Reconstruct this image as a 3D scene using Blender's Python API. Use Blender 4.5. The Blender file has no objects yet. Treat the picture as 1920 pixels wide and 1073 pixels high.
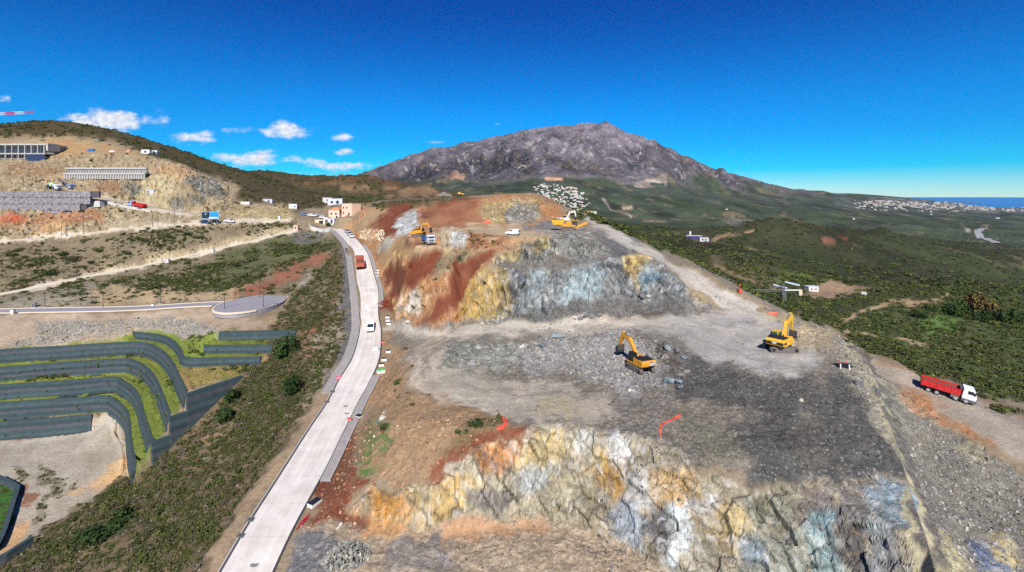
import bpy, math, random
import numpy as np
from mathutils import Vector, Matrix, geometry

# ---------------------------------------------------------------- camera, sky, sun, exposure
scn = bpy.context.scene
F, HX, HY = 900.0, 960.0, 369.0          # focal length and horizon in photograph pixels (1920 wide)
cam_d = bpy.data.cameras.new("camera"); cam = bpy.data.objects.new("camera", cam_d)
scn.collection.objects.link(cam); scn.camera = cam
cam.location = (0, 0, 0); cam.rotation_euler = (math.radians(90), 0, 0)
cam_d.sensor_width = 36.0; cam_d.lens = 36.0 * F / 1920.0
cam_d.shift_y = -(536.5 - HY) / 1920.0
cam_d.clip_start = 0.5; cam_d.clip_end = 200000
SUN_EL = math.radians(39)
w = bpy.data.worlds.new("World"); scn.world = w; w.use_nodes = True
def build_world():
    nt = w.node_tree; nt.nodes.clear(); L = nt.links.new
    def N(t, **k):
        n = nt.nodes.new(t)
        for a, b in k.items(): setattr(n, a, b)
        return n
    out = N('ShaderNodeOutputWorld'); bg = N('ShaderNodeBackground'); bg.inputs[1].default_value = 0.088
    sky = N('ShaderNodeTexSky', sky_type='NISHITA'); sky.sun_disc = False
    sky.sun_elevation = SUN_EL; sky.sun_rotation = math.radians(180)
    sky.altitude = 0; sky.air_density = 1.0; sky.dust_density = 0.0; sky.ozone_density = 6.0
    # fair-weather cumulus low over the left-hand hills (direction space of the sky)
    tc = N('ShaderNodeTexCoord'); sep = N('ShaderNodeSeparateXYZ'); L(tc.outputs['Generated'], sep.inputs[0])
    def M(op, a, b=None, c=None):
        n = N('ShaderNodeMath', operation=op)
        for i, v in enumerate((a, b, c)):
            if v is None: continue
            if isinstance(v, (int, float)): n.inputs[i].default_value = v
            else: L(v, n.inputs[i])
        return n.outputs[0]
    ysafe = M('MAXIMUM', sep.outputs[1], 0.02)
    u = M('DIVIDE', sep.outputs[0], ysafe); v = M('DIVIDE', sep.outputs[2], ysafe)
    cmb = N('ShaderNodeCombineXYZ'); L(u, cmb.inputs[0]); L(v, cmb.inputs[1])
    mp = N('ShaderNodeMapping'); mp.inputs['Scale'].default_value = (1.0, 1.9, 1); L(cmb.outputs[0], mp.inputs[0])
    nz = N('ShaderNodeTexNoise'); nz.inputs['Scale'].default_value = 24; nz.inputs['Detail'].default_value = 7; nz.inputs['Roughness'].default_value = 0.55
    L(mp.outputs[0], nz.inputs['Vector'])
    tot = None
    # cloud centres: (px, py, half width, half height, density)
    for (cx, cy, hw, hh, am) in ((205,228,95,26,1.1),(165,222,40,14,.7),(375,258,72,14,.85),(435,246,34,9,.55),(535,245,56,19,1.05),(640,258,40,9,.7),(650,286,28,8,.6),
                                 (470,298,95,18,.9),(600,306,50,12,.7),(640,312,80,11,.9),(690,312,40,7,.5),(815,266,26,6,.6),(8,186,20,9,.6),(400,290,60,10,.5),(100,165,20,4,.3),(930,232,14,5,.3),(785,288,18,4,.35)):
        uu = (cx - HX) / F; vv = (HY - cy) / F
        du = M('DIVIDE', M('SUBTRACT', u, uu), hw / F); dv = M('DIVIDE', M('SUBTRACT', v, vv), hh / F)
        g = M('MULTIPLY', M('EXPONENT', M('MULTIPLY', M('ADD', M('MULTIPLY', du, du), M('MULTIPLY', dv, dv)), -1.0)), am)
        tot = g if tot is None else M('MAXIMUM', tot, g)
    dens = M('ADD', M('MULTIPLY', tot, 0.85), M('MULTIPLY', M('SUBTRACT', nz.outputs[0], 0.5), 1.5))
    mr = N('ShaderNodeMapRange', interpolation_type='SMOOTHSTEP'); L(dens, mr.inputs[0])
    mr.inputs[1].default_value = 0.32; mr.inputs[2].default_value = 0.86
    front = M('GREATER_THAN', sep.outputs[1], 0.05)
    fac = M('MULTIPLY', M('MULTIPLY', mr.outputs[0], M('MINIMUM', M('MULTIPLY', tot, 4.0), 1.0)), front)
    # cloud colour mottled by noise between blue-grey and white
    n2 = N('ShaderNodeTexNoise'); n2.inputs['Scale'].default_value = 60; n2.inputs['Detail'].default_value = 5; L(mp.outputs[0], n2.inputs['Vector'])
    cr = N('ShaderNodeValToRGB'); L(n2.outputs[0], cr.inputs[0])
    cr.color_ramp.elements[0].position = .3; cr.color_ramp.elements[0].color = (5.2, 5.9, 7.2, 1)
    cr.color_ramp.elements[1].position = .6; cr.color_ramp.elements[1].color = (9.0, 9.2, 9.6, 1)
    hs = N('ShaderNodeHueSaturation'); hs.inputs['Saturation'].default_value = 1.42; tint = N('ShaderNodeMix', data_type='RGBA', blend_type='MULTIPLY'); tint.inputs[0].default_value = 1.0; tint.inputs[7].default_value = (.50, .90, 1.16, 1); L(sky.outputs[0], tint.inputs[6]); L(tint.outputs[2], hs.inputs['Color'])
    el = N('ShaderNodeValToRGB'); L(sep.outputs[2], el.inputs[0]); el.color_ramp.interpolation = 'EASE'   # deep zenith, pale horizon, all round
    ee = el.color_ramp.elements; ee[0].position = 0.0; ee[0].color = (2.1, 1.2, 1.08, 1); ee[1].position = .40; ee[1].color = (.12, .40, .72, 1); e3 = ee.new(.13); e3.color = (1.0, .9, 1.02, 1)
    em = N('ShaderNodeMix', data_type='RGBA', blend_type='MULTIPLY'); em.inputs[0].default_value = 1.0; L(hs.outputs[0], em.inputs[6]); L(el.outputs[0], em.inputs[7])
    mix = N('ShaderNodeMix', data_type='RGBA'); L(fac, mix.inputs[0]); L(em.outputs[2], mix.inputs[6]); L(cr.outputs[0], mix.inputs[7])
    L(mix.outputs[2], bg.inputs[0]); L(bg.outputs[0], out.inputs[0])
build_world()
sd = bpy.data.lights.new("sun", 'SUN'); sd.energy = 5.0; sd.angle = math.radians(0.53); sd.color = (1.0, 0.955, 0.89)
sun = bpy.data.objects.new("sun", sd); scn.collection.objects.link(sun)
sun.rotation_euler = (math.radians(90) - SUN_EL, 0, math.radians(0)); sun.location = (0, -50, 60)
vs = scn.view_settings; vs.view_transform = 'Standard'; vs.look = 'None'; vs.exposure = 0.26; vs.gamma = 1.0
scn.cycles.use_denoising = False; scn.cycles.max_bounces = 4; scn.cycles.diffuse_bounces = 2; scn.cycles.volume_bounces = 0; scn.cycles.transparent_max_bounces = 4

# ---------------------------------------------------------------- helpers: pixels to places, noise
def PD(px, py, D): Y = F * D / (py - HY); return ((px - HX) / F * Y, Y, -D)
def PY(px, py, Y): return ((px - HX) / F * Y, Y, -(py - HY) / F * Y)
def lin(c):
    c = np.asarray(c, float) / 255.0
    return np.where(c <= 0.04045, c / 12.92, ((c + 0.055) / 1.055) ** 2.4)
def _h(ix, iy, iz, s):
    h = (ix.astype(np.int64) * 374761393 + iy.astype(np.int64) * 668265263 + iz.astype(np.int64) * 2147483647 + s * 1274126177) & 0xffffffff
    h = ((h ^ (h >> 13)) * 1274126177) & 0xffffffff
    h = ((h ^ (h >> 16)) * 2246822519) & 0xffffffff
    return ((h ^ (h >> 15)) & 0xffffff) / float(0xffffff)
def vnoise2(x, y, s=0):
    xi = np.floor(x); yi = np.floor(y); fx = x - xi; fy = y - yi
    fx = fx * fx * fx * (fx * (fx * 6 - 15) + 10); fy = fy * fy * fy * (fy * (fy * 6 - 15) + 10)
    xi = xi.astype(np.int64); yi = yi.astype(np.int64); z = np.zeros_like(xi)
    a = _h(xi, yi, z, s); b = _h(xi + 1, yi, z, s); c = _h(xi, yi + 1, z, s); d = _h(xi + 1, yi + 1, z, s)
    return (a * (1 - fx) + b * fx) * (1 - fy) + (c * (1 - fx) + d * fx) * fy - 0.5
def vnoise3(x, y, z, s=0):
    xi = np.floor(x); yi = np.floor(y); zi = np.floor(z); fx = x - xi; fy = y - yi; fz = z - zi
    fx = fx * fx * (3 - 2 * fx); fy = fy * fy * (3 - 2 * fy); fz = fz * fz * (3 - 2 * fz)
    xi = xi.astype(np.int64); yi = yi.astype(np.int64); zi = zi.astype(np.int64); r = 0
    for dx in (0, 1):
        for dy in (0, 1):
            for dz in (0, 1):
                r = r + _h(xi + dx, yi + dy, zi + dz, s) * (fx if dx else 1 - fx) * (fy if dy else 1 - fy) * (fz if dz else 1 - fz)
    return r - 0.5
def fbm2(x, y, o=4, s=0, g=0.5):
    r = 0; a = 1.0
    for i in range(o): r = r + a * vnoise2(x * 2 ** i + 17.3 * i, y * 2 ** i - 9.1 * i, s + i); a *= g
    return r
def ridge2(x, y, o=4, s=0, g=0.5):
    r = 0; a = 1.0
    for i in range(o): r = r + a * (0.5 - 2 * np.abs(vnoise2(x * 2 ** i + 7.3 * i, y * 2 ** i + 3.1 * i, s + i))); a *= g
    return r
# ---------------------------------------------------------------- the land: control lines read from the photograph
# each line: (px, py, drop below the camera in metres); sampled and triangulated into a height field
CL = []
def D(*pts): CL.append([PD(*p) for p in pts])
def Yl(*pts): CL.append([PY(*p) for p in pts])
def W3(*pts): CL.append(list(pts))
# main road, left and right edges
ROAD = [  # left px, right px, py, drop
 (352,466,1180,50.2),(415,510,1073,49.0),(467,552,984,47.5),(532,608,882,46.0),(581,646,805,44.5),(615,671,754,43.3),(637,694,712,42.0),(662,711,670,40.2),
 (675,714,622,38.0),(675,709,590,35.7),(670,709,545,31.6),(665,700,512,28.4),(660,691,480,24.4),(651,676,457,20.9),(636,659,440,18.6),(624,643,430,17.4),(612,630,426,16.9)]
RL = [PD(l, y, d) for l, r, y, d in ROAD]; RR = [PD(r, y, d) for l, r, y, d in ROAD]
CL.append(RL); CL.append(RR)
# slope left of the road: foot of the scrub
D((-300,1073,64),(0,1080,64),(60,1020,64),(140,960,64),(230,902,64)); D((262,886,58.8),(292,874,57.0))
D((200,1073,57),(300,950,56),(380,840,51),(450,770,46.5),(520,700,42.8),(575,650,40.0))
D((250,1190,56),(330,1073,52),(430,930,50),(510,820,47),(570,735,44),(610,680,41.6),(640,620,38.2),(640,560,33.2),(640,510,28.6),(638,475,24.2))
D((520,640,41),(560,605,37.8),(590,570,35.2),(610,530,30.8),(615,490,26.5))
D((500,592,37),(530,575,36),(570,545,33.8),(600,500,28.8),(590,470,24.6),(600,450,21.5),(570,445,20.8))
# yard below the terraces
D((0,822,63.5),(100,806,63.5),(172,790,63.5),(215,800,63.3),(238,850,63.5),(236,885,63.8)); D((-300,900,64),(0,900,64),(100,870,63.7),(190,850,63.5)); D((0,1000,64.3),(60,960,64),(150,920,64))
# terrace walls: top lines; the foot line is laid half a metre in front
TIERS = [
 (43.5,3.9,[(-260,676),(0,655.5),(115,649),(225,642),(265,642),(287,647),(310,661),(325,680),(337,705),(351,732)]),
 (47.4,3.8,[(-260,710),(0,689),(100,681),(225,673),(250,675),(272,686),(290,705),(302,730),(312,755),(320,776)]),
 (51.3,3.8,[(-260,745),(0,722),(125,714),(212,707),(232,714),(250,727),(262,744),(269,770),(277,795),(287,825)]),
 (55.2,4.2,[(-260,778),(0,755),(125,747),(195,742),(210,745),(230,760),(241,775),(244,800),(247,830),(255,868)]),
 (59.0,4.6,[(-260,812),(0,791),(100,784),(173,777)]),
 (41.4,2.0,[(250,622),(300,628),(325,638),(340,655),(352,671),(420,670),(490,669)]),
 (39.3,2.0,[(384,648),(450,647.5),(512,647)]),
 (37.0,2.3,[(412,622),(480,621),(556,620)])]
WALLS = []
def smooth_line(pts, step):
    P = [Vector(p) for p in pts]; out = []
    for i in range(len(P) - 1):
        a = P[max(i - 1, 0)]; b = P[i]; c = P[i + 1]; d = P[min(i + 2, len(P) - 1)]
        n = max(1, int((c - b).length / step))
        for k in range(n):
            t = k / n
            out.append(0.5 * ((2 * b) + (c - a) * t + (2 * a - 5 * b + 4 * c - d) * t * t + (3 * b - a - 3 * c + d) * t ** 3))
    out.append(P[-1]); return out
def wall_lines(top, h, side=1, off=0.4):
    S = smooth_line(top, 1.2); foot = []
    for i, p in enumerate(S):
        t = S[min(i + 1, len(S) - 1)] - S[max(i - 1, 0)]; t.z = 0; t.normalize()
        n = Vector((t.y, -t.x, 0)) * side            # right-hand side of travel = lower side
        foot.append((p + n * off) - Vector((0, 0, h)))
    return S, foot
for dr, h, px in TIERS:
    S, Ft = wall_lines([PD(x, y, dr) for x, y in px], h)
    WALLS.append((S, Ft, h)); CL.append([tuple(v) for v in S]); CL.append([tuple(v) for v in Ft])
# end walls facing the camera where the terraces meet the scrub slope
def on_end(px):
    r = (px - HX) / F; y = (-75.4 - .596 * 100.5) / (r - .596); return r * y, y
ENDW = []
for pa, pb, dr in ((348, 453, 43.5), (316, 353, 47.4), (282, 321, 51.3)): ENDW.append([(*on_end(x), -dr) for x in np.linspace(pa, pb, 6)])
FOOT = [(*on_end(x), -d) for x, d in ((284, 55.6), (287, 55.4), (320, 53.5), (352, 51.2), (400, 47.8), (452, 44.1), (458, 43.6))]
for e in ENDW: CL.append(e)
CL.append([(x + .62, y - .36, z) for x, y, z in FOOT])
# plateau behind the terraces, with the grey road and the turning circle
D((-260,605,39),(0,592,38.6),(100,590,38.3),(250,586,37.4),(390,580,36.2),(420,592,36.3),(500,590,35.9)); D((-260,580,38.6),(0,576,38.4),(190,573,37.6),(390,562,36.2),(440,556,35.6),(520,558,35.4))
D((60,640,42.6),(180,632,41.6),(240,618,40.6),(330,612,39.2),(400,612,37.2)); 
# sand road and upper road of the far hillside
Yl((-300,600,160),(0,556,182),(110,533,196),(240,508,211),(400,473,228),(500,449,240),(556,434,249)); Yl((-300,588,162),(0,548,186),(240,500,215),(400,466,231),(550,430,252))
Yl((0,570,168),(200,545,180),(300,540,186),(420,552,172),(470,545,176)); Yl((300,520,197),(420,510,200),(500,490,208),(560,470,215))
Yl((-300,478,215),(0,455,225),(120,444,230),(330,423,240),(430,418,248),(550,413,262)); Yl((-300,472,219),(0,449,230),(330,418,245),(430,413,253),(550,409,268))
Yl((150,480,216),(300,455,226),(450,435,243))
# upper construction hillside
Yl((-300,440,222),(0,425,238),(60,420,240),(180,412,245),(300,410,250),(372,408,253)); Yl((0,402,249),(60,401,250),(110,400,251),(180,388,253),(200,398,250))
Yl((-300,352,262),(0,353,258),(60,355,257),(110,362,257),(180,375,258),(260,389,258),(330,400,257),(372,406,256)); Yl((0,346,266),(100,352,265),(180,365,265),(260,379,266),(370,398,264))
Yl((0,330,278),(120,335,278),(200,338,278),(275,336,278),(330,345,279),(400,360,277)); Yl((-300,310,290),(0,308,290),(110,314,288),(272,313,288),(330,322,287))
Yl((0,304,297),(100,300,297),(180,288,302),(300,290,302),(350,305,300)); Yl((-300,285,305),(0,268,322),(100,268,320),(180,272,318),(260,285,313),(330,302,308))
Yl((-300,262,330),(0,258,335),(100,255,335),(200,262,330),(260,280,322),(400,330,315),(440,345,300),(430,372,285))
Yl((330,330,282),(370,335,280),(410,350,278),(425,375,272)); Yl((320,370,268),(360,385,264),(415,390,264)); Yl((440,380,276),(480,378,285),(515,380,284),(540,392,280))
Yl((-400,262,380),(0,228,375),(90,217,372),(150,222,368),(240,245,362),(330,277,352),(400,300,345),(470,322,345),(540,345,360),(600,362,380))
Yl((-400,330,480),(0,300,480),(200,330,470),(400,350,450),(520,365,430))
# junction, cabins and road behind
Yl((560,424,258),(600,416,268),(625,418,266),(600,402,290),(560,400,285),(640,405,282)); Yl((530,398,290),(600,382,320),(640,377,335)); Yl((640,398,290),(690,392,285),(660,380,310))
Yl((470,345,420),(560,365,430),(640,375,440),(700,372,420),(760,372,380)); Yl((-300,320,640),(300,330,620),(480,319,600),(560,323,590),(640,331,590),(690,323,560),(740,335,540),(800,353,520),(850,362,520))
Yl((480,360,800),(640,372,800),(800,385,800))
# hill between the road and the quarry
D((655,434,17.2),(690,455,19.6),(715,485,23.6),(735,520,28.4),(745,560,32.8),(738,590,35)); Yl((668,430,225),(720,428,215),(740,440,190),(700,448,205))
Yl((660,398,268),(690,388,258),(720,382,250),(760,380,243),(830,377,238),(880,374,235),(940,368,238),(985,362,240),(1010,366,236),(1040,385,228))
Yl((700,376,290),(800,371,290),(880,367,290),(950,363,280),(1010,362,275)); Yl((700,374,400),(850,374,400),(1000,380,380),(1060,390,330))
Yl((760,425,196),(800,425,190),(870,421,200),(940,418,206),(1000,418,208),(1040,412,212),(1060,402,218)); Yl((710,405,235),(760,398,226),(850,395,222),(930,388,222))
D((745,448,16.5),(770,447,14.2),(800,448,13.4),(830,452,13.4),(850,468,14.6)); D((735,470,19.6),(770,468,15.6),(800,472,15.6),(850,475,15.6))
D((815,430,11.2),(850,432,11.5),(885,440,11.9),(930,446,12.2),(965,450,12.3),(1000,446,12.1)); D((820,458,14.2),(855,464,14.8),(880,466,15.2),(905,462,14.6))
D((770,500,22.8),(830,495,20.8),(880,490,18.8),(920,480,16.8),(960,470,15.6),(1000,458,13.4)); D((780,545,30),(830,540,27.4),(880,530,24.2),(925,512,20.6))
D((770,585,34.6),(820,598,34.6),(870,603,34.2),(880,604,33.8))
# benches of the quarry: foot and crest of each face
D((880,604,33.8),(960,611,33.2),(1060,605,32.4),(1120,598,31.9),(1180,588,31.3),(1250,577,30.4),(1320,578,30.3),(1355,592,31.0)); D((925,512,20.6),(975,507,20.2),(1025,505,20.0),(1100,498,18.9),(1150,486,17.6),(1185,483,17.4),(1215,486,18.0),(1250,515,22.5),(1290,545,26.8),(1340,578,30.0))
D((935,500,19.6),(960,488,18.6),(1017,482,17.6),(1075,481,17.3),(1145,480,17.0)); D((1000,446,12.2),(1020,441,11.6),(1045,438,11.4),(1075,440,11.5),(1115,436,11.4),(1140,462,15.2),(1150,478,16.9))
Yl((1000,432,166),(1040,432,165),(1100,430,170),(1130,424,178)); Yl((900,427,182),(1000,424,190),(1080,415,205),(1110,405,230),(1080,397,262),(1060,394,290))
# track along the outer rim
D((1460,612,32),(1420,590,30.6),(1370,557,27.8),(1300,512,23.2),(1235,475,19.0),(1180,447,14.6),(1140,428,11.6)); D((1470,586,30.4),(1420,558,27.6),(1350,518,23.6),(1280,484,19.6),(1220,460,16.4),(1170,436,12.6),(1135,415,10.4),(1105,398,9.6))
# outer slope below the rim
Yl((1060,400,330),(1130,420,270),(1200,462,215),(1290,500,200),(1370,535,190),(1450,575,180)); Yl((1150,425,420),(1220,455,330),(1320,500,280),(1400,540,250),(1500,600,200))
# quarry floor
D((725,608,37.2),(760,622,36.6),(800,628,35.8),(860,630,34.8),(940,622,33.8),(1040,612,33.0),(1130,606,32.6)); D((760,660,37.6),(775,700,37.4),(800,740,37.4),(860,765,37.6),(900,770,37.2))
D((820,690,36.2),(840,655,35.0),(880,645,34.4),(940,640,34.0),(980,645,34.4)); D((830,697,37.2),(880,695,37.1),(940,692,37.0),(965,690,36.6),(985,665,35.6))
D((860,730,37.0),(950,730,36.8),(1050,720,36.5),(1130,715,36.4),(1200,705,36.2)); D((1040,650,35.0),(1100,650,35.2),(1170,660,35.6)); D((1180,625,33.7),(1225,650,34.6),(1240,672,35.4)); D((1235,640,33.6),(1262,668,34.2),(1280,700,35.2))
D((1300,640,33.4),(1380,630,33.0),(1450,640,33.0),(1520,640,33.0)); D((1250,730,35.9),(1350,720,35.2),(1450,710,34.6),(1550,690,34.2)); D((1000,780,36.3),(1120,780,36.3),(1250,780,36.4),(1400,780,36.0),(1550,770,35.6),(1640,760,35.4))
D((1350,850,37.4),(1480,850,37.0),(1580,840,36.8),(1660,840,36.6))
# right rim: crest, and the face dropping outside it
RIM = [(1475,588,30.6),(1520,602,31.6),(1560,616,32.6),(1600,645,33.6),(1630,685,34.4),(1650,730,35.2),(1668,790,36.2),(1685,850,37.2),(1700,905,38.6),(1725,975,39.8),(1755,1073,41.0),(1790,1200,42)]
D(*RIM)
CL.append([(x + 1.6, y + 0.3, z - 4.2) for x, y, z in [PD(*p) for p in RIM[2:]]])
# right road with the red lorry, and the spoil below it
D((1625,672,39.5),(1660,705,40.4),(1700,735,41.6),(1760,768,43),(1830,810,44.2),(1920,860,45.2),(2100,950,47)); D((1640,676,39.5),(1700,702,40.6),(1760,728,41.8),(1830,758,43.0),(1920,800,44.2),(2100,880,46))
D((1720,790,44.6),(1790,840,46),(1920,905,47.5),(2100,1000,49)); D((1720,850,44),(1760,930,45),(1800,1010,45.6),(1840,1073,46),(1900,1180,46.5)); D((1830,930,46.2),(1920,1000,47),(2050,1073,48))
D((1700,700,43.5),(1770,722,46),(1840,752,48),(1920,790,50),(2100,860,54))
# front face of the quarry: crest and foot
CREST = [(655,850,44.2),(700,880,43.6),(760,925,43.2),(830,900,41.2),(890,855,39.2),(950,818,37.2),(1010,800,36.4),(1080,795,36.2),(1150,810,36.6),(1230,832,37.2),(1290,862,38.2),(1350,896,39.4),(1420,920,40.2),(1500,920,40.0),(1560,906,39.4),(1640,903,39.0),(1698,905,38.8)]
D(*CREST); D((690,800,42.6),(740,790,39.4),(820,800,37.6),(880,790,36.9),(930,795,36.6)); D((720,720,41.2),(745,690,39.4)); D((700,760,42.6),(740,750,39.6),(770,745,38))
D((600,930,46.6),(640,960,47.0),(700,985,47.2),(780,1000,47.0),(860,1000,47.0),(950,985,47.0),(1050,985,46.8),(1110,1000,46.6),(1180,1035,46.8),(1250,1075,47.2),(1330,1130,48.5),(1450,1180,50),(1560,1200,50.5),(1640,1230,50.5))
D((520,1073,49),(600,1060,48.2),(700,1060,47.6),(900,1050,47.2),(1050,1060,47.0),(1150,1090,47.2)); D((466,1180,50.2),(800,1180,48.4),(1100,1180,48.0),(1300,1220,50))
D((300,1400,62),(800,1400,52),(1200,1400,52),(1560,1400,52)); D((-300,1250,68),(200,1250,63)); D((1950,1200,49),(2150,1150,51))
# valley and hills on the right
Yl((1560,640,200),(1640,690,165),(1760,720,150),(1920,770,135),(2150,840,125)); Yl((1520,590,250),(1580,612,250),(1640,645,230),(1760,670,210),(1920,715,190),(2150,780,180))
Yl((1400,535,330),(1480,560,330),(1560,580,310),(1660,575,330),(1760,590,320),(1920,620,300),(2150,640,300)); Yl((1330,510,420),(1440,530,420),(1500,545,430),(1600,555,430),(1700,545,450),(1800,560,450),(1920,580,430),(2150,600,430))
Yl((1180,440,560),(1240,455,520),(1320,480,520),(1400,500,520),(1500,525,540),(1600,535,560),(1750,530,600),(1920,550,600),(2150,560,600))
Yl((1130,415,700),(1190,440,680),(1250,448,700),(1300,456,720),(1345,465,720),(1400,478,700),(1480,500,720),(1600,515,760),(1750,510,850),(1920,535,850),(2150,545,850))
Yl((1345,462,900),(1390,440,930),(1440,414,960),(1480,406,980),(1530,418,1000),(1600,436,1050),(1680,430,1150),(1760,446,1150),(1850,470,1100),(1920,480,1100),(2150,490,1100))
Yl((1100,408,1300),(1200,430,1300),(1300,440,1300),(1380,445,1350),(1480,436,1400),(1600,448,1500),(1700,450,1600),(1800,458,1600),(1920,470,1500),(2150,480,1500))
Yl((1000,398,1500),(1080,404,1800),(1150,408,1900),(1250,412,2000),(1350,412,2100),(1450,405,2200),(1550,400,2400),(1650,412,2300),(1780,425,2300),(1920,440,2200),(2150,450,2200))
# village spur and mountain
Yl((700,376,1200),(850,380,1300),(950,385,1500),(1010,396,1700)); Yl((700,366,2300),(850,368,2300),(960,362,2300),(1000,355,2400),(1060,362,2400),(1130,375,2400),(1250,380,2500),(1400,382,2700),(1550,385,3000),(1700,395,3200),(1920,412,3200),(2150,415,3200))
Yl((600,352,3000),(700,352,3000),(850,350,3000),(960,342,2900),(1050,335,2900),(1150,345,2900),(1250,352,3000),(1350,362,3200),(1450,368,3400),(1600,376,3700),(1750,388,4000),(1920,398,4200),(2150,402,4200))
Yl((500,370,4500),(640,345,4200),(720,325,3900),(820,310,3700),(950,290,3600),(1100,280,3500),(1200,290,3500),(1300,320,3700),(1400,345,4000),(1500,360,4200))
CREST_I = len(CL)
Yl((560,372,5200),(640,345,4900),(700,323,4600),(760,300,4500),(812,283,4450),(850,276,4450),(900,262,4400),(945,253,4400),(985,244,4400),(1040,240,4350),(1080,237,4300),(1105,231,4300),(1133,226,4300),(1152,238,4300),(1190,261,4350),(1240,278,4400),(1290,300,4450),(1340,323,4500),(1400,338,4600),(1450,349,4800),(1500,357,5000),(1560,363,5200))
Yl((500,380,6500),(900,340,6500),(1200,330,6500),(1450,366,6500))
Yl((1510,361,7000),(1560,362.5,7200),(1600,362,7500),(1650,366,8000),(1700,370,8200)); Yl((1500,368,9500),(1600,370,9800),(1700,377,9500))
SEA = 190.0
Yl((1560,384,5200),(1700,390,5600),(1800,393,6200)); D((1500,390,SEA-40),(1600,393,SEA-30),(1700,396,SEA-22),(1800,399,SEA-18),(1920,402,SEA-16),(2150,403,SEA-16)); D((1700,382,SEA-8),(1780,384,SEA-8),(1830,386,SEA-6),(1860,391,SEA-6),(1920,395.0,SEA-6),(2150,395.5,SEA-5)); D((1850,383,SEA+30),(1880,388,SEA+30),(1920,391,SEA+30),(2150,391.5,SEA+30)); D((1600,377,SEA-6),(1700,377,SEA-6),(1800,379,SEA-6),(1842,381,SEA-3))
W3((-9000,12000,-120),(0,14000,-120),(9000,16000,-150),(16000,20000,-184),(24000,24000,-230)); W3((15500,14500,-230),(17000,12000,-240)); W3((-9000,6500,60),(-4000,6500,20)); W3((-1500,900,60),(-2500,2500,80),(-4500,4500,60)); W3((-700,400,60),(-420,250,-10),(-300,160,-40),(-200,90,-64),(-150,38,-66)); W3((60,30,-52),(120,36,-56),(200,70,-60),(300,160,-62),(500,300,-110),(900,600,-150),(2200,1400,-180),(6000,4000,-186))
# ---------------------------------------------------------------- height field on a fan of rows that widens with distance
def resample(line, step):
    out = []
    for a, b in zip(line[:-1], line[1:]):
        a = np.array(a); b = np.array(b); n = max(1, int(np.hypot(*(b - a)[:2]) / max(step, 0.012 * min(a[1], b[1]))))
        for k in range(n): out.append(a + (b - a) * k / n)
    out.append(np.array(line[-1])); return out
pts = np.array([p for l in CL for p in resample([tuple(q) for q in l], 1.5)])
key = np.round(pts[:, :2] / 0.25).astype(int); _, idx = np.unique(key, axis=0, return_index=True); pts = pts[np.sort(idx)]
cv, ce, cf, *_r = geometry.delaunay_2d_cdt([Vector((p[0], p[1])) for p in pts], [], [], 0, 1e-4, True)
ovs = _r[0]
cz = np.array([pts[o[0], 2] if len(o) else 0 for o in ovs]); cxy = np.array([(v.x, v.y) for v in cv])
rows = [40.0]
while rows[-1] < 15500:
    y = rows[-1]; rows.append(y * (1 + (0.0031 if y < 150 else 0.0042 if y < 300 else 0.008 if y < 700 else 0.013 if y < 2600 else 0.0065 if y < 5200 else 0.02)))
RY = np.array(rows); NC = 960; RU = np.linspace(-1.36, 1.36, NC); NR = len(RY)
GX = RY[:, None] * RU[None, :]; GY = np.repeat(RY[:, None], NC, 1); GZ = np.full((NR, NC), np.nan)
for f in cf:
    t = cxy[list(f)]; z = cz[list(f)]
    if t[:, 1].min() < 5: continue
    uu = t[:, 0] / t[:, 1]
    j0, j1 = np.searchsorted(RU, uu.min() - 1e-6), np.searchsorted(RU, uu.max() + 1e-6)
    i0, i1 = np.searchsorted(RY, t[:, 1].min() - 1e-6), np.searchsorted(RY, t[:, 1].max() + 1e-6)
    if i1 <= i0 or j1 <= j0: continue
    X = GX[i0:i1, j0:j1]; Yv = GY[i0:i1, j0:j1]
    (x0, y0), (x1, y1), (x2, y2) = t
    dt = (y1 - y2) * (x0 - x2) + (x2 - x1) * (y0 - y2)
    if abs(dt) < 1e-9: continue
    a = ((y1 - y2) * (X - x2) + (x2 - x1) * (Yv - y2)) / dt; b = ((y2 - y0) * (X - x2) + (x0 - x2) * (Yv - y2)) / dt; c = 1 - a - b
    m = (a >= -1e-6) & (b >= -1e-6) & (c >= -1e-6)
    sub = GZ[i0:i1, j0:j1]; sub[m] = (a * z[0] + b * z[1] + c * z[2])[m]
for i in range(NR):     # outside the hull: carry the nearest value along the row
    r = GZ[i]; ok = ~np.isnan(r)
    GZ[i] = np.interp(RU, RU[ok], r[ok]) if ok.any() else GZ[i - 1]
def blur(A, n, k=1):
    for _ in range(n):
        P = np.pad(A, k, mode='edge'); A = (P[:-2*k, k:-k] + P[2*k:, k:-k] + P[k:-k, :-2*k] + P[k:-k, 2*k:] + 2 * A) / 6.0
    return A
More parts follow.
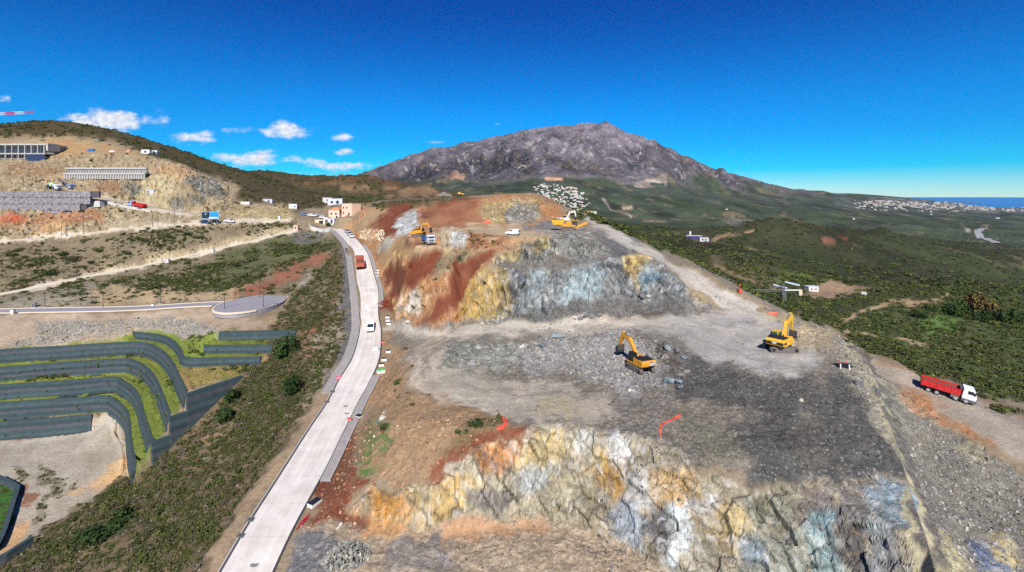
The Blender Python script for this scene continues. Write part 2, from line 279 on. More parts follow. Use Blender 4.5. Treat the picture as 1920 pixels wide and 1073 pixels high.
# keep walls crisp, soften everything else
keep = np.zeros((NR, NC))
def near_mask(line, rad, val=1.0):
    """marks grid points within rad metres of a 3D polyline; returns distance and the line's height there"""
    P = np.array([tuple(p) for p in line]); d = np.full((NR, NC), 1e9); zz = np.zeros((NR, NC))
    for a, b in zip(P[:-1], P[1:]):
        xs = (a[0] / a[1], b[0] / b[1]); ymin = min(a[1], b[1]) - rad; ymax = max(a[1], b[1]) + rad
        i0, i1 = np.searchsorted(RY, ymin), np.searchsorted(RY, ymax); pad = rad / max(ymin, 10) * 1.2
        j0, j1 = np.searchsorted(RU, min(xs) - pad), np.searchsorted(RU, max(xs) + pad)
        if i1 <= i0 or j1 <= j0: continue
        X = GX[i0:i1, j0:j1] - a[0]; Y = GY[i0:i1, j0:j1] - a[1]; v = b - a; q = v[0] ** 2 + v[1] ** 2 + 1e-9
        t = np.clip((X * v[0] + Y * v[1]) / q, 0, 1); dd = np.hypot(X - t * v[0], Y - t * v[1])
        sub = d[i0:i1, j0:j1]; m = dd < sub; sub[m] = dd[m]; zs = zz[i0:i1, j0:j1]; zs[m] = (a[2] + t * v[2])[m]
    return d, zz
keep = np.maximum(keep, near_mask([(x + .3, y - .2, z) for x, y, z in FOOT], 1.5)[0] < 1.2); keep = np.maximum(keep, .75 * (near_mask([(x + .7, y, z) for x, y, z in [PD(*q) for q in RIM[3:]]], 2.5)[0] < 1.6))
for S, Ft, h in WALLS: keep = np.maximum(keep, near_mask(S, 1.5)[0] < 1.2)
b4 = blur(GZ, 3); wf = np.clip((GY - 500) / 700, 0, 1); soft = blur(GZ, 26) * (1 - wf) + b4 * wf; ker = np.clip(blur(keep.astype(float), 2) * 2, 0, 1)
GZ = GZ * ker + soft * (1 - ker)
# carve the main road
RC = smooth_line([tuple((np.array(a) + np.array(b)) / 2) for a, b in zip(RL, RR)], 2.0)
hw = [0.5 * abs(a[0] - b[0]) * 0.93 for a, b in zip(RL, RR)]
dR, zR = near_mask(RC, 14)
road_d = dR.copy()
tt = np.clip((dR - 5.2) / 4.0, 0, 1); tt = tt * tt * (3 - 2 * tt)
GZ = np.where(dR < 9.3, (zR - 0.16) * (1 - tt) + GZ * tt, GZ)
# other graded tracks: level across their width
TRACKS = []
def track(pts, half, blend=3.0):
    global GZ
    ln = smooth_line(pts, 3.0); d, z = near_mask(ln, half + blend + 2)
    t = np.clip((d - half) / blend, 0, 1); t = t * t * (3 - 2 * t); GZ = np.where(d < half + blend, z * (1 - t) + GZ * t, GZ); TRACKS.append((ln, half))
track([PY(-300,594,161),PY(0,552,184),PY(110,529.5,198),PY(240,504,213),PY(400,469.5,229.5),PY(500,446,242),PY(556,432,250)], 2.4)
track([PY(-300,475,217),PY(0,452,227.5),PY(120,441.5,232),PY(330,420.5,242),PY(430,415.5,250),PY(550,411,265)], 2.2)
track([PD(-260,592,38.8),PD(0,584,38.5),PD(100,582,38.1),PD(250,579,37.4),PD(390,571,36.2),PD(470,572,35.7)], 4.2)
track([PD(1638,674,39.5),PD(1680,704,40.5),PD(1730,732,41.7),PD(1795,764,43),PD(1875,806,44.2),PD(2000,872,45.8)], 4.6)
track([PY(0,349.5,262),PY(60,351,261),PY(120,358,261),PY(180,370,261),PY(260,384,262),PY(370,402,260)], 3.2)
PXm = HX + F * GX / GY; PYm = HY - F * GZ / GY
# ---- helpers that put things on the land
def gz(x, y):
    u = x / y; i = min(max(np.searchsorted(RY, y) - 1, 0), NR - 2); j = min(max(np.searchsorted(RU, u) - 1, 0), NC - 2)
    a = (y - RY[i]) / (RY[i + 1] - RY[i]); b = (u - RU[j]) / (RU[j + 1] - RU[j])
    return float((GZ[i, j] * (1 - b) + GZ[i, j + 1] * b) * (1 - a) + (GZ[i + 1, j] * (1 - b) + GZ[i + 1, j + 1] * b) * a)
def hit(px, py, ymin=0):
    """place on the land seen at a photograph pixel"""
    j = int(np.clip(np.searchsorted(RU, (px - HX) / F), 0, NC - 1)); col = PYm[:, j]
    k = np.nonzero((col <= py) & (GY[:, j] > ymin))[0]
    i = k[0] if len(k) else NR - 1; y = GY[i, j]
    if i > 0:
        c0, c1 = col[i - 1], col[i]
        if c0 != c1: y = GY[i - 1, j] + (GY[i, j] - GY[i - 1, j]) * np.clip((c0 - py) / (c0 - c1), 0, 1)
    x = (px - HX) / F * y
    return Vector((x, y, gz(x, y)))
PADS = np.ones((NR, NC))
def pad(px, py, r, ymin=0, blend=2.5):
    """level standing place under a machine"""
    global GZ
    p = hit(px, py, ymin); d = np.hypot(GX - p.x, GY - p.y); t_ = np.clip((d - r) / blend, 0, 1); t_ = t_ * t_ * (3 - 2 * t_); GZ = p.z * (1 - t_) + GZ * t_; PADS[:] = np.minimum(PADS, np.clip((d - r) / 1.5, .12, 1))
for q in ((1200,694,3.2),(1466,657,3.6),(786,444,3.4,120),(803,459,4.2,120),(1064,432,5.5,120),(961,441,2.8,120),(1058,419,3,150),(655,403,6,240,4),(627,411,4.5,240,3),(608,419,5,240,3),(548,391,3,240)): pad(*q)
# ---- relief: distances, slope, noise
PXm = HX + F * GX / GY; PYm = HY - F * GZ / GY
dzy, dzx = np.gradient(GZ); sx = np.gradient(GX, axis=1); sy = np.gradient(GY, axis=0)
gx = dzx / sx; gy = dzy / sy - gx * RU[None, :]; slope = np.hypot(gx, gy)
# ---------------------------------------------------------------- what the ground is made of (colour and kind stored on the vertices)
COL = np.zeros((NR, NC, 3)); TYP = np.zeros((NR, NC, 3))      # TYP: broken rock, vegetation, loose gravel
wx = fbm2(GX / 3.0, GY / 3.0, 4, 5); wy = fbm2(GX / 3.0 + 40, GY / 3.0, 4, 9)
wob = np.clip(F / GY, 0, 14)
lx = fbm2(GX / 9.0, GY / 9.0, 3, 15) + vnoise2(GX / 6.0 + GZ / 4, GY / 6.0, 16) * .6; ly = fbm2(GX / 9.0 + 70, GY / 9.0, 3, 19)
QX = PXm + (wx * 1.9 + lx * 2.6) * wob; QY = PYm + (wy * 1.3 + ly * 1.5) * wob
sc_ = np.clip(GY / 90, .8, 60)
RAG = .75 * fbm2((GX + .3 * GZ) / (1.6 * sc_), (GY * .6 + GZ * .35) / (1.6 * sc_), 4, 23) + .8 * fbm2((GX - .4 * GZ) / (6 * sc_), (GY * .7 + GZ * .3) / (6 * sc_), 3, 27)
def paint(poly, color, typ=None, feather=5, amt=1.0, ymin=0, ymax=1e9, tex=0.0, rag=.75):
    P = np.array(poly, float); x0, y0 = P.min(0) - 2.5 * feather - 2; x1, y1 = P.max(0) + 2.5 * feather + 2
    m = (QX > x0) & (QX < x1) & (QY > y0) & (QY < y1) & (GY > ymin) & (GY < ymax)
    if not m.any(): return
    x = QX[m]; y = QY[m]; ins = np.zeros(x.shape, bool); d = np.full(x.shape, 1e9)
    for (ax, ay), (bx, by) in zip(P, np.roll(P, -1, 0)):
        c = ((ay > y) != (by > y)); xi = (bx - ax) * (y - ay) / (by - ay + 1e-12) + ax; ins ^= c & (x < xi)
        vx, vy = bx - ax, by - ay; t = np.clip(((x - ax) * vx + (y - ay) * vy) / (vx * vx + vy * vy + 1e-9), 0, 1)
        d = np.minimum(d, np.hypot(x - ax - t * vx, y - ay - t * vy))
    g_ = RAG[m]; hard = feather < 2.6
    a = np.clip(0.5 + np.where(ins, d, -d) / (2.0 * feather * (1 if hard else 1.7)) + (0 if hard else rag) * g_, 0, 1); a = a * a * (3 - 2 * a) * np.clip(amt * (1 + (0 if hard else .35) * g_), 0, 1)
    if tex: a = a * np.clip(0.5 + tex * 2.4 * fbm2(x / 14.0, y / 9.0, 3, 77), 0, 1)
    COL[m] = COL[m] * (1 - a[:, None]) + lin(color) * a[:, None]
    if typ is not None: TYP[m] = TYP[m] * (1 - a[:, None]) + np.array(typ, float) * a[:, None]
def stroke(line, half, color, typ=(0, 0, .3), amt=1.0, feather=3, **k):
    L_ = np.array(line, float); hs = half if hasattr(half, '__len__') else [half] * len(L_); A = []; B = []
    for i, p in enumerate(L_):
        t = L_[min(i + 1, len(L_) - 1)] - L_[max(i - 1, 0)]; t /= np.hypot(*t) + 1e-9; n = np.array([-t[1], t[0]])
        A.append(p + n * hs[i]); B.append(p - n * hs[i])
    k.setdefault('rag', .3); paint(A + B[::-1], color, typ, feather, amt, **k)
ROCK, VEG, GRV, DIRT, SCR = (1, 0, .2), (0, 1, 0), (.1, 0, 1), (0, 0, .25), (0, .7, .2)
def base(m, c, t): COL[m] = lin(c); TYP[m] = t
base(GY > 0, (150, 132, 104), DIRT)
base(GY > 340, (72, 72, 50), VEG); base(GY > 1250, (66, 76, 60), VEG); base(GY > 2600, (72, 80, 70), VEG)
far = GY > 330
# mountain: bare grey-mauve limestone above the forest
mt = np.clip((PYm * -1 + 343 + np.clip(PXm - 1230, 0, 300) * .085 + 26 * fbm2(GX / 260, GY / 260, 4, 3)) / 16, 0, 1) * (GY > 2900) * (GX < 3300)
COL[:] = COL * (1 - mt[..., None]) + lin((128, 120, 124)) * mt[..., None]; TYP[..., 0] = np.maximum(TYP[..., 0], mt); TYP[..., 1] *= (1 - mt)
for q in ([(830,322),(850,320),(872,323),(870,330),(845,330)], [(1020,333),(1055,334),(1055,339),(1022,338)]): paint(q, (205, 160, 125), DIRT, 2, ymin=2000)
paint([(1188,343),(1250,334),(1252,348),(1215,352),(1190,350)], (190, 172, 155), ROCK, 2, ymin=2000); paint([(1218,344),(1246,345),(1245,351),(1220,350)], (52, 72, 66), VEG, 1.5, ymin=2000)
paint([(1500,366),(1640,372),(1920,384),(1920,404),(1640,394),(1500,378)], (82, 92, 92), VEG, 6, ymin=3000)
paint([(1590,376),(1850,376),(1850,386),(1920,392),(1920,399),(1620,390)], (142, 140, 138), (0, .4, 1), 4, .6, ymin=3500)
# dark maquis hills at right, with pale tracks, clearings and the farm
paint([(1060,400),(1130,405),(1330,455),(1480,408),(1600,430),(1920,470),(2200,480),(2200,900),(1900,770),(1640,665),(1560,610),(1470,585),(1300,490),(1150,425)], (62, 64, 44), VEG, 5, ymin=150, ymax=1600)
paint([(1700,560),(1920,560),(1920,760),(1640,640),(1560,600),(1640,560)], (92, 102, 56), VEG, 8, .7, ymin=130, ymax=700)
paint([(1440,528),(1490,520),(1525,530),(1520,545),(1470,545)], (112, 128, 62), (0, .5, .2), 3, ymin=200); paint([(1495,545),(1560,540),(1640,553),(1600,560),(1510,556)], (176, 148, 118), DIRT, 3, ymin=200)
paint([(1720,590),(1780,588),(1830,612),(1800,625),(1740,615)], (96, 130, 52), (0, .5, .1), 5, ymin=200); paint([(1690,568),(1760,572),(1740,580),(1695,577)], (190, 158, 124), DIRT, 3, ymin=200)
for ln, wd in (([(1670,568),(1640,578),(1600,592),(1575,607),(1590,622),(1640,630),(1700,640),(1850,662)], [4,4,4,4,4,3,2,1.2]), ([(1335,462),(1380,478),(1440,482)], 2), ([(1325,462),(1355,455),(1385,445),(1415,437)], 2),
               ([(1340,500),(1420,530),(1470,545),(1530,560)], 2), ([(1345,466),(1400,474),(1445,481),(1480,490)], 3), ([(1780,560),(1730,575),(1670,568)], 2)):
    stroke(ln, wd, (190, 160, 122), DIRT, .85, 1.5, ymin=150)
stroke([(1335,500),(1370,512),(1400,520),(1460,530)], [4,6,8,5], (150, 132, 100), DIRT, .6, 6, ymin=150)
for q, c in (([(1535,438),(1560,440),(1570,452),(1545,450)], (150, 100, 80)), ([(1568,440),(1590,444),(1588,450)], (165, 95, 75)), ([(1370,410),(1420,412),(1420,418),(1376,416)], (170, 145, 118)), ([(1345,410),(1375,405),(1400,425),(1380,435)], (128, 120, 108)),
             ([(1480,412),(1540,413),(1538,417),(1490,416)], (160, 120, 95)), ([(1800,418),(1812,424),(1820,436),(1812,436)], (168, 160, 150)), ([(1836,424),(1855,424),(1850,432),(1838,432)], (165, 145, 130)), ([(1165,386),(1185,386),(1186,392),(1168,393)], (190, 165, 140)), ([(1205,412),(1250,416),(1250,419),(1206,415)], (165, 135, 100)), ([(1170,448),(1200,452),(1205,458),(1180,455)], (160,120,85))):
    paint(q, c, DIRT, 2, .9, ymin=600)
stroke([(1130,372),(1140,385),(1145,393),(1175,402),(1185,408)], 1.5, (190, 175, 160), DIRT, .8, 1.2, ymin=900)
paint([(1265,440),(1340,460),(1340,470),(1290,456)], (128, 104, 88), DIRT, 3, ymin=400)
# left hill: scrub on top, excavated flank below
paint([(-400,230),(0,216),(90,205),(150,215),(250,240),(420,300),(480,316),(640,322),(700,315),(860,360),(860,385),(700,382),(610,385),(540,395),(515,380),(440,376),(440,345),(400,332),(330,312),(262,286),(200,264),(100,257),(0,262),(-400,270)], (84, 72, 48), SCR, 4, ymin=240)
paint([(560,322),(720,320),(850,360),(850,380),(640,380),(560,350)], (122, 92, 66), SCR, 6, .8, ymin=300, tex=1)
paint([(620,346),(800,352),(850,366),(850,372),(640,366)], (158, 128, 96), DIRT, 3, .8, ymin=300, tex=.8); paint([(560,350),(640,378),(760,380),(640,352)], (88, 80, 56), SCR, 6, .8, ymin=330)
paint([(-400,268),(0,262),(100,257),(200,264),(262,286),(330,312),(400,332),(440,345),(440,376),(540,395),(550,410),(430,412),(330,417),(0,448),(-400,470)], (164, 146, 112), (.7, .1, .4), 4, ymin=200, ymax=345)
for q, c in (([(0,262),(60,275),(100,262),(200,270),(250,290),(160,290),(0,290)], (176, 138, 92)), ([(40,300),(120,318),(110,330),(0,330),(0,308)], (150, 118, 84)), ([(180,345),(225,338),(230,358),(190,362)], (150, 110, 78)), ([(0,402),(60,405),(180,395),(200,412),(0,425)], (168, 118, 82)), ([(0,408),(50,408),(50,413),(0,414)], (190, 90, 50)),
             ([(60,440),(115,420),(120,438),(80,450)], (196, 158, 108)), ([(290,318),(340,312),(360,330),(320,345)], (186, 150, 108)), ([(270,336),(330,330),(330,400),(260,370)], (186, 172, 132)), ([(200,412),(330,408),(330,418),(210,430)], (186, 174, 142)), ([(420,395),(540,388),(548,410),(440,410)], (176, 160, 112))):
    paint(q, c, (.6, 0, .3), 4, .8, ymin=200, ymax=345)
for q in ([(330,345),(350,330),(400,335),(420,360),(410,378),(385,368),(365,350)], [(308,372),(345,365),(350,395),(325,400)], [(222,338),(255,340),(258,360),(228,362)], [(355,370),(380,368),(382,382),(360,385)]): paint(q, (112, 112, 102), ROCK, 3, .9, ymin=200, ymax=345)
# middle slopes of the left valley
paint([(-400,478),(0,456),(330,424),(550,415),(552,430),(400,466),(240,500),(0,548),(-400,592)], (138, 122, 96), SCR, 4, ymin=150, ymax=300); paint([(150,515),(330,470),(460,440),(550,424),(550,432),(400,466),(240,500),(160,520)], (182, 164, 122), DIRT, 4, .8, ymin=150, ymax=300)
paint([(-400,600),(0,558),(240,510),(400,474),(552,436),(620,440),(645,470),(600,520),(520,560),(390,560),(190,572),(0,576)], (132, 120, 92), SCR, 4, ymin=120, ymax=300); paint([(0,566),(190,528),(200,550),(170,572),(0,576)], (146, 138, 120), GRV, 4, .8, ymin=120, ymax=300)
paint([(170,560),(210,528),(240,535),(330,548),(420,548),(460,540),(440,556),(190,574)], (190, 164, 122), DIRT, 4, .85, ymin=120, ymax=300); paint([(400,480),(540,445),(630,445),(640,470),(560,500),(440,520),(400,535)], (92, 96, 58), VEG, 8, .75, ymin=120, ymax=300)
paint([(440,550),(500,522),(600,475),(628,478),(560,520),(520,545),(480,558)], (152, 96, 70), DIRT, 5, .9, ymin=120, ymax=300); paint([(570,520),(590,500),(584,525),(560,545)], (160, 158, 150), GRV, 3, .8, ymin=120, ymax=300); paint([(545,440),(620,435),(600,455),(560,458)], (112, 112, 112), GRV, 4, .9, ymin=180, ymax=300)
paint([(-400,612),(0,592),(390,580),(430,592),(560,600),(640,590),(600,640),(556,618),(412,620),(350,660),(330,640),(250,620),(225,642),(0,655),(-400,680)], (184, 162, 134), DIRT, 4, ymin=90, ymax=200)
paint([(0,652),(75,635),(70,608),(100,602),(270,596),(360,602),(410,618),(360,650),(330,636),(250,620),(200,640),(100,648)], (156, 148, 132), GRV, 5, .9, ymin=90, ymax=200); paint([(450,615),(520,596),(600,590),(640,600),(560,615)], (178, 150, 116), DIRT, 4, .8, ymin=90, ymax=200)
# terraces and yard
paint([(-400,668),(0,653),(225,641),(250,622),(300,622),(345,640),(370,625),(560,616),(500,672),(452,706),(352,735),(346,776),(322,780),(318,826),(288,850),(262,884),(244,860),(240,790),(175,770),(0,800),(-400,820)], (122, 138, 46), (0, .6, .1), 2, ymin=80, ymax=175, tex=0)
paint([(-400,668),(0,650),(225,638),(330,690),(300,720),(200,715),(0,735),(-400,760)], (142, 140, 66), (0, .6, .1), 3, .6, ymin=80, ymax=175, tex=1); paint([(332,690),(352,684),(490,684),(452,706),(352,733)], (166, 140, 78), (0, .3, .5), 3, ymin=80, ymax=175); paint([(385,665),(505,663),(500,670),(385,670)], (178, 146, 84), DIRT, 2, .7, ymin=80, ymax=175)
paint([(-400,830),(0,815),(174,784),(182,776),(212,776),(238,800),(246,868),(232,902),(140,960),(60,1022),(0,1075),(-400,1200)], (180, 170, 150), (0, 0, .2), 3, ymin=60, ymax=175)
paint([(242,850),(246,885),(225,905),(140,935),(115,925),(190,900),(225,870)], (214, 174, 120), DIRT, 4, .9, ymin=60); paint([(0,1040),(30,985),(50,985),(48,1015),(10,1060)], (214, 172, 118), DIRT, 4, .9, ymin=60); paint([(35,945),(55,905),(68,905),(62,935),(45,948)], (150, 98, 68), DIRT, 2, .9, ymin=60); paint([(0,826),(60,818),(120,805),(100,815),(0,838)], (164, 140, 130), DIRT, 3, .8, ymin=60)
for q in ([(70,868),(90,880),(112,905),(112,940),(95,930),(85,890)], [(78,935),(95,918),(80,960),(66,985),(62,975)], [(30,880),(50,885),(40,905),(28,895)], [(132,900),(145,895),(142,915),(130,910)]): paint(q, (122, 118, 84), SCR, 4, .7, ymin=60)
paint([(-50,890),(0,903),(22,912),(36,920),(26,955),(12,1000),(-5,1036),(-80,1040)], (62, 112, 36), (0, .35, 0), 1.5, ymin=60)
# scrub slope left of the road
paint([(-400,1300),(0,1080),(60,1022),(230,902),(262,884),(290,866),(322,836),(354,804),(402,757),(454,709),(505,650),(520,590),(600,510),(640,455),(648,470),(652,560),(650,640),(610,715),(560,790),(470,930),(400,1060),(330,1300)], (114, 96, 72), SCR, 4, ymin=40, ymax=260)
paint([(560,600),(590,570),(640,556),(645,610),(600,690),(560,700),(540,650)], (150, 120, 88), (0, .3, .3), 8, .7, ymin=60, tex=.6); paint([(575,600),(600,580),(612,600),(585,625)], (156, 92, 66), DIRT, 4, .8, ymin=60); paint([(500,590),(570,585),(560,600),(470,610)], (168, 142, 106), DIRT, 4, .8, ymin=60)
for q in ([(500,660),(520,650),(505,690),(460,720),(470,700)], [(440,770),(470,740),(480,750),(450,790)], [(395,830),(420,800),(425,812),(400,845)]): paint(q, (178, 140, 106), DIRT, 4, .6, ymin=60)
paint([(600,640),(640,560),(650,600),(630,690),(585,740),(560,760)], (150, 142, 122), GRV, 6, .7, ymin=60); paint([(640,460),(650,462),(660,520),(663,590),(660,645),(640,700),(622,735),(612,738),(628,690),(643,640),(646,580),(642,520)], (104, 105, 108), GRV, 2.5, 1, ymin=60)
stroke([(640,705),(600,765),(540,850),(470,955),(395,1080),(340,1180)], [4,6,8,10,12,14], (166, 140, 106), DIRT, .9, 3, ymin=40)
# ground right of the road and the hill
paint([(645,425),(700,378),(760,372),(880,368),(960,360),(1010,360),(1045,388),(1062,402),(1000,450),(930,480),(880,560),(880,605),(730,640),(715,560),(700,500)], (172, 124, 80), (.5, 0, .4), 4, ymin=100, ymax=330)
paint([(690,392),(760,378),(850,374),(860,368),(1000,360),(880,366),(700,374)], (132, 128, 104), GRV, 4, .8, ymin=200, ymax=420); paint([(695,385),(760,374),(840,372),(880,375),(830,384),(760,392),(720,394)], (88, 84, 50), SCR, 4, .9, ymin=200, ymax=330)
paint([(645,432),(690,398),(735,392),(745,400),(700,428),(690,442),(665,436)], (178, 150, 108), DIRT, 4, .9, ymin=180, ymax=330)
for q in ([(690,424),(718,400),(730,386),(775,380),(765,395),(748,415),(742,440),(720,446)], [(782,398),(810,386),(835,376),(858,376),(845,392),(800,412),(785,412)], [(850,392),(880,380),(890,382),(870,400),(850,412)], [(705,560),(735,548),(745,560),(740,580),(712,590)]): paint(q, (120, 58, 34), DIRT, 5, .92, ymin=120, ymax=330)
paint([(800,390),(900,378),(910,420),(830,430),(790,425)], (164, 108, 72), DIRT, 6, .6, ymin=150, ymax=330)
paint([(742,425),(752,410),(775,395),(790,395),(782,420),(775,440),(745,440)], (182, 186, 184), ROCK, 3, .95, ymin=150, ymax=330); paint([(905,380),(960,372),(1005,365),(1030,385),(1010,415),(930,420),(905,412)], (176, 160, 112), ROCK, 4, .8, ymin=150, ymax=330)
paint([(945,410),(955,385),(985,375),(1008,380),(1010,405),(1005,418),(950,420)], (128, 130, 126), ROCK, 3, .9, ymin=150, ymax=330); paint([(1000,372),(1020,375),(1060,402),(1040,412),(1020,410),(1012,390)], (176, 124, 74), (.5,0,.2), 3, .9, ymin=150, ymax=330)
paint([(860,432),(880,424),(975,420),(1000,424),(1040,432),(1000,446),(965,450),(930,446)], (196, 172, 132), DIRT, 3, .95, ymin=120, ymax=230); paint([(970,425),(1010,417),(1045,412),(1070,430),(1000,434)], (124, 122, 122), GRV, 3, .95, ymin=120, ymax=260); paint([(1000,433),(1120,428),(1140,440),(1000,442)], (150, 146, 140), GRV, 3, .9, ymin=120, ymax=230)
paint([(740,472),(790,462),(835,464),(860,475),(780,482)], (198, 166, 124), DIRT, 3, .9, ymin=100, ymax=200); paint([(700,452),(760,450),(770,470),(735,505),(712,500)], (176, 140, 92), DIRT, 4, .85, ymin=100, ymax=230); paint([(700,470),(712,455),(742,445),(730,460),(708,480)], (166, 166, 158), GRV, 3, .8, ymin=100, ymax=230)
paint([(765,450),(800,455),(800,462),(765,462)], (112, 82, 62), DIRT, 3, .9, ymin=100, ymax=200)
paint([(815,440),(830,432),(870,432),(884,445),(882,464),(830,462)], (182, 166, 140), ROCK, 3, .95, ymin=100, ymax=200); paint([(848,440),(876,436),(882,450),(878,466),(850,464)], (188, 192, 188), ROCK, 2, .9, ymin=100, ymax=200); paint([(884,440),(945,446),(950,458),(900,470),(884,464)], (160, 104, 64), SCR, 3, .8, ymin=100, ymax=200); stroke([(900,468),(950,460),(990,448),(1020,440)], 4, (190, 154, 112), DIRT, .9, 3, ymin=100, ymax=200)
paint([(770,480),(860,476),(905,470),(880,500),(830,515),(790,510)], (160, 142, 108), SCR, 5, .9, ymin=100, ymax=200)
paint([(720,520),(760,480),(790,520),(800,560),(760,600),(735,600)], (190, 150, 100), ROCK, 5, .8, ymin=100, ymax=200); paint([(752,560),(770,540),(785,555),(775,590),(760,600)], (196, 192, 182), ROCK, 3, .8, ymin=100, ymax=200)
for q in ([(800,480),(830,476),(790,520),(770,545),(760,530)], [(730,515),(765,488),(790,484),(770,520),(745,560),(725,556)], [(830,545),(860,530),(880,548),(850,580),(815,600),(790,604)], [(845,500),(905,472),(935,462),(930,480),(890,515),(870,550),(820,590),(790,612),(775,605),(820,560)]): paint(q, (126, 64, 38), DIRT, 5, .9, ymin=100, ymax=200)
paint([(880,530),(920,500),(945,510),(940,605),(880,600),(850,590)], (192, 164, 102), ROCK, 4, .85, ymin=100, ymax=200); paint([(925,490),(960,468),(1000,455),(1020,462),(990,490),(940,505)], (196, 176, 128), ROCK, 4, .9, ymin=100, ymax=200)
# quarry benches and faces
paint([(940,505),(1025,503),(1100,496),(1150,483),(1215,484),(1250,515),(1340,580),(1250,578),(1120,598),(960,612),(930,600)], (134, 138, 140), ROCK, 3, ymin=90, ymax=200)
paint([(925,500),(960,486),(1150,478),(1180,482),(1100,498),(1000,506)], (112, 108, 102), GRV, 2.5, 1, ymin=100, ymax=200); paint([(1000,446),(1040,436),(1115,436),(1150,478),(1017,483),(965,488)], (126, 127, 122), ROCK, 3, 1, ymin=100, ymax=200); paint([(1000,446),(1025,440),(1030,465),(1000,470)], (184, 164, 104), ROCK, 4, .7, ymin=100, ymax=200); paint([(1115,436),(1150,440),(1240,486),(1215,486),(1150,480)], (104, 104, 106), GRV, 3, .95, ymin=100, ymax=220)
paint([(1060,508),(1120,498),(1118,600),(1045,604)], (166, 186, 190), ROCK, 8, .7, ymin=90, ymax=200); paint([(990,515),(1015,510),(1005,600),(980,600)], (168, 182, 186), ROCK, 6, .5, ymin=90, ymax=200); paint([(1178,486),(1214,486),(1212,520),(1190,545),(1180,520)], (200, 176, 122), ROCK, 4, .85, ymin=90, ymax=200); paint([(1195,530),(1220,500),(1240,530),(1210,545)], (128, 158, 176), ROCK, 4, .7, ymin=90, ymax=200); paint([(1290,550),(1310,545),(1330,572),(1300,575)], (186, 166, 118), ROCK, 4, .7, ymin=90, ymax=200)
paint([(940,510),(960,508),(955,600),(930,600)], (180, 158, 104), ROCK, 4, .7, ymin=90, ymax=200)
# floor of the quarry
paint([(725,605),(880,604),(1120,598),(1340,580),(1360,590),(1475,590),(1560,616),(1630,685),(1668,790),(1700,905),(1500,918),(1290,860),(1080,795),(950,815),(880,780),(790,770),(760,700),(735,640)], (124, 120, 112), GRV, 4, ymin=40, ymax=140)
paint([(1130,560),(1250,560),(1350,585),(1360,610),(1130,606),(930,612),(950,600)], (98, 97, 95), GRV, 6, .9, ymin=90, ymax=150); paint([(1230,690),(1300,660),(1420,705),(1530,700),(1600,700),(1640,760),(1640,800),(1480,780),(1340,770),(1260,740)], (84, 84, 82), GRV, 10, .95, ymin=40, ymax=140)
paint([(1350,790),(1480,770),(1620,790),(1690,890),(1640,905),(1500,915),(1420,905),(1380,850)], (84, 85, 84), GRV, 10, .9, ymin=40, ymax=140); paint([(1240,780),(1360,770),(1420,880),(1300,860)], (116, 113, 98), GRV, 8, .8, ymin=40, ymax=140); paint([(1600,640),(1630,690),(1660,790),(1690,880),(1660,860),(1620,760),(1570,660),(1540,620)], (154, 150, 130), GRV, 6, .8, ymin=40, ymax=140)
paint([(780,700),(830,660),(850,700),(1000,710),(1150,740),(1130,790),(1000,790),(860,775),(800,745)], (182, 172, 152), DIRT, 8, 1, ymin=40, ymax=140); paint([(1000,745),(1100,745),(1110,775),(1010,780)], (184, 170, 130), DIRT, 6, .7, ymin=40, ymax=140)
stroke([(722,608),(790,622),(860,628),(940,620),(1040,611),(1150,607),(1280,606),(1400,600)], [11,10,10,10,11,12,16,22], (186, 177, 160), DIRT, 1, 3, ymin=80, ymax=150); stroke([(830,632),(790,660),(775,700),(800,740),(860,765)], [9,14,17,19,16], (186, 170, 146), DIRT, 1, 3.5, ymin=60, ymax=150)
paint([(1280,590),(1440,590),(1530,650),(1540,690),(1440,705),(1330,670),(1270,640),(1180,615)], (170, 166, 158), DIRT, 8, 1, ymin=80, ymax=150); stroke([(1440,610),(1400,580),(1340,545),(1270,505),(1200,468),(1150,440),(1115,418),(1095,405)], [17,14,12,10,8,7,6,5], (190, 182, 168), DIRT, 1, 3, ymin=90, ymax=260); stroke([(1480,592),(1420,560),(1340,515),(1260,478),(1200,454),(1150,430)], [5,6,5,4,4,3], (120, 118, 114), GRV, .8, 3, ymin=90, ymax=260)
paint([(1500,605),(1560,625),(1590,660),(1560,670),(1480,640)], (178, 160, 116), GRV, 8, .7, ymin=80, ymax=150); paint([(1420,582),(1475,588),(1500,604),(1440,605)], (182, 162, 118), DIRT, 5, .7, ymin=80, ymax=150)
paint([(820,690),(835,655),(880,643),(960,640),(985,660),(960,692),(900,697)], (138, 140, 132), ROCK, 4, .95, ymin=80, ymax=140); paint([(985,650),(1080,630),(1180,625),(1240,650),(1240,720),(1180,745),(1080,690),(1000,690)], (150, 151, 152), (.5, 0, 1), 8, .95, ymin=80, ymax=140); paint([(1230,645),(1250,640),(1285,690),(1275,705),(1235,680)], (96, 90, 84), ROCK, 3, .95, ymin=80, ymax=140)
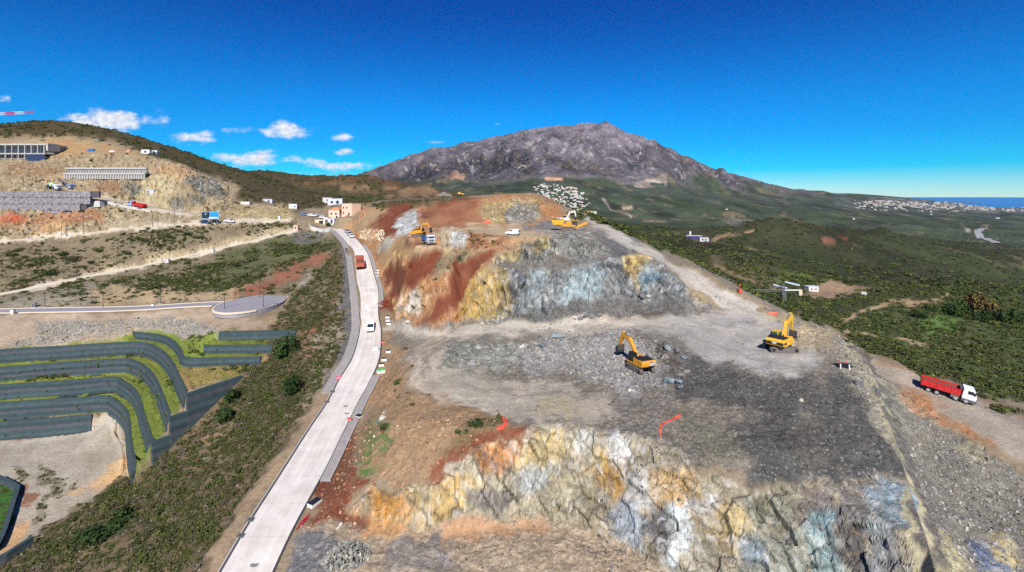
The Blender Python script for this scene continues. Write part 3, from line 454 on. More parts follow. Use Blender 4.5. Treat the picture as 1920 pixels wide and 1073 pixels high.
# left slope of the quarry and the red cut
paint([(715,640),(760,640),(775,700),(800,745),(900,770),(950,790),(950,818),(890,855),(830,900),(760,925),(690,870),(660,830),(690,740)], (162, 132, 98), (.2, .3, .6), 5, ymin=40, ymax=140)
paint([(690,790),(715,780),(745,800),(720,870),(690,900),(668,890)], (92, 122, 58), (0, .5, .1), 5, .8, ymin=40, ymax=140, tex=.9); paint([(700,700),(745,660),(770,720),(730,760),(690,780)], (166, 128, 90), GRV, 6, .8, ymin=40, ymax=140)
paint([(640,805),(672,808),(670,870),(690,900),(660,955),(690,985),(650,1010),(575,985),(600,930)], (124, 68, 44), (0, 0, .5), 4, .95, ymin=40, ymax=140); paint([(800,915),(840,860),(900,800),(960,800),(985,815),(930,850),(880,875),(820,925)], (136, 74, 46), DIRT, 4, .9, ymin=40, ymax=140)
paint([(840,850),(880,790),(930,775),(960,795),(900,810),(860,860)], (138, 116, 80), SCR, 5, .85, ymin=40, ymax=140)
# front face
paint([(680,965),(690,930),(760,925),(830,900),(890,855),(950,818),(1010,800),(1080,795),(1150,810),(1230,832),(1290,862),(1350,896),(1420,920),(1500,920),(1640,903),(1700,905),(1725,975),(1760,1080),(1800,1300),(1300,1300),(1180,1035),(1110,1000),(950,985),(780,1000),(700,985)], (178, 168, 144), ROCK, 4, ymin=40, ymax=140)
FACE = [([(680,960),(700,930),(760,930),(800,990),(740,1005),(690,990)], (204,150,82),.9), ([(780,930),(860,890),(900,910),(840,960),(790,975)], (206,176,120),.8), ([(890,860),(950,820),(990,815),(980,860),(900,890)], (196,140,92),.85), ([(720,970),(780,960),(800,975),(760,995)], (214,196,160),.7),
 ([(960,830),(1040,805),(1060,840),(1000,880),(960,880)], (216,196,148),.8), ([(1060,820),(1090,805),(1130,820),(1110,850),(1060,860)], (222,220,210),.85), ([(1120,840),(1150,845),(1155,880),(1125,880)], (206,174,110),.9), ([(1150,850),(1200,830),(1210,860),(1180,895),(1150,890)], (226,224,218),.9), ([(1140,810),(1175,815),(1180,850),(1150,850)], (216,216,210),.8),
 ([(1100,880),(1180,880),(1190,950),(1170,960),(1120,890)], (204,158,84),.75), ([(1190,900),(1250,870),(1240,950),(1195,960)], (206,206,202),.75), ([(1235,880),(1300,872),(1325,960),(1270,1000),(1240,950)], (204,166,108),.65), ([(1000,900),(1100,890),(1120,960),(1020,975)], (176,168,140),.6), ([(880,930),(945,925),(940,970),(890,965)], (126,122,122),.7), ([(970,880),(1020,870),(1010,920),(960,920)], (158,164,166),.7),
 ([(1120,970),(1200,950),(1210,1020),(1160,1020)], (160,172,184),.8), ([(1205,980),(1260,960),(1275,1060),(1240,1050)], (112,112,116),.85), ([(1258,965),(1290,960),(1298,1010),(1285,1060),(1265,1050)], (222,230,228),.95), ([(1296,930),(1340,915),(1345,960),(1300,970)], (214,212,206),.85), ([(1330,960),(1400,950),(1420,990),(1370,1030),(1320,1000)], (208,186,138),.8), ([(1310,1000),(1360,1010),(1390,1073),(1330,1120),(1290,1073)], (190,184,164),.7),
 ([(1380,930),(1480,925),(1480,1010),(1420,1010),(1400,960)], (158,156,136),.8), ([(1490,930),(1560,915),(1570,1000),(1500,1000)], (130,122,116),.85), ([(1530,960),(1560,960),(1600,1080),(1520,1090),(1505,1010)], (140,172,176),.7), ([(1580,915),(1640,910),(1645,1073),(1600,1073),(1575,990)], (118,114,112),.85), ([(1640,912),(1695,912),(1715,975),(1690,1010),(1640,1000)], (134,158,172),.75), ([(1640,1000),(1700,990),(1740,1073),(1640,1080)], (120,134,152),.7), ([(1400,1010),(1500,1000),(1500,1090),(1380,1090)], (150,156,146),.7), ([(1400,1020),(1440,1010),(1430,1060),(1400,1060)], (140,156,168),.6)]
for q, c, a in FACE: paint(q, c, ROCK, 7, a, ymin=40, ymax=140)
paint([(640,990),(800,985),(960,970),(1060,975),(1110,1000),(1180,1035),(1260,1090),(1300,1300),(300,1300),(520,1080),(575,1000)], (166, 150, 126), GRV, 6, ymin=40, ymax=75); paint([(830,985),(1020,970),(1040,990),(900,1010),(840,1008)], (188, 142, 98), DIRT, 8, .8, ymin=40, ymax=75); paint([(548,1010),(600,1000),(640,1040),(620,1073),(560,1200),(470,1200),(520,1073)], (112, 112, 114), GRV, 5, .95, ymin=40, ymax=75); paint([(670,965),(760,985),(800,1000),(720,1020),(665,1000)], (196, 148, 92), (.4,0,.4), 6, .8, ymin=40, ymax=75); paint([(720,1010),(820,1000),(860,1073),(700,1090)], (132, 132, 134), ROCK, 6, .7, ymin=40, ymax=75)
# right-hand side below the rim
paint([(1600,650),(1640,680),(1720,760),(1800,830),(1920,900),(2200,1000),(2200,1300),(1800,1300),(1755,1073),(1725,975),(1700,905),(1668,790),(1630,690)], (126, 124, 114), GRV, 3, ymin=40, ymax=110); paint([(1668,790),(1690,800),(1780,1000),(1840,1100),(1790,1100),(1755,1073),(1700,905)], (112, 110, 106), GRV, 4, .9, ymin=40, ymax=110); paint([(1740,980),(1760,980),(1840,1073),(1860,1200),(1780,1200)], (172, 164, 128), GRV, 5, .8, ymin=40, ymax=110)
paint([(1780,840),(1820,830),(1850,880),(1800,870)], (170, 164, 132), ROCK, 5, .8, ymin=40, ymax=110); paint([(1800,900),(1860,910),(1900,960),(1830,940)], (160, 156, 136), ROCK, 6, .7, ymin=40, ymax=110); paint([(1830,1020),(1870,1010),(1910,1070),(1850,1073)], (112, 128, 160), ROCK, 4, .8, ymin=40, ymax=110); paint([(1860,1000),(1890,1010),(1915,1060),(1890,1050)], (186, 172, 128), ROCK, 4, .8, ymin=40, ymax=110)
stroke([(1632,672),(1680,704),(1730,732),(1795,764),(1875,806),(2000,872)], [9,15,20,26,34,44], (168, 156, 138), DIRT, 1, 3, ymin=60, ymax=135); stroke([(1650,672),(1700,696),(1760,722),(1840,755),(1920,790),(2060,850)], [4,4,4,4,5,6], (166, 130, 92), DIRT, .8, 4, ymin=60, ymax=135); stroke([(1690,730),(1730,765),(1780,795),(1860,835)], [4,9,9,5], (170, 122, 82), (.2,0,.8), .9, 4, ymin=60, ymax=135)
RP = np.array([q[:2] for q in RIM], float)
stroke(RP[3:] + (-7, 2), 5, (186, 178, 142), (.5, 0, .6), .85, 2.4, ymin=40, ymax=130); stroke(RP[3:] + (9, 0), 6, (104, 102, 96), GRV, .8, 2.4, ymin=40, ymax=130)
for k_, (ln_, w_) in enumerate((([(735,606),(800,624),(870,629),(950,621),(1050,612),(1160,606),(1290,602),(1400,592),(1340,548),(1270,506),(1200,468)], 1.6), ([(740,612),(800,630),(870,635),(950,627),(1050,618),(1160,612),(1290,612),(1410,606)], 1.6), ([(840,634),(800,655),(782,690),(795,730),(850,762),(940,770)], 2.2), ([(828,634),(786,655),(768,695),(782,738),(840,770)], 2.2),
    ([(1300,615),(1380,625),(1450,655),(1520,675),(1535,660),(1520,640)], 2), ([(1280,625),(1360,650),(1450,685),(1530,690),(1545,665)], 2), ([(1260,612),(1400,618),(1440,625)], 2), ([(860,720),(960,730),(1060,735),(1150,745)], 2.4), ([(850,740),(960,748),(1060,752)], 2.4), ([(1430,600),(1360,558),(1285,513),(1210,473)], 1.6))):
    stroke(ln_, w_, (206, 196, 178) if k_ % 2 == 0 else (134, 128, 118), DIRT, .55, 2.5, ymin=60, ymax=210)
for ln, hf in TRACKS[:2]: stroke([(HX + F * p.x / p.y, HY - F * p.z / p.y) for p in ln[::3]], [max(1.6, hf * F / p.y * .34) for p in ln[::3]], (206, 192, 168), DIRT, 1, 1.2, ymin=150, ymax=300)
stroke([(120,360),(180,371),(260,385),(330,397),(375,404)], [3,4,5,5,3], (190, 176, 152), DIRT, 1, 1.5, ymin=200, ymax=300)
COL *= (1 + 0.22 * fbm2(GX / 9.0, GY / 9.0, 4, 31))[..., None]
fv = np.clip((GY - 450) / 300, 0, 1) * (1 - mt); COL *= (1 + fv * (1.0 * fbm2(GX / 95, GY / 150, 5, 33, .6)))[..., None]
tan = np.clip((fbm2(GX / 60, GY / 110, 4, 35) - .30) * 6, 0, 1) * fv * (GY > 900); COL[:] = COL * (1 - .6 * tan[..., None]) + lin((146, 128, 100)) * .6 * tan[..., None]
val_ = np.clip(.55 - ridge2(GX / 190, GY / 190, 4, 71, .5) * .8, 0, 1) * np.clip((GY - 330) / 150, 0, 1) * (GY < 1700) * (RU > .1); COL *= (1 - .5 * val_)[..., None]  # shade painted into the colour: hollows between the right-hand ridges darkened
grn = np.clip((fbm2(GX / 130, GY / 200, 3, 37) - .12) * 3, 0, 1) * fv; COL[:] = COL * (1 - .4 * grn[..., None]) + lin((72, 88, 50)) * .4 * grn[..., None]
gully = np.clip(ridge2((GX + .35 * GY) / 520, (GY - .3 * GX) / 700, 6, 81, .58) * 1.0 + .22 + .75 * fbm2(GX / 90, GY / 140, 4, 86), 0, 1); lo_ = np.clip((336 + np.clip(PXm - 1230, 0, 300) * .085 - PYm + 60 * fbm2(GX / 300, GY / 400, 3, 88)) / 60, .5, 1)  # gully tone follows the relief: plants, plus side shade put into the colour
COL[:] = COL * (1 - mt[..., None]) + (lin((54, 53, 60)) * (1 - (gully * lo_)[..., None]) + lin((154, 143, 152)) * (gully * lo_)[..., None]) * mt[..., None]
COL *= (np.array([1.05, 1.0, .93]) * np.clip(TYP[..., 2] * (GY < 330), 0, 1)[..., None] + 1 - np.clip(TYP[..., 2] * (GY < 330), 0, 1)[..., None])
lum = COL.mean(-1, keepdims=True); COL[:] = lum + (COL - lum) * np.where(GY < 330, .86 + .2 * TYP[..., 0], 1.0)[..., None]
# ---- relief from the kind of ground
rk, vg, gv = TYP[..., 0], TYP[..., 1], TYP[..., 2]
nearw = np.clip((330 - GY) / 60, 0, 1)
roadk = np.clip((road_d - 4.6) / 2.5, 0, 1)
trk = np.ones((NR, NC))
for ln, hf in TRACKS: trk = np.minimum(trk, np.clip((near_mask(ln, hf + 3)[0] - hf) / 2.0, 0.05, 1))
quiet = roadk * trk * (1 - np.clip(ker, 0, 1)) * PADS
Nz = 1.0 / np.sqrt(1 + slope ** 2); nx, ny = -gx * Nz, -gy * Nz
xs, ys, zs = GX, GY, GZ
strata = vnoise3((xs + .5 * zs) / 2.6, ys / 2.6, (zs - .4 * xs) / 6.0, 3) * 1.5 + vnoise3((xs + .4 * zs) / 1.1, ys / 1.1, zs / 2.6, 7) * .9 + vnoise3(xs / .55, ys / .55, zs / 1.1, 11) * .5
blocky = np.abs(vnoise3(xs / 3.6, ys / 3.6, zs / 5.0, 21)) * -2.4 + 0.4
steep = np.clip((slope - .35) / .6, 0, 1)
disp = rk * (0.35 + .65 * steep) * (strata + blocky) * np.clip(GY / 90, .75, 1.8) * .95 * nearw * quiet
disp += gv * nearw * quiet * (fbm2(xs / 1.1, ys / 1.1, 3, 41) * .34 + fbm2(xs / 6, ys / 6, 2, 42) * .35)
disp += vg * nearw * quiet * (fbm2(xs / 4, ys / 4, 4, 51) * .9)
disp += (1 - rk) * nearw * quiet * fbm2(xs / 14, ys / 14, 3, 61) * .5
# large relief of far hills and the mountain
hill = np.clip((GY - 330) / 250, 0, 1) * np.clip((2900 - GY) / 600, 0, 1)
far_up = hill * (ridge2(xs / 190, ys / 190, 4, 71, .5) * (6 + 11 * np.clip(RU * 4 - .6, 0, 1)) - 2 - 5 * np.clip(RU * 4 - .6, 0, 1) + 16 * np.clip(RU * 4 - .8, 0, 1) * ridge2((xs + .3 * ys) / 330, ys / 300, 2, 73, .5)) * np.clip((RU + .5) * 2, .25, 1) + hill * fbm2(xs / 18, ys / 18, 3, 75) * 3.0
mtn = np.clip((GY - 2900) / 500, 0, 1) * np.clip((6500 - GY) / 1500, 0, 1) * np.clip((GZ + 60) / 200, 0, 1)
crestd = near_mask(CL[CREST_I], 900)[0]; ck = np.clip(crestd / 600, .42, 1)
far_up = far_up + mtn * ck * (ridge2((xs + .35 * ys) / 520, (ys - .3 * xs) / 700, 6, 81, .58) * 125 - 36 + ridge2((xs + .2 * ys) / 1100, ys / 1500, 2, 87, .5) * 45 + ridge2(xs / 150, ys / 190, 4, 83, .6) * 30)
# fractured rock: planar blocks, each with its own tilt and tone
def blocks(m, sc, seed, stretch=1.7):
    p = np.stack([(xs[m] + .45 * zs[m]) / sc, ys[m] / sc, (zs[m] - .25 * xs[m]) / (sc * stretch)], -1); c0 = np.floor(p); best = np.full(len(p), 1e9); off = np.zeros(len(p)); tone = np.zeros(len(p)); b2 = np.full(len(p), 1e9)
    for dx in (-1, 0, 1):
        for dy in (-1, 0, 1):
            for dz in (-1, 0, 1):
                c = c0 + (dx, dy, dz); ix, iy, iz = c.T; h = [_h(ix, iy, iz, seed + k) for k in range(6)]
                ctr = c + np.stack(h[:3], -1); dv = p - ctr; d2 = (dv ** 2).sum(1); mm = d2 < best; b2 = np.where(mm, best, np.minimum(b2, d2)); best = np.where(mm, d2, best)
                o = (h[3] - .5) + (h[4] - .5) * 1.1 * dv[:, 0] + (h[5] - .5) * 1.1 * dv[:, 2] + (h[0] - .5) * .8 * dv[:, 1]; off = np.where(mm, o, off); tone = np.where(mm, h[4], tone)
    return off, tone, np.sqrt(b2) - np.sqrt(best)
m = (rk > .25) & (ys < 300)
o1, t1, e1 = blocks(m, 2.8, 101); o2, t2, e2 = blocks(m, 1.05, 131)
sz = np.clip(ys[m] / 90, .8, 1.7); rw = (rk * (.4 + .6 * steep) * quiet)[m]
rimk = np.clip(near_mask([PD(*q) for q in RIM], 4)[0] / 3.0, .15, 1); rw = rw * rimk[m]
disp = disp * (.4 + .6 * rimk); disp[m] = disp[m] * .5 + rw * sz * (o1 * 1.25 + o2 * .5)
joint = np.clip(1 - e1 / .08, 0, 1) * .34 + np.clip(1 - e2 / .12, 0, 1) * .24
tn = (1 + (t1 - .5) * .5 + (t2 - .5) * .45) * (1 - joint * np.minimum(rw + .2, 1)); COL[m] = COL[m] * (1 + (tn - 1) * np.clip(rk[m], 0, 1))[:, None]
wh = np.clip((t2 - .86) * 8, 0, 1) * rk[m] * .55; COL[m] = COL[m] * (1 - wh[:, None]) + np.array([.56, .55, .51]) * wh[:, None]
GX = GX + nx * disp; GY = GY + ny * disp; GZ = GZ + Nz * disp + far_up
# broken-rock colour: paler where displaced outward, darker where displaced inward
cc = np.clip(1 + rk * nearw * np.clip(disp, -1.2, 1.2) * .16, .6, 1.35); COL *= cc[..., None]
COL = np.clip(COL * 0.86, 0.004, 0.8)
PXm = HX + F * GX / GY; PYm = HY - F * GZ / GY
# ---------------------------------------------------------------- materials
def mat(name, color, rough=0.7, metal=0.0, noise=0.0, nscale=3.0, bump=0.0, spec=0.4, emit=None):
    m = bpy.data.materials.get(name)
    if m: return m
    m = bpy.data.materials.new(name); m.use_nodes = True; nt = m.node_tree; b = nt.nodes['Principled BSDF']
    c = tuple(lin(color)); b.inputs['Base Color'].default_value = (*c, 1); b.inputs['Roughness'].default_value = rough; b.inputs['Metallic'].default_value = metal
    b.inputs['Specular IOR Level'].default_value = spec
    if noise:
        tc = nt.nodes.new('ShaderNodeNewGeometry'); n = nt.nodes.new('ShaderNodeTexNoise'); n.inputs['Scale'].default_value = nscale; n.inputs['Detail'].default_value = 6; n.inputs['Roughness'].default_value = .6
        nt.links.new(tc.outputs['Position'], n.inputs['Vector'])
        r = nt.nodes.new('ShaderNodeValToRGB'); nt.links.new(n.outputs[0], r.inputs[0])
        r.color_ramp.elements[0].position = .3; r.color_ramp.elements[1].position = .72
        r.color_ramp.elements[0].color = (*[v * (1 - noise) for v in c], 1); r.color_ramp.elements[1].color = (*[min(1, v * (1 + noise)) for v in c], 1)
        nt.links.new(r.outputs[0], b.inputs['Base Color'])
        if bump:
            bp = nt.nodes.new('ShaderNodeBump'); bp.inputs['Strength'].default_value = .6; bp.inputs['Distance'].default_value = bump
            nt.links.new(n.outputs[0], bp.inputs['Height']); nt.links.new(bp.outputs[0], b.inputs['Normal'])
    return m
def land_mat(name, s, bump):
    """ground: vertex colour, broken up by grain, pebbles, rock streaks and tufts; s = metres of the grain"""
    m = bpy.data.materials.new(name); m.use_nodes = True; nt = m.node_tree; b = nt.nodes['Principled BSDF']; L = nt.links.new
    b.inputs['Roughness'].default_value = 0.93; b.inputs['Specular IOR Level'].default_value = 0.15
    def N(t, **k):
        n = nt.nodes.new(t)
        for a, v in k.items(): setattr(n, a, v)
        return n
    def M(op, a, c=None, d=None):
        n = N('ShaderNodeMath', operation=op)
        for i, v in enumerate((a, c, d)):
            if v is None: continue
            if isinstance(v, (int, float)): n.inputs[i].default_value = v
            else: L(v, n.inputs[i])
        return n.outputs[0]
    def mix(f, a, c, blend='MIX'):
        n = N('ShaderNodeMix', data_type='RGBA', blend_type=blend)
        if isinstance(f, (int, float)): n.inputs[0].default_value = f
        else: L(f, n.inputs[0])
        for i, v in ((6, a), (7, c)):
            if isinstance(v, tuple): n.inputs[i].default_value = v
            else: L(v, n.inputs[i])
        return n.outputs[2]
    geo = N('ShaderNodeNewGeometry'); P = geo.outputs['Position']
    col = N('ShaderNodeAttribute', attribute_name='Col').outputs['Color']
    ty = N('ShaderNodeSeparateColor'); L(N('ShaderNodeAttribute', attribute_name='Typ').outputs['Color'], ty.inputs[0]); rk, vg, gv = ty.outputs
    def noise(sc, det=5, rough=.6, vec=P, dist=0.0):
        n = N('ShaderNodeTexNoise'); n.inputs['Scale'].default_value = sc; n.inputs['Detail'].default_value = det; n.inputs['Roughness'].default_value = rough; n.inputs['Distortion'].default_value = dist; L(vec, n.inputs['Vector']); return n
    def vor(sc, feat='F1', vec=P):
        n = N('ShaderNodeTexVoronoi', feature=feat); n.inputs['Scale'].default_value = sc; L(vec, n.inputs['Vector']); return n
    def ramp(v, a, c):
        n = N('ShaderNodeMapRange'); L(v, n.inputs[0]); n.inputs[1].default_value = a; n.inputs[2].default_value = c; return n.outputs[0]
    n1 = noise(.22 / s, 5, .65); n2 = noise(1.7 / s, 4, .7)
    mp = N('ShaderNodeMapping'); mp.inputs['Rotation'].default_value = (.35, .45, .3); mp.inputs['Scale'].default_value = (1.0, 1.0, .28); L(P, mp.inputs[0])
    st = noise(.75 / s, 7, .72, mp.outputs[0], .8); st2 = noise(1.6 / s, 4, .7, mp.outputs[0], .6)
    val = M('ADD', M('MULTIPLY', M('SUBTRACT', n1.outputs[0], .5), .7), M('MULTIPLY', M('SUBTRACT', n2.outputs[0], .5), 1.0))
    c1 = mix(1.0, col, M('ADD', val, 1.0), 'MULTIPLY')
    # hue wander: warm and cool stains
    hue = mix(M('MULTIPLY', ramp(noise(.09 / s, 5, .6).outputs[0], .42, .68), .25), c1, (1.1, .98, .86, 1), 'MULTIPLY')
    # loose stones: every cell its own grey
    vc = vor(1.5 / s); vsep = N('ShaderNodeSeparateColor'); L(vc.outputs['Color'], vsep.inputs[0])
    vd = vor(3.6 / s); vsep2 = N('ShaderNodeSeparateColor'); L(vd.outputs['Color'], vsep2.inputs[0])
    peb = M('ADD', M('MULTIPLY', vsep.outputs[0], .38), M('MULTIPLY', vsep2.outputs[0], .52))
    pebm = M('ADD', M('MULTIPLY', M('SUBTRACT', peb, .43), M('MULTIPLY', gv, 1.0)), 1.0)
    c2 = mix(1.0, hue, pebm, 'MULTIPLY')
    bright = M('MULTIPLY', M('GREATER_THAN', vsep2.outputs[1], .95), M('MULTIPLY', gv, .28)); c2 = mix(bright, c2, (.50, .49, .46, 1))
    # rock: streaks along the dip, pale veins, dark joints, rust
    rs = M('ADD', M('MULTIPLY', ramp(st.outputs[0], .28, .72), .9), .5); c3 = mix(rk, c2, mix(1.0, c2, rs, 'MULTIPLY'))
    sw = noise(.42 / s, 8, .68, mp.outputs[0], 2.2); sw2 = noise(.9 / s, 6, .7, mp.outputs[0], 1.6)
    dk = M('MULTIPLY', ramp(sw.outputs[0], .45, .34), M('MULTIPLY', rk, .55)); c3 = mix(dk, c3, (.135, .14, .15, 1))
    rust = M('MULTIPLY', ramp(sw2.outputs[0], .55, .66), M('MULTIPLY', rk, .5)); c3 = mix(rust, c3, (.46, .30, .12, 1))
    vein = M('MULTIPLY', ramp(sw.outputs[0], .54, .66), M('MULTIPLY', rk, .5)); c3 = mix(vein, c3, (.66, .65, .61, 1))
    crk = M('ABSOLUTE', M('SUBTRACT', st2.outputs[0], .47)); joint = M('MULTIPLY', ramp(crk, .016, .0), M('MULTIPLY', rk, .5)); c3 = mix(joint, c3, (.05, .046, .042, 1))
    # low plants: tufts of olive and straw
    tn = noise(.8 / s, 5, .75); tuft = M('MULTIPLY', ramp(tn.outputs[0], .46, .60), M('MULTIPLY', vg, .7))
    g = mix(ramp(n2.outputs[0], .35, .65), (.040, .050, .018, 1), (.105, .10, .042, 1)); c4 = mix(tuft, c3, mix(.5, g, mix(1.0, c3, (.75, .8, .6, 1), 'MULTIPLY')))
    L(c4, b.inputs['Base Color'])
    hgt = M('ADD', M('MULTIPLY', n2.outputs[0], .7), M('ADD', M('MULTIPLY', M('MULTIPLY', st.outputs[0], rk), 1.6), M('MULTIPLY', M('MULTIPLY', vsep2.outputs[0], gv), .35)))
    bp = N('ShaderNodeBump'); bp.inputs['Strength'].default_value = .85; bp.inputs['Distance'].default_value = bump * s; L(hgt, bp.inputs['Height']); L(bp.outputs[0], b.inputs['Normal'])
    return m
C = scn.collection
def link(o, parent=None):
    C.objects.link(o)
    if parent: o.parent = parent
    return o
def tag(o, label=None, cat=None, group=None, kind=None):
    for k, v in (('label', label), ('category', cat), ('group', group), ('kind', kind)):
        if v: o[k] = v
    return o
def grid_obj(name, i0, i1, material):
    X, Y, Z = GX[i0:i1], GY[i0:i1], GZ[i0:i1]; n, m_ = X.shape
    co = np.stack([X, Y, Z], -1).reshape(-1, 3).astype(np.float32)
    a = (np.arange(n - 1)[:, None] * m_ + np.arange(m_ - 1)[None, :]).ravel()
    q = np.stack([a, a + 1, a + m_ + 1, a + m_], -1).astype(np.int32)
    me = bpy.data.meshes.new(name); me.vertices.add(len(co)); me.vertices.foreach_set('co', co.ravel())
    me.loops.add(q.size); me.loops.foreach_set('vertex_index', q.ravel()); me.polygons.add(len(q))
    me.polygons.foreach_set('loop_start', np.arange(0, q.size, 4, dtype=np.int32)); me.polygons.foreach_set('loop_total', np.full(len(q), 4, np.int32)); rf = (TYP[i0:i1, :, 0] > .3) | (TYP[i0:i1, :, 2] > .55); me.polygons.foreach_set('use_smooth', ~(rf[:-1, :-1].ravel() & (name == 'ground')))
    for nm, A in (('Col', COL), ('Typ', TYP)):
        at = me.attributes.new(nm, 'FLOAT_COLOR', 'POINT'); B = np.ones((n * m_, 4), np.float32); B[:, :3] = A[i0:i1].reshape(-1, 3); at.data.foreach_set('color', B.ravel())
    me.update(calc_edges=True); me.materials.append(material); o = link(bpy.data.objects.new(name, me)); tag(o, kind='structure'); return o
iA = int(np.searchsorted(RY, 335)); iB = int(np.searchsorted(RY, 2600))
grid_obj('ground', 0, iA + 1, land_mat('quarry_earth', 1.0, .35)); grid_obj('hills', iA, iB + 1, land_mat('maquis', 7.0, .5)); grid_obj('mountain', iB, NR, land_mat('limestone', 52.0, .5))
class MB:
    """collects simple solids and links them as one mesh"""
    def __init__(s): s.v = []; s.f = []
    def add(s, vs, fs, M=None):
        k = len(s.v); s.v += [tuple(M @ Vector(p)) if M else tuple(p) for p in vs]; s.f += [tuple(i + k for i in f) for f in fs]; return s
    def box(s, c, d, M=None, taper=(1, 1), shift=(0, 0)):
        x, y, z = c; a, b, h = d[0] / 2, d[1] / 2, d[2] / 2; tx, ty = taper; qx, qy = shift
        vs = [(x - a, y - b, z - h), (x + a, y - b, z - h), (x + a, y + b, z - h), (x - a, y + b, z - h), (x - a * tx + qx, y - b * ty + qy, z + h), (x + a * tx + qx, y - b * ty + qy, z + h), (x + a * tx + qx, y + b * ty + qy, z + h), (x - a * tx + qx, y + b * ty + qy, z + h)]
        return s.add(vs, [(0, 3, 2, 1), (4, 5, 6, 7), (0, 1, 5, 4), (1, 2, 6, 5), (2, 3, 7, 6), (3, 0, 4, 7)], M)
    def prism(s, prof, x0, x1, M=None, inset=0.0):
        """profile in (y,z), extruded along x; inset chamfers both end faces"""
        n = len(prof); cy = sum(p[0] for p in prof) / n; cz_ = sum(p[1] for p in prof) / n
        sec = [(x0, 1 - inset if inset else 1), (x1, 1 - inset if inset else 1)]
        if inset:
            e = min(.12, abs(x1 - x0) * .12); sec = [(x0, 1 - inset), (x0 + e, 1), (x1 - e, 1), (x1, 1 - inset)]
        vs = [(x, cy + (y - cy) * k, cz_ + (z - cz_) * k) for x, k in sec for y, z in prof]; fs = [tuple(range(n))[::-1], tuple(range((len(sec) - 1) * n, len(sec) * n))]
        for r in range(len(sec) - 1):
            for i in range(n): j = (i + 1) % n; fs.append((r * n + i, r * n + j, (r + 1) * n + j, (r + 1) * n + i))
        return s.add(vs, fs, M)
    def cyl(s, a, b, r, n=12, r2=None, M=None):
        a, b = Vector(a), Vector(b); r2 = r if r2 is None else r2; t = (b - a).normalized(); u = t.orthogonal().normalized(); w_ = t.cross(u); vs = []
        for p, q in ((a, r), (b, r2)): vs += [p + (u * math.cos(2 * math.pi * i / n) + w_ * math.sin(2 * math.pi * i / n)) * q for i in range(n)]
        return s.add(vs, [tuple(range(n))[::-1], tuple(range(n, 2 * n))] + [(i, (i + 1) % n, n + (i + 1) % n, n + i) for i in range(n)], M)
    def bar(s, a, b, w_, h, M=None, w2=None, h2=None):
        """box beam from a to b, width along x"""
        a, b = Vector(a), Vector(b); t = (b - a).normalized(); x = Vector((1, 0, 0)); x = (x - t * x.dot(t)); x = x.normalized() if x.length > .1 else Vector((0, 1, 0)); n = t.cross(x); w2 = w_ if w2 is None else w2; h2 = h if h2 is None else h2; vs = []
        for p, ww, hh in ((a, w_, h), (b, w2, h2)): vs += [p - x * ww / 2 - n * hh / 2, p + x * ww / 2 - n * hh / 2, p + x * ww / 2 + n * hh / 2, p - x * ww / 2 + n * hh / 2]
        return s.add(vs, [(0, 3, 2, 1), (4, 5, 6, 7), (0, 1, 5, 4), (1, 2, 6, 5), (2, 3, 7, 6), (3, 0, 4, 7)], M)
    def strip(s, A, B):
        k = len(s.v); s.v += [tuple(p) for p in A] + [tuple(p) for p in B]; n = len(A); s.f += [(k + i, k + i + 1, k + n + i + 1, k + n + i) for i in range(n - 1)]; return s
    def build(s, name, m, parent=None, smooth=False):
        me = bpy.data.meshes.new(name); me.from_pydata(s.v, [], s.f); me.validate(); me.materials.append(m)
        import bmesh
        bm = bmesh.new(); bm.from_mesh(me); bmesh.ops.recalc_face_normals(bm, faces=bm.faces); bm.to_mesh(me); bm.free()
        if smooth: me.polygons.foreach_set('use_smooth', [True] * len(me.polygons))
        return link(bpy.data.objects.new(name, me), parent)
def empty(name, loc, rz=0.0, tilt=0.0):
    o = link(bpy.data.objects.new(name, None)); o.location = loc; o.rotation_euler = (tilt, 0, rz); o.empty_display_size = .2; return o
def copy_tree(o, parent=None):
    c = o.copy(); C.objects.link(c)
    if parent: c.parent = parent
    for ch in list(o.children): copy_tree(ch, c)
    return c
# ---------------------------------------------------------------- sea
me = bpy.data.meshes.new('sea'); me.from_pydata([(2000, 3500, -SEA), (150000, 3500, -SEA), (150000, 150000, -SEA), (-60000, 150000, -SEA), (-60000, 16000, -SEA)], [], [(0, 1, 2, 3, 4)])
ms = mat('sea_water', (36, 124, 186), .5, 0, .06, .004); me.materials.append(ms); tag(link(bpy.data.objects.new('sea', me)), kind='structure')
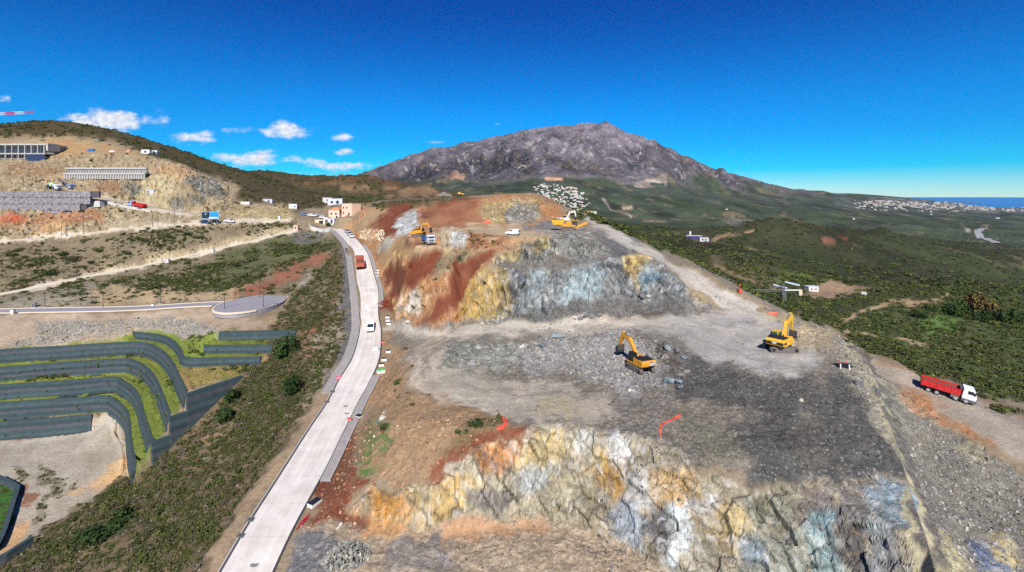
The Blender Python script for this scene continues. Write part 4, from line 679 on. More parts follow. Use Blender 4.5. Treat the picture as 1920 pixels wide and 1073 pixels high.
# ---------------------------------------------------------------- main road: concrete slab, kerbs, gutters, footway
def offs(line, d, dz=0.0):
    out = []
    for i, p in enumerate(line):
        t = line[min(i + 1, len(line) - 1)] - line[max(i - 1, 0)]; t.z = 0; t.normalize(); out.append(p + Vector((t.y, -t.x, 0)) * d + Vector((0, 0, dz)))
    return out
RLs = smooth_line(RL, 1.5); RRs = smooth_line(RR, 1.5)
n_ = min(len(RLs), len(RRs))
def rs(line, n): 
    d = [0]
    for a, b in zip(line[:-1], line[1:]): d.append(d[-1] + (b - a).length)
    q = np.linspace(0, d[-1], n); A = np.array([tuple(p) for p in line]); return [Vector((np.interp(t, d, A[:, 0]), np.interp(t, d, A[:, 1]), np.interp(t, d, A[:, 2]))) for t in q]
RLs = rs(RLs, 170); RRs = rs(RRs, 170)
def road_mat():
    m = bpy.data.materials.new('road_concrete'); m.use_nodes = True; nt = m.node_tree; b = nt.nodes['Principled BSDF']; L = nt.links.new; b.inputs['Roughness'].default_value = .88; b.inputs['Specular IOR Level'].default_value = .2
    at = nt.nodes.new('ShaderNodeAttribute'); at.attribute_name = 'lane'; mp = nt.nodes.new('ShaderNodeMapping'); mp.inputs['Scale'].default_value = (7, .05, 1); L(at.outputs['Vector'], mp.inputs[0])
    def noise(v, sc, d): n = nt.nodes.new('ShaderNodeTexNoise'); n.inputs['Scale'].default_value = sc; n.inputs['Detail'].default_value = d; L(v, n.inputs['Vector']); return n.outputs[0]
    def ramp(v, a, c, x, y): r = nt.nodes.new('ShaderNodeValToRGB'); L(v, r.inputs[0]); e = r.color_ramp.elements; e[0].position = a; e[1].position = c; e[0].color = (*x, 1); e[1].color = (*y, 1); return r.outputs[0]
    def mix(f, a, c, bl='MULTIPLY'):
        n = nt.nodes.new('ShaderNodeMix'); n.data_type = 'RGBA'; n.blend_type = bl
        if isinstance(f, float): n.inputs[0].default_value = f
        else: L(f, n.inputs[0])
        for i, v in ((6, a), (7, c)):
            if isinstance(v, tuple): n.inputs[i].default_value = v
            else: L(v, n.inputs[i])
        return n.outputs[2]
    geo = nt.nodes.new('ShaderNodeNewGeometry'); P = geo.outputs['Position']; c = tuple(lin((212, 206, 198)))
    a1 = ramp(noise(mp.outputs[0], 1.0, 4), .35, .65, (.90, .89, .88), (1.06, 1.05, 1.04)); a2 = ramp(noise(P, .35, 6), .3, .7, (.86, .84, .82), (1.06, 1.06, 1.06)); a3 = ramp(noise(P, 4.0, 4), .3, .7, (.93, .93, .93), (1.05, 1.05, 1.05))
    col = mix(1.0, mix(1.0, mix(1.0, (*c, 1), a1), a2), a3); dust = ramp(noise(P, .13, 5), .56, .78, (0, 0, 0), (.3, .3, .3)); col = mix(dust, col, (.60, .46, .36, 1), 'MIX')
    sp = nt.nodes.new('ShaderNodeSeparateXYZ'); L(at.outputs['Vector'], sp.inputs[0]); fr = nt.nodes.new('ShaderNodeMath'); fr.operation = 'FRACT'; dv = nt.nodes.new('ShaderNodeMath'); dv.operation = 'DIVIDE'; L(sp.outputs[1], dv.inputs[0]); dv.inputs[1].default_value = 6.0; L(dv.outputs[0], fr.inputs[0]); lt = nt.nodes.new('ShaderNodeMath'); lt.operation = 'LESS_THAN'; L(fr.outputs[0], lt.inputs[0]); lt.inputs[1].default_value = .018
    col = mix(lt.outputs[0], col, mix(1.0, col, (.84, .83, .82, 1)), 'MIX'); L(col, b.inputs['Base Color']); return m
conc = road_mat()
slab = MB(); up = Vector((0, 0, .03))
NL = 10
for k in range(NL): slab.strip([a.lerp(b, k / NL) + up for a, b in zip(RLs, RRs)], [a.lerp(b, (k + 1) / NL) + up for a, b in zip(RLs, RRs)])
slab.strip([a + up for a in RLs], [a - Vector((0, 0, .5)) for a in RLs]); slab.strip([a + up for a in RRs], [a - Vector((0, 0, .5)) for a in RRs])
rd = slab.build('road', conc); along = [0]
for a, b in zip(RLs[:-1], RLs[1:]): along.append(along[-1] + (b - a).length)
lane = []
for k in range(NL): lane += [(k / NL, t, 0) for t in along] + [((k + 1) / NL, t, 0) for t in along]
for k in range(2): lane += [(float(k), t, 0) for t in along] * 2
at = rd.data.attributes.new('lane', 'FLOAT_VECTOR', 'POINT'); at.data.foreach_set('vector', np.array(lane, np.float32).ravel()); tag(rd, kind='structure')
# ---- kerbs, gutter lines and footways of the main road
dark = mat('gutter_dark', (70, 70, 72), .8); kerbm = mat('kerb_stone', (168, 162, 156), .85, 0, .15, 2.0)
def rail(line, w_, h, z0=0.0):
    b = MB(); A = offs(line, -w_ / 2, z0 + h); B = offs(line, w_ / 2, z0 + h); A0 = offs(line, -w_ / 2, z0 - .4); B0 = offs(line, w_ / 2, z0 - .4)
    b.strip(A, B); b.strip(A0, A); b.strip(B, B0)
    for i in (0, len(line) - 1): k = len(b.v); b.v += [tuple(A[i]), tuple(B[i]), tuple(B0[i]), tuple(A0[i])]; b.f.append((k, k + 1, k + 2, k + 3))
    return b
gl = offs(RLs, -.14, .03); gr = offs(RRs, .14, .03)
for nm, ln in (('left', gl), ('right', gr)): tag(rail(ln, .22, .015).build('gutter', dark), kind='structure')
iL = next(i for i, p in enumerate(RLs) if p.y > 104)      # footway begins
tag(rail(offs(RLs, -.36, .03), .2, .12).build('kerb', kerbm), kind='structure')
fl = offs(RLs[iL:], -1.35, .03); tag(rail(fl, 1.7, .10).build('pavement', mat('footway_screed', (152, 146, 142), .9, 0, .18, 1.2)), kind='structure')
tag(rail(offs(RLs[iL:], -2.32, .03), .2, .16).build('kerb', kerbm), kind='structure')
jr = [p for p in RRs if 78 < p.y < 112]; tag(rail(offs(jr, 1.05, .03), 1.3, .08).build('pavement', mat('footway_screed', (152, 146, 142))), kind='structure')
tag(rail(offs(jr, .34, .03), .18, .14).build('kerb', kerbm), kind='structure'); tag(rail(offs(jr, 1.8, .03), .18, .14).build('kerb', kerbm), kind='structure')
ju = [p for p in RRs if 150 < p.y < 212]; tag(rail(offs(ju, 1.0, .03), 1.2, .08).build('pavement', mat('footway_screed', (152, 146, 142))), kind='structure'); tag(rail(offs(ju, .34, .03), .18, .14).build('kerb', kerbm), kind='structure')
# pale kerbed grey road and turning circle on the plateau
ln = TRACKS[2][0]; asph = mat('plateau_asphalt', (150, 146, 150), .9, 0, .08, .3)
def ribbon(line, half, name, m, lift=.12):
    b = MB(); A = []; B = []
    for p, q in zip(offs(line, -half), offs(line, half)):
        z = max(gz(p.x, p.y), gz(q.x, q.y), gz(.5 * (p.x + q.x), .5 * (p.y + q.y))) + lift; A.append(Vector((p.x, p.y, z))); B.append(Vector((q.x, q.y, z)))
    b.strip(A, B); b.strip([v - Vector((0, 0, .7)) for v in A], A); b.strip(B, [v - Vector((0, 0, .7)) for v in B]); return tag(b.build(name, m), kind='structure'), A, B
_, A1, B1 = ribbon([p for p in ln if p.x < -96], 3.3, 'road', asph)
for L_ in (A1, B1): tag(rail(L_, .5, .13).build('kerb', mat('pale_kerb', (222, 206, 180), .85, 0, .08, 1.5)), kind='structure')
cc_ = PD(472, 572, 35.7); b = MB(); ring = [Vector((cc_[0] + 9.5 * math.cos(t), cc_[1] + 14 * math.sin(t), 0)) for t in np.linspace(0, 2 * math.pi, 41)]
zc = max(gz(v.x, v.y) for v in ring) * .5 + np.mean([gz(v.x, v.y) for v in ring]) * .5 + .25
for v in ring: v.z = zc
b.v = [tuple(v) for v in ring[:-1]]; b.f = [tuple(range(40))]; b.strip([v - Vector((0, 0, 1.5)) for v in ring], ring); tag(b.build('road', asph), kind='structure')
tag(rail(ring[18:36], .5, .14).build('kerb', mat('pale_kerb', (222, 206, 180))), kind='structure')
# ---------------------------------------------------------------- terrace walls: stepped courses of dark mesh-faced blocks
wallm = [mat('mesh_wall_%d' % i, c, .85, 0, .22, .9, .04) for i, c in enumerate(((58, 74, 78), (68, 82, 85), (52, 66, 70), (78, 80, 84)))]
capm = mat('wall_lip', (120, 112, 88), .9, 0, .2, 1.0)
TN = ['topmost of the curved terrace walls, above the second planted ledge', 'second curved terrace wall from the top, with creepers hanging on it', 'third curved terrace wall from the top', 'fourth curved terrace wall, rounding the corner of the pale yard', 'lowest terrace wall, straight, standing on the pale yard', 'low curved wall running into the lowest of three short straight walls', 'middle one of three short straight terrace walls', 'upper one of three short straight terrace walls beside the pine']
def terrace_wall(S, h, label, courses, out_side=1, thick=.7, front=.85):
    root = empty('retaining_wall', S[len(S) // 2] - Vector((0, 0, h))); tag(root, 'dark slate ' + label, 'wall', 'stepped retaining walls'); R0 = root.location.copy(); ch = (h + .55) / courses
    for k in range(courses):
        z0 = -h - .45 + k * ch; back = .09 * k; b = MB(); f0 = offs(S, (front - back) * out_side); f1 = offs(S, (front - back - .05) * out_side); bk = offs(S, -.1 * out_side)
        def at(Ls, z): return [Vector((p.x, p.y, p.z + z)) - R0 for p in Ls]
        b.strip(at(f0, z0), at(f1, z0 + ch)); b.strip(at(f1, z0 + ch), at(bk, z0 + ch)); b.strip(at(bk, z0), at(f0, z0))
        for i in (0, len(S) - 1):
            q = [at(f0, z0)[i], at(f1, z0 + ch)[i], at(bk, z0 + ch)[i], at(bk, z0)[i]]; kk = len(b.v); b.v += [tuple(v) for v in q]; b.f.append((kk, kk + 1, kk + 2, kk + 3))
        b.build('wall_course', wallm[(k * 7 + len(S)) % 4] if k < courses - 1 else wallm[0], root)
    return root
for (S, Ft, h), lb in zip(WALLS, TN): terrace_wall(S, h, lb, 6 if h > 3 else 4)
for e, h, lb in zip(ENDW, (8.4, 6.8, 5.0), ('tall end wall closing the upper terraces above the scrub', 'middle step of the end wall beside the scrub slope', 'lowest step of the end wall beside the scrub slope')):
    terrace_wall([Vector(p) for p in resample(e, .8)], h, lb, 9 if h > 8 else 7, 1, .7, 1.35)
gd = MB(); P_ = [PD(0, 903, 64.2), PD(22, 912, 64.2), PD(36, 920, 64.2), PD(27, 956, 64.3), PD(13, 1000, 64.3), PD(-4, 1036, 64.3)]
gw = terrace_wall([Vector((p[0], p[1], gz(p[0], p[1]) + .9)) for p in smooth_line(P_, 2)], 1.0, 'low kerb wall curving round the bright green lawn', 2, 1, .3)
terrace_wall([Vector((p[0], p[1], gz(p[0], p[1]) + 1.6)) for p in smooth_line([PD(-60, 1085, 64), PD(8, 1056, 64), PD(58, 1022, 63.6)], 2)], 1.8, 'short wall at the bottom edge of the scrub slope below the yard', 3)
# ---------------------------------------------------------------- plants
rng = np.random.default_rng(7); random.seed(7)
def leaf_mat(name, cols):
    m = bpy.data.materials.new(name); m.use_nodes = True; nt = m.node_tree; b = nt.nodes['Principled BSDF']; b.inputs['Roughness'].default_value = .8; b.inputs['Specular IOR Level'].default_value = .15
    oi = nt.nodes.new('ShaderNodeObjectInfo'); r = nt.nodes.new('ShaderNodeValToRGB'); nt.links.new(oi.outputs['Random'], r.inputs[0]); e = r.color_ramp.elements
    while len(e) < len(cols): e.new(0.5)
    for i, c in enumerate(cols): e[i].position = i / (len(cols) - 1); e[i].color = (*lin(c), 1)
    at = nt.nodes.new('ShaderNodeAttribute'); at.attribute_name = 'tone'; mx = nt.nodes.new('ShaderNodeMix'); mx.data_type = 'RGBA'; mx.blend_type = 'MULTIPLY'; mx.inputs[0].default_value = 1.0
    nt.links.new(r.outputs[0], mx.inputs[6]); nt.links.new(at.outputs['Color'], mx.inputs[7]); nt.links.new(mx.outputs[2], b.inputs['Base Color']); return m
def clump_mesh(name, n, size, flat, m, core=True, lobes=5):
    """leaf-sized faces spread through an uneven crown of several lobes"""
    v = []; f = []; tone = []; L_ = [(Vector((random.uniform(-.55, .55), random.uniform(-.55, .55), random.uniform(.25, .75) * flat)), random.uniform(.35, .6)) for _ in range(lobes)]
    for i in range(n):
        c, r = random.choice(L_); d = Vector((random.gauss(0, 1), random.gauss(0, 1), random.gauss(.25, 1))).normalized(); p = c + d * r * random.uniform(.65, 1.05); p.z = max(p.z * 1.0, .02) 
        a = Vector((random.gauss(0, 1), random.gauss(0, 1), random.gauss(0, .7))).normalized(); a = (a + d * .4).normalized(); t = a.cross(d if abs(a.dot(d)) < .95 else Vector((0, 0, 1))).normalized(); s = size * random.uniform(.6, 1.5); k = len(v)
        v += [tuple(p - a * s - t * s * .45), tuple(p + a * s * .2 - t * s * .8), tuple(p + a * s + t * s * .25), tuple(p - a * s * .1 + t * s * .8)]; f.append((k, k + 1, k + 2, k + 3)); tone += [random.uniform(.6, 1.35)] * 4
    me = bpy.data.meshes.new(name); me.from_pydata(v, [], f); at = me.attributes.new('tone', 'FLOAT_COLOR', 'POINT')
    at.data.foreach_set('color', np.repeat(np.array(tone, np.float32)[:, None], 4, 1).ravel()); me.materials.append(m); return me
lm_scrub = leaf_mat('scrub_leaves', [(58, 66, 34), (84, 90, 42), (72, 82, 38), (110, 96, 72), (66, 80, 34), (120, 108, 94), (92, 98, 46), (80, 74, 52), (78, 92, 40), (100, 90, 74)])
lm_dark = leaf_mat('maquis_leaves', [(56, 68, 38), (74, 84, 42), (66, 72, 44), (96, 98, 52), (54, 68, 36), (92, 94, 52), (78, 94, 42)])
scrub_t = [clump_mesh('scrub_clump', 80, .15, .8, lm_scrub) for _ in range(5)]; maquis_t = [clump_mesh('maquis_clump', 64, .19, .9, lm_dark) for _ in range(4)]
def rock_mesh(name, m, sub=2, rough=.22, sq=(1, .8, .65)):
    import bmesh
    bm = bmesh.new(); bmesh.ops.create_icosphere(bm, subdivisions=sub, radius=1); pl = [(Vector((random.gauss(0, 1), random.gauss(0, 1), random.gauss(0, 1))).normalized(), random.uniform(.5, .85)) for _ in range(9)]
    for v in bm.verts:
        p = v.co.copy()
        for n, d in pl:
            e = p.dot(n) - d
            if e > 0: p -= n * e
        p += Vector((random.uniform(-1, 1), random.uniform(-1, 1), random.uniform(-1, 1))) * rough * .22; v.co = Vector((p.x * sq[0], p.y * sq[1], p.z * sq[2]))
    me = bpy.data.meshes.new(name); bm.to_mesh(me); bm.free(); me.materials.append(m); return me
def stone_mat(name, cols):
    m = bpy.data.materials.new(name); m.use_nodes = True; nt = m.node_tree; b = nt.nodes['Principled BSDF']; b.inputs['Roughness'].default_value = .9; b.inputs['Specular IOR Level'].default_value = .2
    oi = nt.nodes.new('ShaderNodeObjectInfo'); r = nt.nodes.new('ShaderNodeValToRGB'); nt.links.new(oi.outputs['Random'], r.inputs[0]); e = r.color_ramp.elements
    while len(e) < len(cols): e.new(.5)
    for i, c in enumerate(cols): e[i].position = i / (len(cols) - 1); e[i].color = (*lin(c), 1)
    g = nt.nodes.new('ShaderNodeNewGeometry'); n = nt.nodes.new('ShaderNodeTexNoise'); n.inputs['Scale'].default_value = 1.6; n.inputs['Detail'].default_value = 5; nt.links.new(g.outputs['Position'], n.inputs['Vector'])
    mr = nt.nodes.new('ShaderNodeMapRange'); nt.links.new(n.outputs[0], mr.inputs[0]); mr.inputs[1].default_value = .3; mr.inputs[2].default_value = .7; mr.inputs[3].default_value = .6; mr.inputs[4].default_value = 1.3
    mx = nt.nodes.new('ShaderNodeMix'); mx.data_type = 'RGBA'; mx.blend_type = 'MULTIPLY'; mx.inputs[0].default_value = 1.0; nt.links.new(r.outputs[0], mx.inputs[6]); nt.links.new(mr.outputs[0], mx.inputs[7]); nt.links.new(mx.outputs[2], b.inputs['Base Color']); return m
sm = stone_mat('grey_stone', [(128, 126, 122), (150, 148, 142), (110, 110, 110), (168, 160, 144), (138, 140, 142), (186, 180, 168)])
rock_t = [rock_mesh('stone', sm, 1, .5) for _ in range(5)]
def instancer(name, P, S, R, meshes, kind='stuff'):
    """one object of loose pieces: points carrying scale and turn, a mesh instanced on each"""
    me = bpy.data.meshes.new(name); me.vertices.add(len(P)); me.vertices.foreach_set('co', np.asarray(P, np.float32).ravel())
    for nm, t, A in (('siz', 'FLOAT_VECTOR', S), ('rot', 'FLOAT_VECTOR', R)):
        at = me.attributes.new(nm, t, 'POINT'); at.data.foreach_set('vector', np.asarray(A, np.float32).ravel())
    at = me.attributes.new('pick', 'INT', 'POINT'); at.data.foreach_set('value', rng.integers(0, len(meshes), len(P)).astype(np.int32))
    o = link(bpy.data.objects.new(name, me)); col = bpy.data.collections.new(name + '_forms')
    for k, mm in enumerate(meshes): col.objects.link(bpy.data.objects.new('%s_form' % name, mm))
    ng = bpy.data.node_groups.new(name + '_scatter', 'GeometryNodeTree'); ng.interface.new_socket('Geometry', in_out='INPUT', socket_type='NodeSocketGeometry'); ng.interface.new_socket('Geometry', in_out='OUTPUT', socket_type='NodeSocketGeometry')
    N = ng.nodes.new; gi = N('NodeGroupInput'); go = N('NodeGroupOutput'); ip = N('GeometryNodeInstanceOnPoints'); ci = N('GeometryNodeCollectionInfo'); ci.inputs['Collection'].default_value = col; ci.inputs['Separate Children'].default_value = True; ci.inputs['Reset Children'].default_value = True
    def at_(nm, t): n = N('GeometryNodeInputNamedAttribute'); n.data_type = t; n.inputs[0].default_value = nm; return n.outputs[0]
    l = ng.links.new; l(gi.outputs[0], ip.inputs['Points']); l(ci.outputs[0], ip.inputs['Instance']); ip.inputs['Pick Instance'].default_value = True
    l(at_('pick', 'INT'), ip.inputs['Instance Index']); l(at_('siz', 'FLOAT_VECTOR'), ip.inputs['Scale']); er = N('FunctionNodeEulerToRotation'); l(at_('rot', 'FLOAT_VECTOR'), er.inputs[0]); l(er.outputs[0], ip.inputs['Rotation']); l(ip.outputs[0], go.inputs[0])
    md = o.modifiers.new('scatter', 'NODES'); md.node_group = ng; return o
def inpoly(poly):
    P = np.array(poly, float); x, y = PXm, PYm; ins = np.zeros(x.shape, bool)
    for (ax, ay), (bx, by) in zip(P, np.roll(P, -1, 0)): c = ((ay > y) != (by > y)); ins ^= c & (x < (bx - ax) * (y - ay) / (by - ay + 1e-12) + ax)
    return ins
AREA = np.gradient(GY, axis=0) * np.gradient(GX, axis=1); AREA = np.clip(AREA, 0, None)
def sample(wt, n):
    p = (wt * AREA).ravel(); p = np.clip(p, 0, None); p = p / p.sum(); k = rng.choice(len(p), n, p=p); i, j = np.unravel_index(k, wt.shape)
    return np.stack([GX[i, j], GY[i, j], GZ[i, j]], -1) + np.concatenate([rng.uniform(-.15, .15, (n, 2)), np.zeros((n, 1))], 1), i, j
clear = np.clip((road_d - 6.6) / 1.0, 0, 1) * (1 - np.clip(ker, 0, 1))
for ln, hf in TRACKS: clear = clear * (near_mask(ln, hf + 2)[0] > hf + .8)
vgc = TYP[..., 1] * clear; patch = np.clip(.35 + 1.9 * fbm2(GX / 13, GY / 13, 3, 91), 0.02, 1.2)
def shrubs(name, wt, n, lo, hi, meshes, label, sink=.12):
    P, i, j = sample(wt, n); s = lo * (hi / lo) ** (rng.random(n) ** 1.8); S = np.stack([s * rng.uniform(.85, 1.3, n), s * rng.uniform(.85, 1.3, n), s * rng.uniform(.6, 1.0, n)], -1); P[:, 2] -= s * sink
    R = np.stack([rng.normal(0, .12, n), rng.normal(0, .12, n), rng.uniform(0, 6.28, n)], -1); return tag(instancer(name, P, S, R, meshes), label, 'scrub', kind='stuff')
slopeA = inpoly([(-400,1300),(60,1020),(230,902),(290,862),(450,712),(505,640),(520,590),(600,510),(640,455),(652,560),(650,640),(610,715),(560,790),(470,930),(400,1060),(330,1300)]) & (GY < 240)
shrubs('slope_scrub', slopeA * (TYP[..., 1] > .1) * clear * (.3 + patch), 11500, .28, 1.1, scrub_t, 'low olive and brown scrub covering the slope left of the concrete road')
leftm = (PXm < 720) & (GY > 120) & (GY < 640) & ~slopeA
shrubs('hillside_scrub', leftm * (GY < 268) * vgc * (.06 + patch ** 1.5), 8200, .3, 1.3, scrub_t + maquis_t, 'scattered dark bushes on the slopes between the hillside roads')
shrubs('hilltop_scrub', leftm * (GY >= 268) * vgc * (.25 + patch) / (GY / 300), 9000, .7, 2.0, scrub_t + maquis_t, 'dark scrub covering the left hilltop and the hills behind')
right = (PXm > 1040) & (GY > 105) & (GY < 480); shrubs('valley_maquis', right * vgc * (.3 + patch) / (GY / 150) ** 1.1, 13000, .7, 2.6, maquis_t, 'dense dark maquis filling the valley beyond the quarry rim')
hillr = (PXm > 1040) & (GY > 420) & (GY < 1500); shrubs('hill_maquis', hillr * vgc * (.3 + patch) / (GY / 400) ** 1.5, 9000, 1.8, 5.0, maquis_t, 'dark maquis on the rounded hills to the right')
mid = (PXm >= 640) & (PXm < 1060) & (GY > 60) & (GY < 330); shrubs('spur_scrub', mid * vgc * patch, 900, .3, .9, scrub_t, 'sparse scrub on the red and ochre spur')
tl = inpoly([(-400,660),(0,652),(350,640),(560,616),(452,706),(262,885),(240,790),(175,770),(0,835),(-400,860)]) & (GY < 175)
shrubs('terrace_grass', tl * (TYP[..., 1] > .2) * clear, 3500, .12, .32, [clump_mesh('grass_tuft', 40, .2, .6, leaf_mat('grass_leaves', [(96, 120, 40), (120, 132, 56), (150, 138, 70), (84, 112, 36)])) for _ in range(3)], 'grass and weeds on the terrace ledges', .3)
yd = inpoly([(0,826),(172,790),(240,830),(232,900),(140,958),(60,1018),(0,1050)]) & (GY < 175); shrubs('yard_weeds', yd * (TYP[..., 1] > .15), 260, .2, .6, scrub_t, 'weeds in the pale yard under the terraces')
dk_m = stone_mat('dark_stone', [(86, 86, 84), (108, 106, 102), (76, 76, 78), (124, 120, 112), (98, 98, 98), (140, 136, 128)]); dark_t = [rock_mesh('dark_stone', dk_m, 1, .5) for _ in range(5)]
def stones(name, wt, n, lo, hi, label, forms=None):
    P, i, j = sample(wt, n); s = lo * (hi / lo) ** (rng.random(n) ** 3.2); S = np.stack([s * rng.uniform(.8, 1.3, n), s, s * rng.uniform(.6, 1.0, n)], -1); P[:, 2] += s * .1
    return tag(instancer(name, P, S, rng.uniform(0, 6.28, (n, 3)), forms or rock_t), label, 'rubble', kind='stuff')
gvc = TYP[..., 2] * clear * (GY < 330)
stones('quarry_rubble', gvc * (GY < 150) * (PXm > 690) * np.clip(.3 + 2.2 * fbm2(GX / 7, GY / 7, 3, 95), 0, 1.5), 9000, .05, .42, 'loose grey rubble over the quarry floor', dark_t)
stones('blast_rubble', inpoly([(985,640),(1090,628),(1180,622),(1235,650),(1240,715),(1190,745),(1110,715),(1010,690),(975,665)]) * 1.0 * (GY < 140), 4200, .10, .62, 'broken grey rock heaped round the nearer excavator')
stones('plateau_rubble', inpoly([(0,652),(75,630),(70,606),(270,596),(360,602),(410,618),(340,640),(240,625),(200,640),(100,648)]) * clear, 2600, .12, .6, 'grey rubble bank above the terrace walls')
stones('slope_stones', slopeA * 1.0 * clear, 2200, .06, .35, 'pale stones strewn over the scrub slope')
stones('rim_rubble', inpoly([(1480,600),(1560,615),(1630,690),(1668,790),(1640,790),(1580,690),(1540,650)]) * 1.0 * (GY < 140), 1600, .08, .5, 'rubble along the quarry rim')
stones('spoil_rubble', inpoly([(1690,790),(1760,800),(1920,890),(1920,1073),(1780,1073),(1720,900)]) * 1.0 * (GY < 130), 2600, .06, .45, 'dark rubble on the spoil slope below the dirt road')
stones('verge_stones', inpoly([(640,810),(700,790),(860,780),(940,790),(850,870),(700,960),(650,1010),(575,1000)]) * 1.0 * (GY < 130), 1800, .05, .4, 'ochre stones on the cut beside the concrete road', [rock_mesh('ochre_stone', stone_mat('ochre_stone', [(150, 100, 70), (176, 140, 104), (140, 84, 58), (190, 170, 140), (160, 120, 84)]), 1, .5) for _ in range(4)])
# heaps of stones
def heap(name, px, py, w_, d_, h, n, cols, label, lo=.12, hi=.5, poly=None):
    c = hit(px, py); P = []
    while poly and len(P) < n:
        q = hit(random.uniform(poly[0], poly[1]), random.uniform(poly[2], poly[3]), 150); P.append((q.x, q.y, q.z + random.uniform(0, h * .2)))
    while len(P) < n:
        a, r = random.uniform(0, 6.28), math.sqrt(random.random()); x, y = r * math.cos(a) * w_, r * math.sin(a) * d_; P.append((c.x + x, c.y + y, gz(c.x + x, c.y + y) + h * max(0, 1 - r) * random.uniform(.5, 1)))
    n = len(P); s = lo * (hi / lo) ** (rng.random(n) ** 2); mm = stone_mat(name + '_stone', cols); return tag(instancer(name, P, np.stack([s, s * .9, s * .75], -1), rng.uniform(0, 6.28, (n, 3)), [rock_mesh('heap_stone', mm, 1, .5) for _ in range(4)]), label, 'rock heap', kind='stuff')
heap('rubble_heap', 650, 1046, 3.2, 2.6, 2.2, 900, [(132, 134, 128), (164, 162, 150), (112, 114, 112), (186, 180, 160)], 'cone of grey-green rubble at the foot of the red cut', .1, .4)
heap('stone_bank', 697, 446, 5.2, 1.6, 2.6, 420, [(216, 200, 172), (232, 220, 200), (196, 168, 130), (206, 190, 160)], 'bank of cream boulders beside the top of the concrete road', .3, .7, (674, 720, 431, 449))
heap('boulder_pile', 922, 606, 4.2, 1.4, .9, 46, [(170, 168, 158), (196, 184, 158), (128, 132, 134), (186, 190, 190)], 'row of pale boulders at the foot of the ochre slope', .3, .75)
heap('soil_heap', 724, 572, 3.6, 3.0, 1.5, 900, [(132, 66, 46), (144, 76, 54), (120, 58, 40)], 'heap of red soil spilling onto the concrete road', .1, .35)

sandm = mat('sand_road', (212, 200, 176), .9, 0, .1, .4)
for k, hf in ((0, 2.5), (1, 2.0)): ribbon([p for p in TRACKS[k][0]], hf, 'road', sandm, .1)

# creepers and weeds hanging on the terrace walls and along their feet
P = []; S_ = []
for k, (S, Ft, h) in enumerate(WALLS):
    o1_ = offs(S, .55)
    for i in range(0, len(S)):
        for q in range(2):
            if random.random() < (.5 if k == 1 else .22): z = random.random() ** 1.6 * h; P.append((o1_[i].x + random.uniform(-.3, .3), o1_[i].y + random.uniform(-.3, .1), S[i].z - h + z * .8)); s_ = random.uniform(.18, .5) * (1.3 if k == 1 else 1); S_.append((s_, s_ * .7, s_ * random.uniform(.7, 1.6)))
        if random.random() < .8: v = offs(S, random.uniform(1.0, 1.5))[i] if i % 3 == 0 else S[i]; s_ = random.uniform(.15, .38); P.append((v.x, v.y, v.z - (h if i % 3 == 0 else 0))); S_.append((s_ * 1.4, s_, s_))
tag(instancer('wall_creepers', P, S_, np.stack([np.zeros(len(P)), np.zeros(len(P)), rng.uniform(0, 6.28, len(P))], -1), [clump_mesh('creeper', 46, .18, .8, leaf_mat('creeper_leaves', [(86, 104, 44), (110, 118, 52), (72, 88, 42), (136, 126, 72)])) for _ in range(3)]), 'creepers and weeds hanging on the dark terrace walls', 'creeper', kind='stuff')
# ---------------------------------------------------------------- boulders one can pick out
bm_ = {k: stone_mat('boulder_' + k, c) for k, c in (('grey', [(112, 112, 110), (134, 132, 128), (98, 98, 98)]), ('blue', [(108, 120, 124), (134, 146, 148), (94, 106, 112)]), ('pale', [(196, 190, 176), (176, 166, 146), (206, 200, 190)]))}
form = {k: [rock_mesh('boulder', m, 2, .35) for _ in range(4)] for k, m in bm_.items()}
BO = [('blue', 1042, 632, 1.5, 'blue-green boulder, larger of the pair lying apart on the quarry floor'), ('blue', 1056, 638, 1.2, 'blue-green boulder, smaller of the pair lying apart on the quarry floor'), ('pale', 980, 652, 1.1, 'pale boulder on top of the rock hump inside the track loop'), ('blue', 1018, 650, 1.3, 'long slanting bluish boulder beside the rubble heap'),
 ('grey', 1228, 641, .8, 'lone grey boulder on the track above the excavator trench'), ('blue', 1252, 655, 1.25, 'upright bluish boulder on the trench edge'), ('grey', 1270, 660, 1.2, 'broad flat grey boulder on the trench edge'), ('blue', 1283, 673, 1.0, 'flat pale blue boulder at the trench end'),
 ('grey', 1232, 714, .9, None), ('blue', 1254, 716, 1.25, None), ('blue', 1273, 718, 1.1, None), ('grey', 1236, 726, .8, None), ('blue', 1277, 727, .8, None), ('grey', 1246, 724, .7, None), ('grey', 1198, 722, .9, 'grey boulder on the rubble just below the excavator tracks'), ('pale', 1180, 733, .6, 'small ochre boulder at the lower edge of the rubble'),
 ('grey', 1205, 561, 1.3, 'two-lobed grey boulder alone below the banded rock face'), ('pale', 1216, 559, 1.0, 'pale boulder leaning on the lone grey one below the rock face'),
 ('pale', 1076, 597, .9, 'f'), ('grey', 1088, 599, .9, 'f'), ('grey', 1097, 595, .9, 'f'), ('grey', 1108, 595, .95, 'f'), ('grey', 1124, 593, .9, 'f'), ('pale', 765, 602, .8, 'smooth pale boulder on the verge below the white outcrop'),
 ('grey', 1555, 757, .55, 'r'), ('pale', 1503, 752, .6, 'r'), ('grey', 1612, 722, .9, 'dark grey boulder on the rim beside the drilling frame'), ('pale', 722, 775, .8, 'v'), ('pale', 718, 785, .9, 'v'), ('grey', 712, 790, .7, 'v'), ('pale', 702, 818, .35, 'v'), ('pale', 640, 985, .5, 'v'), ('pale', 636, 992, .45, 'v')]
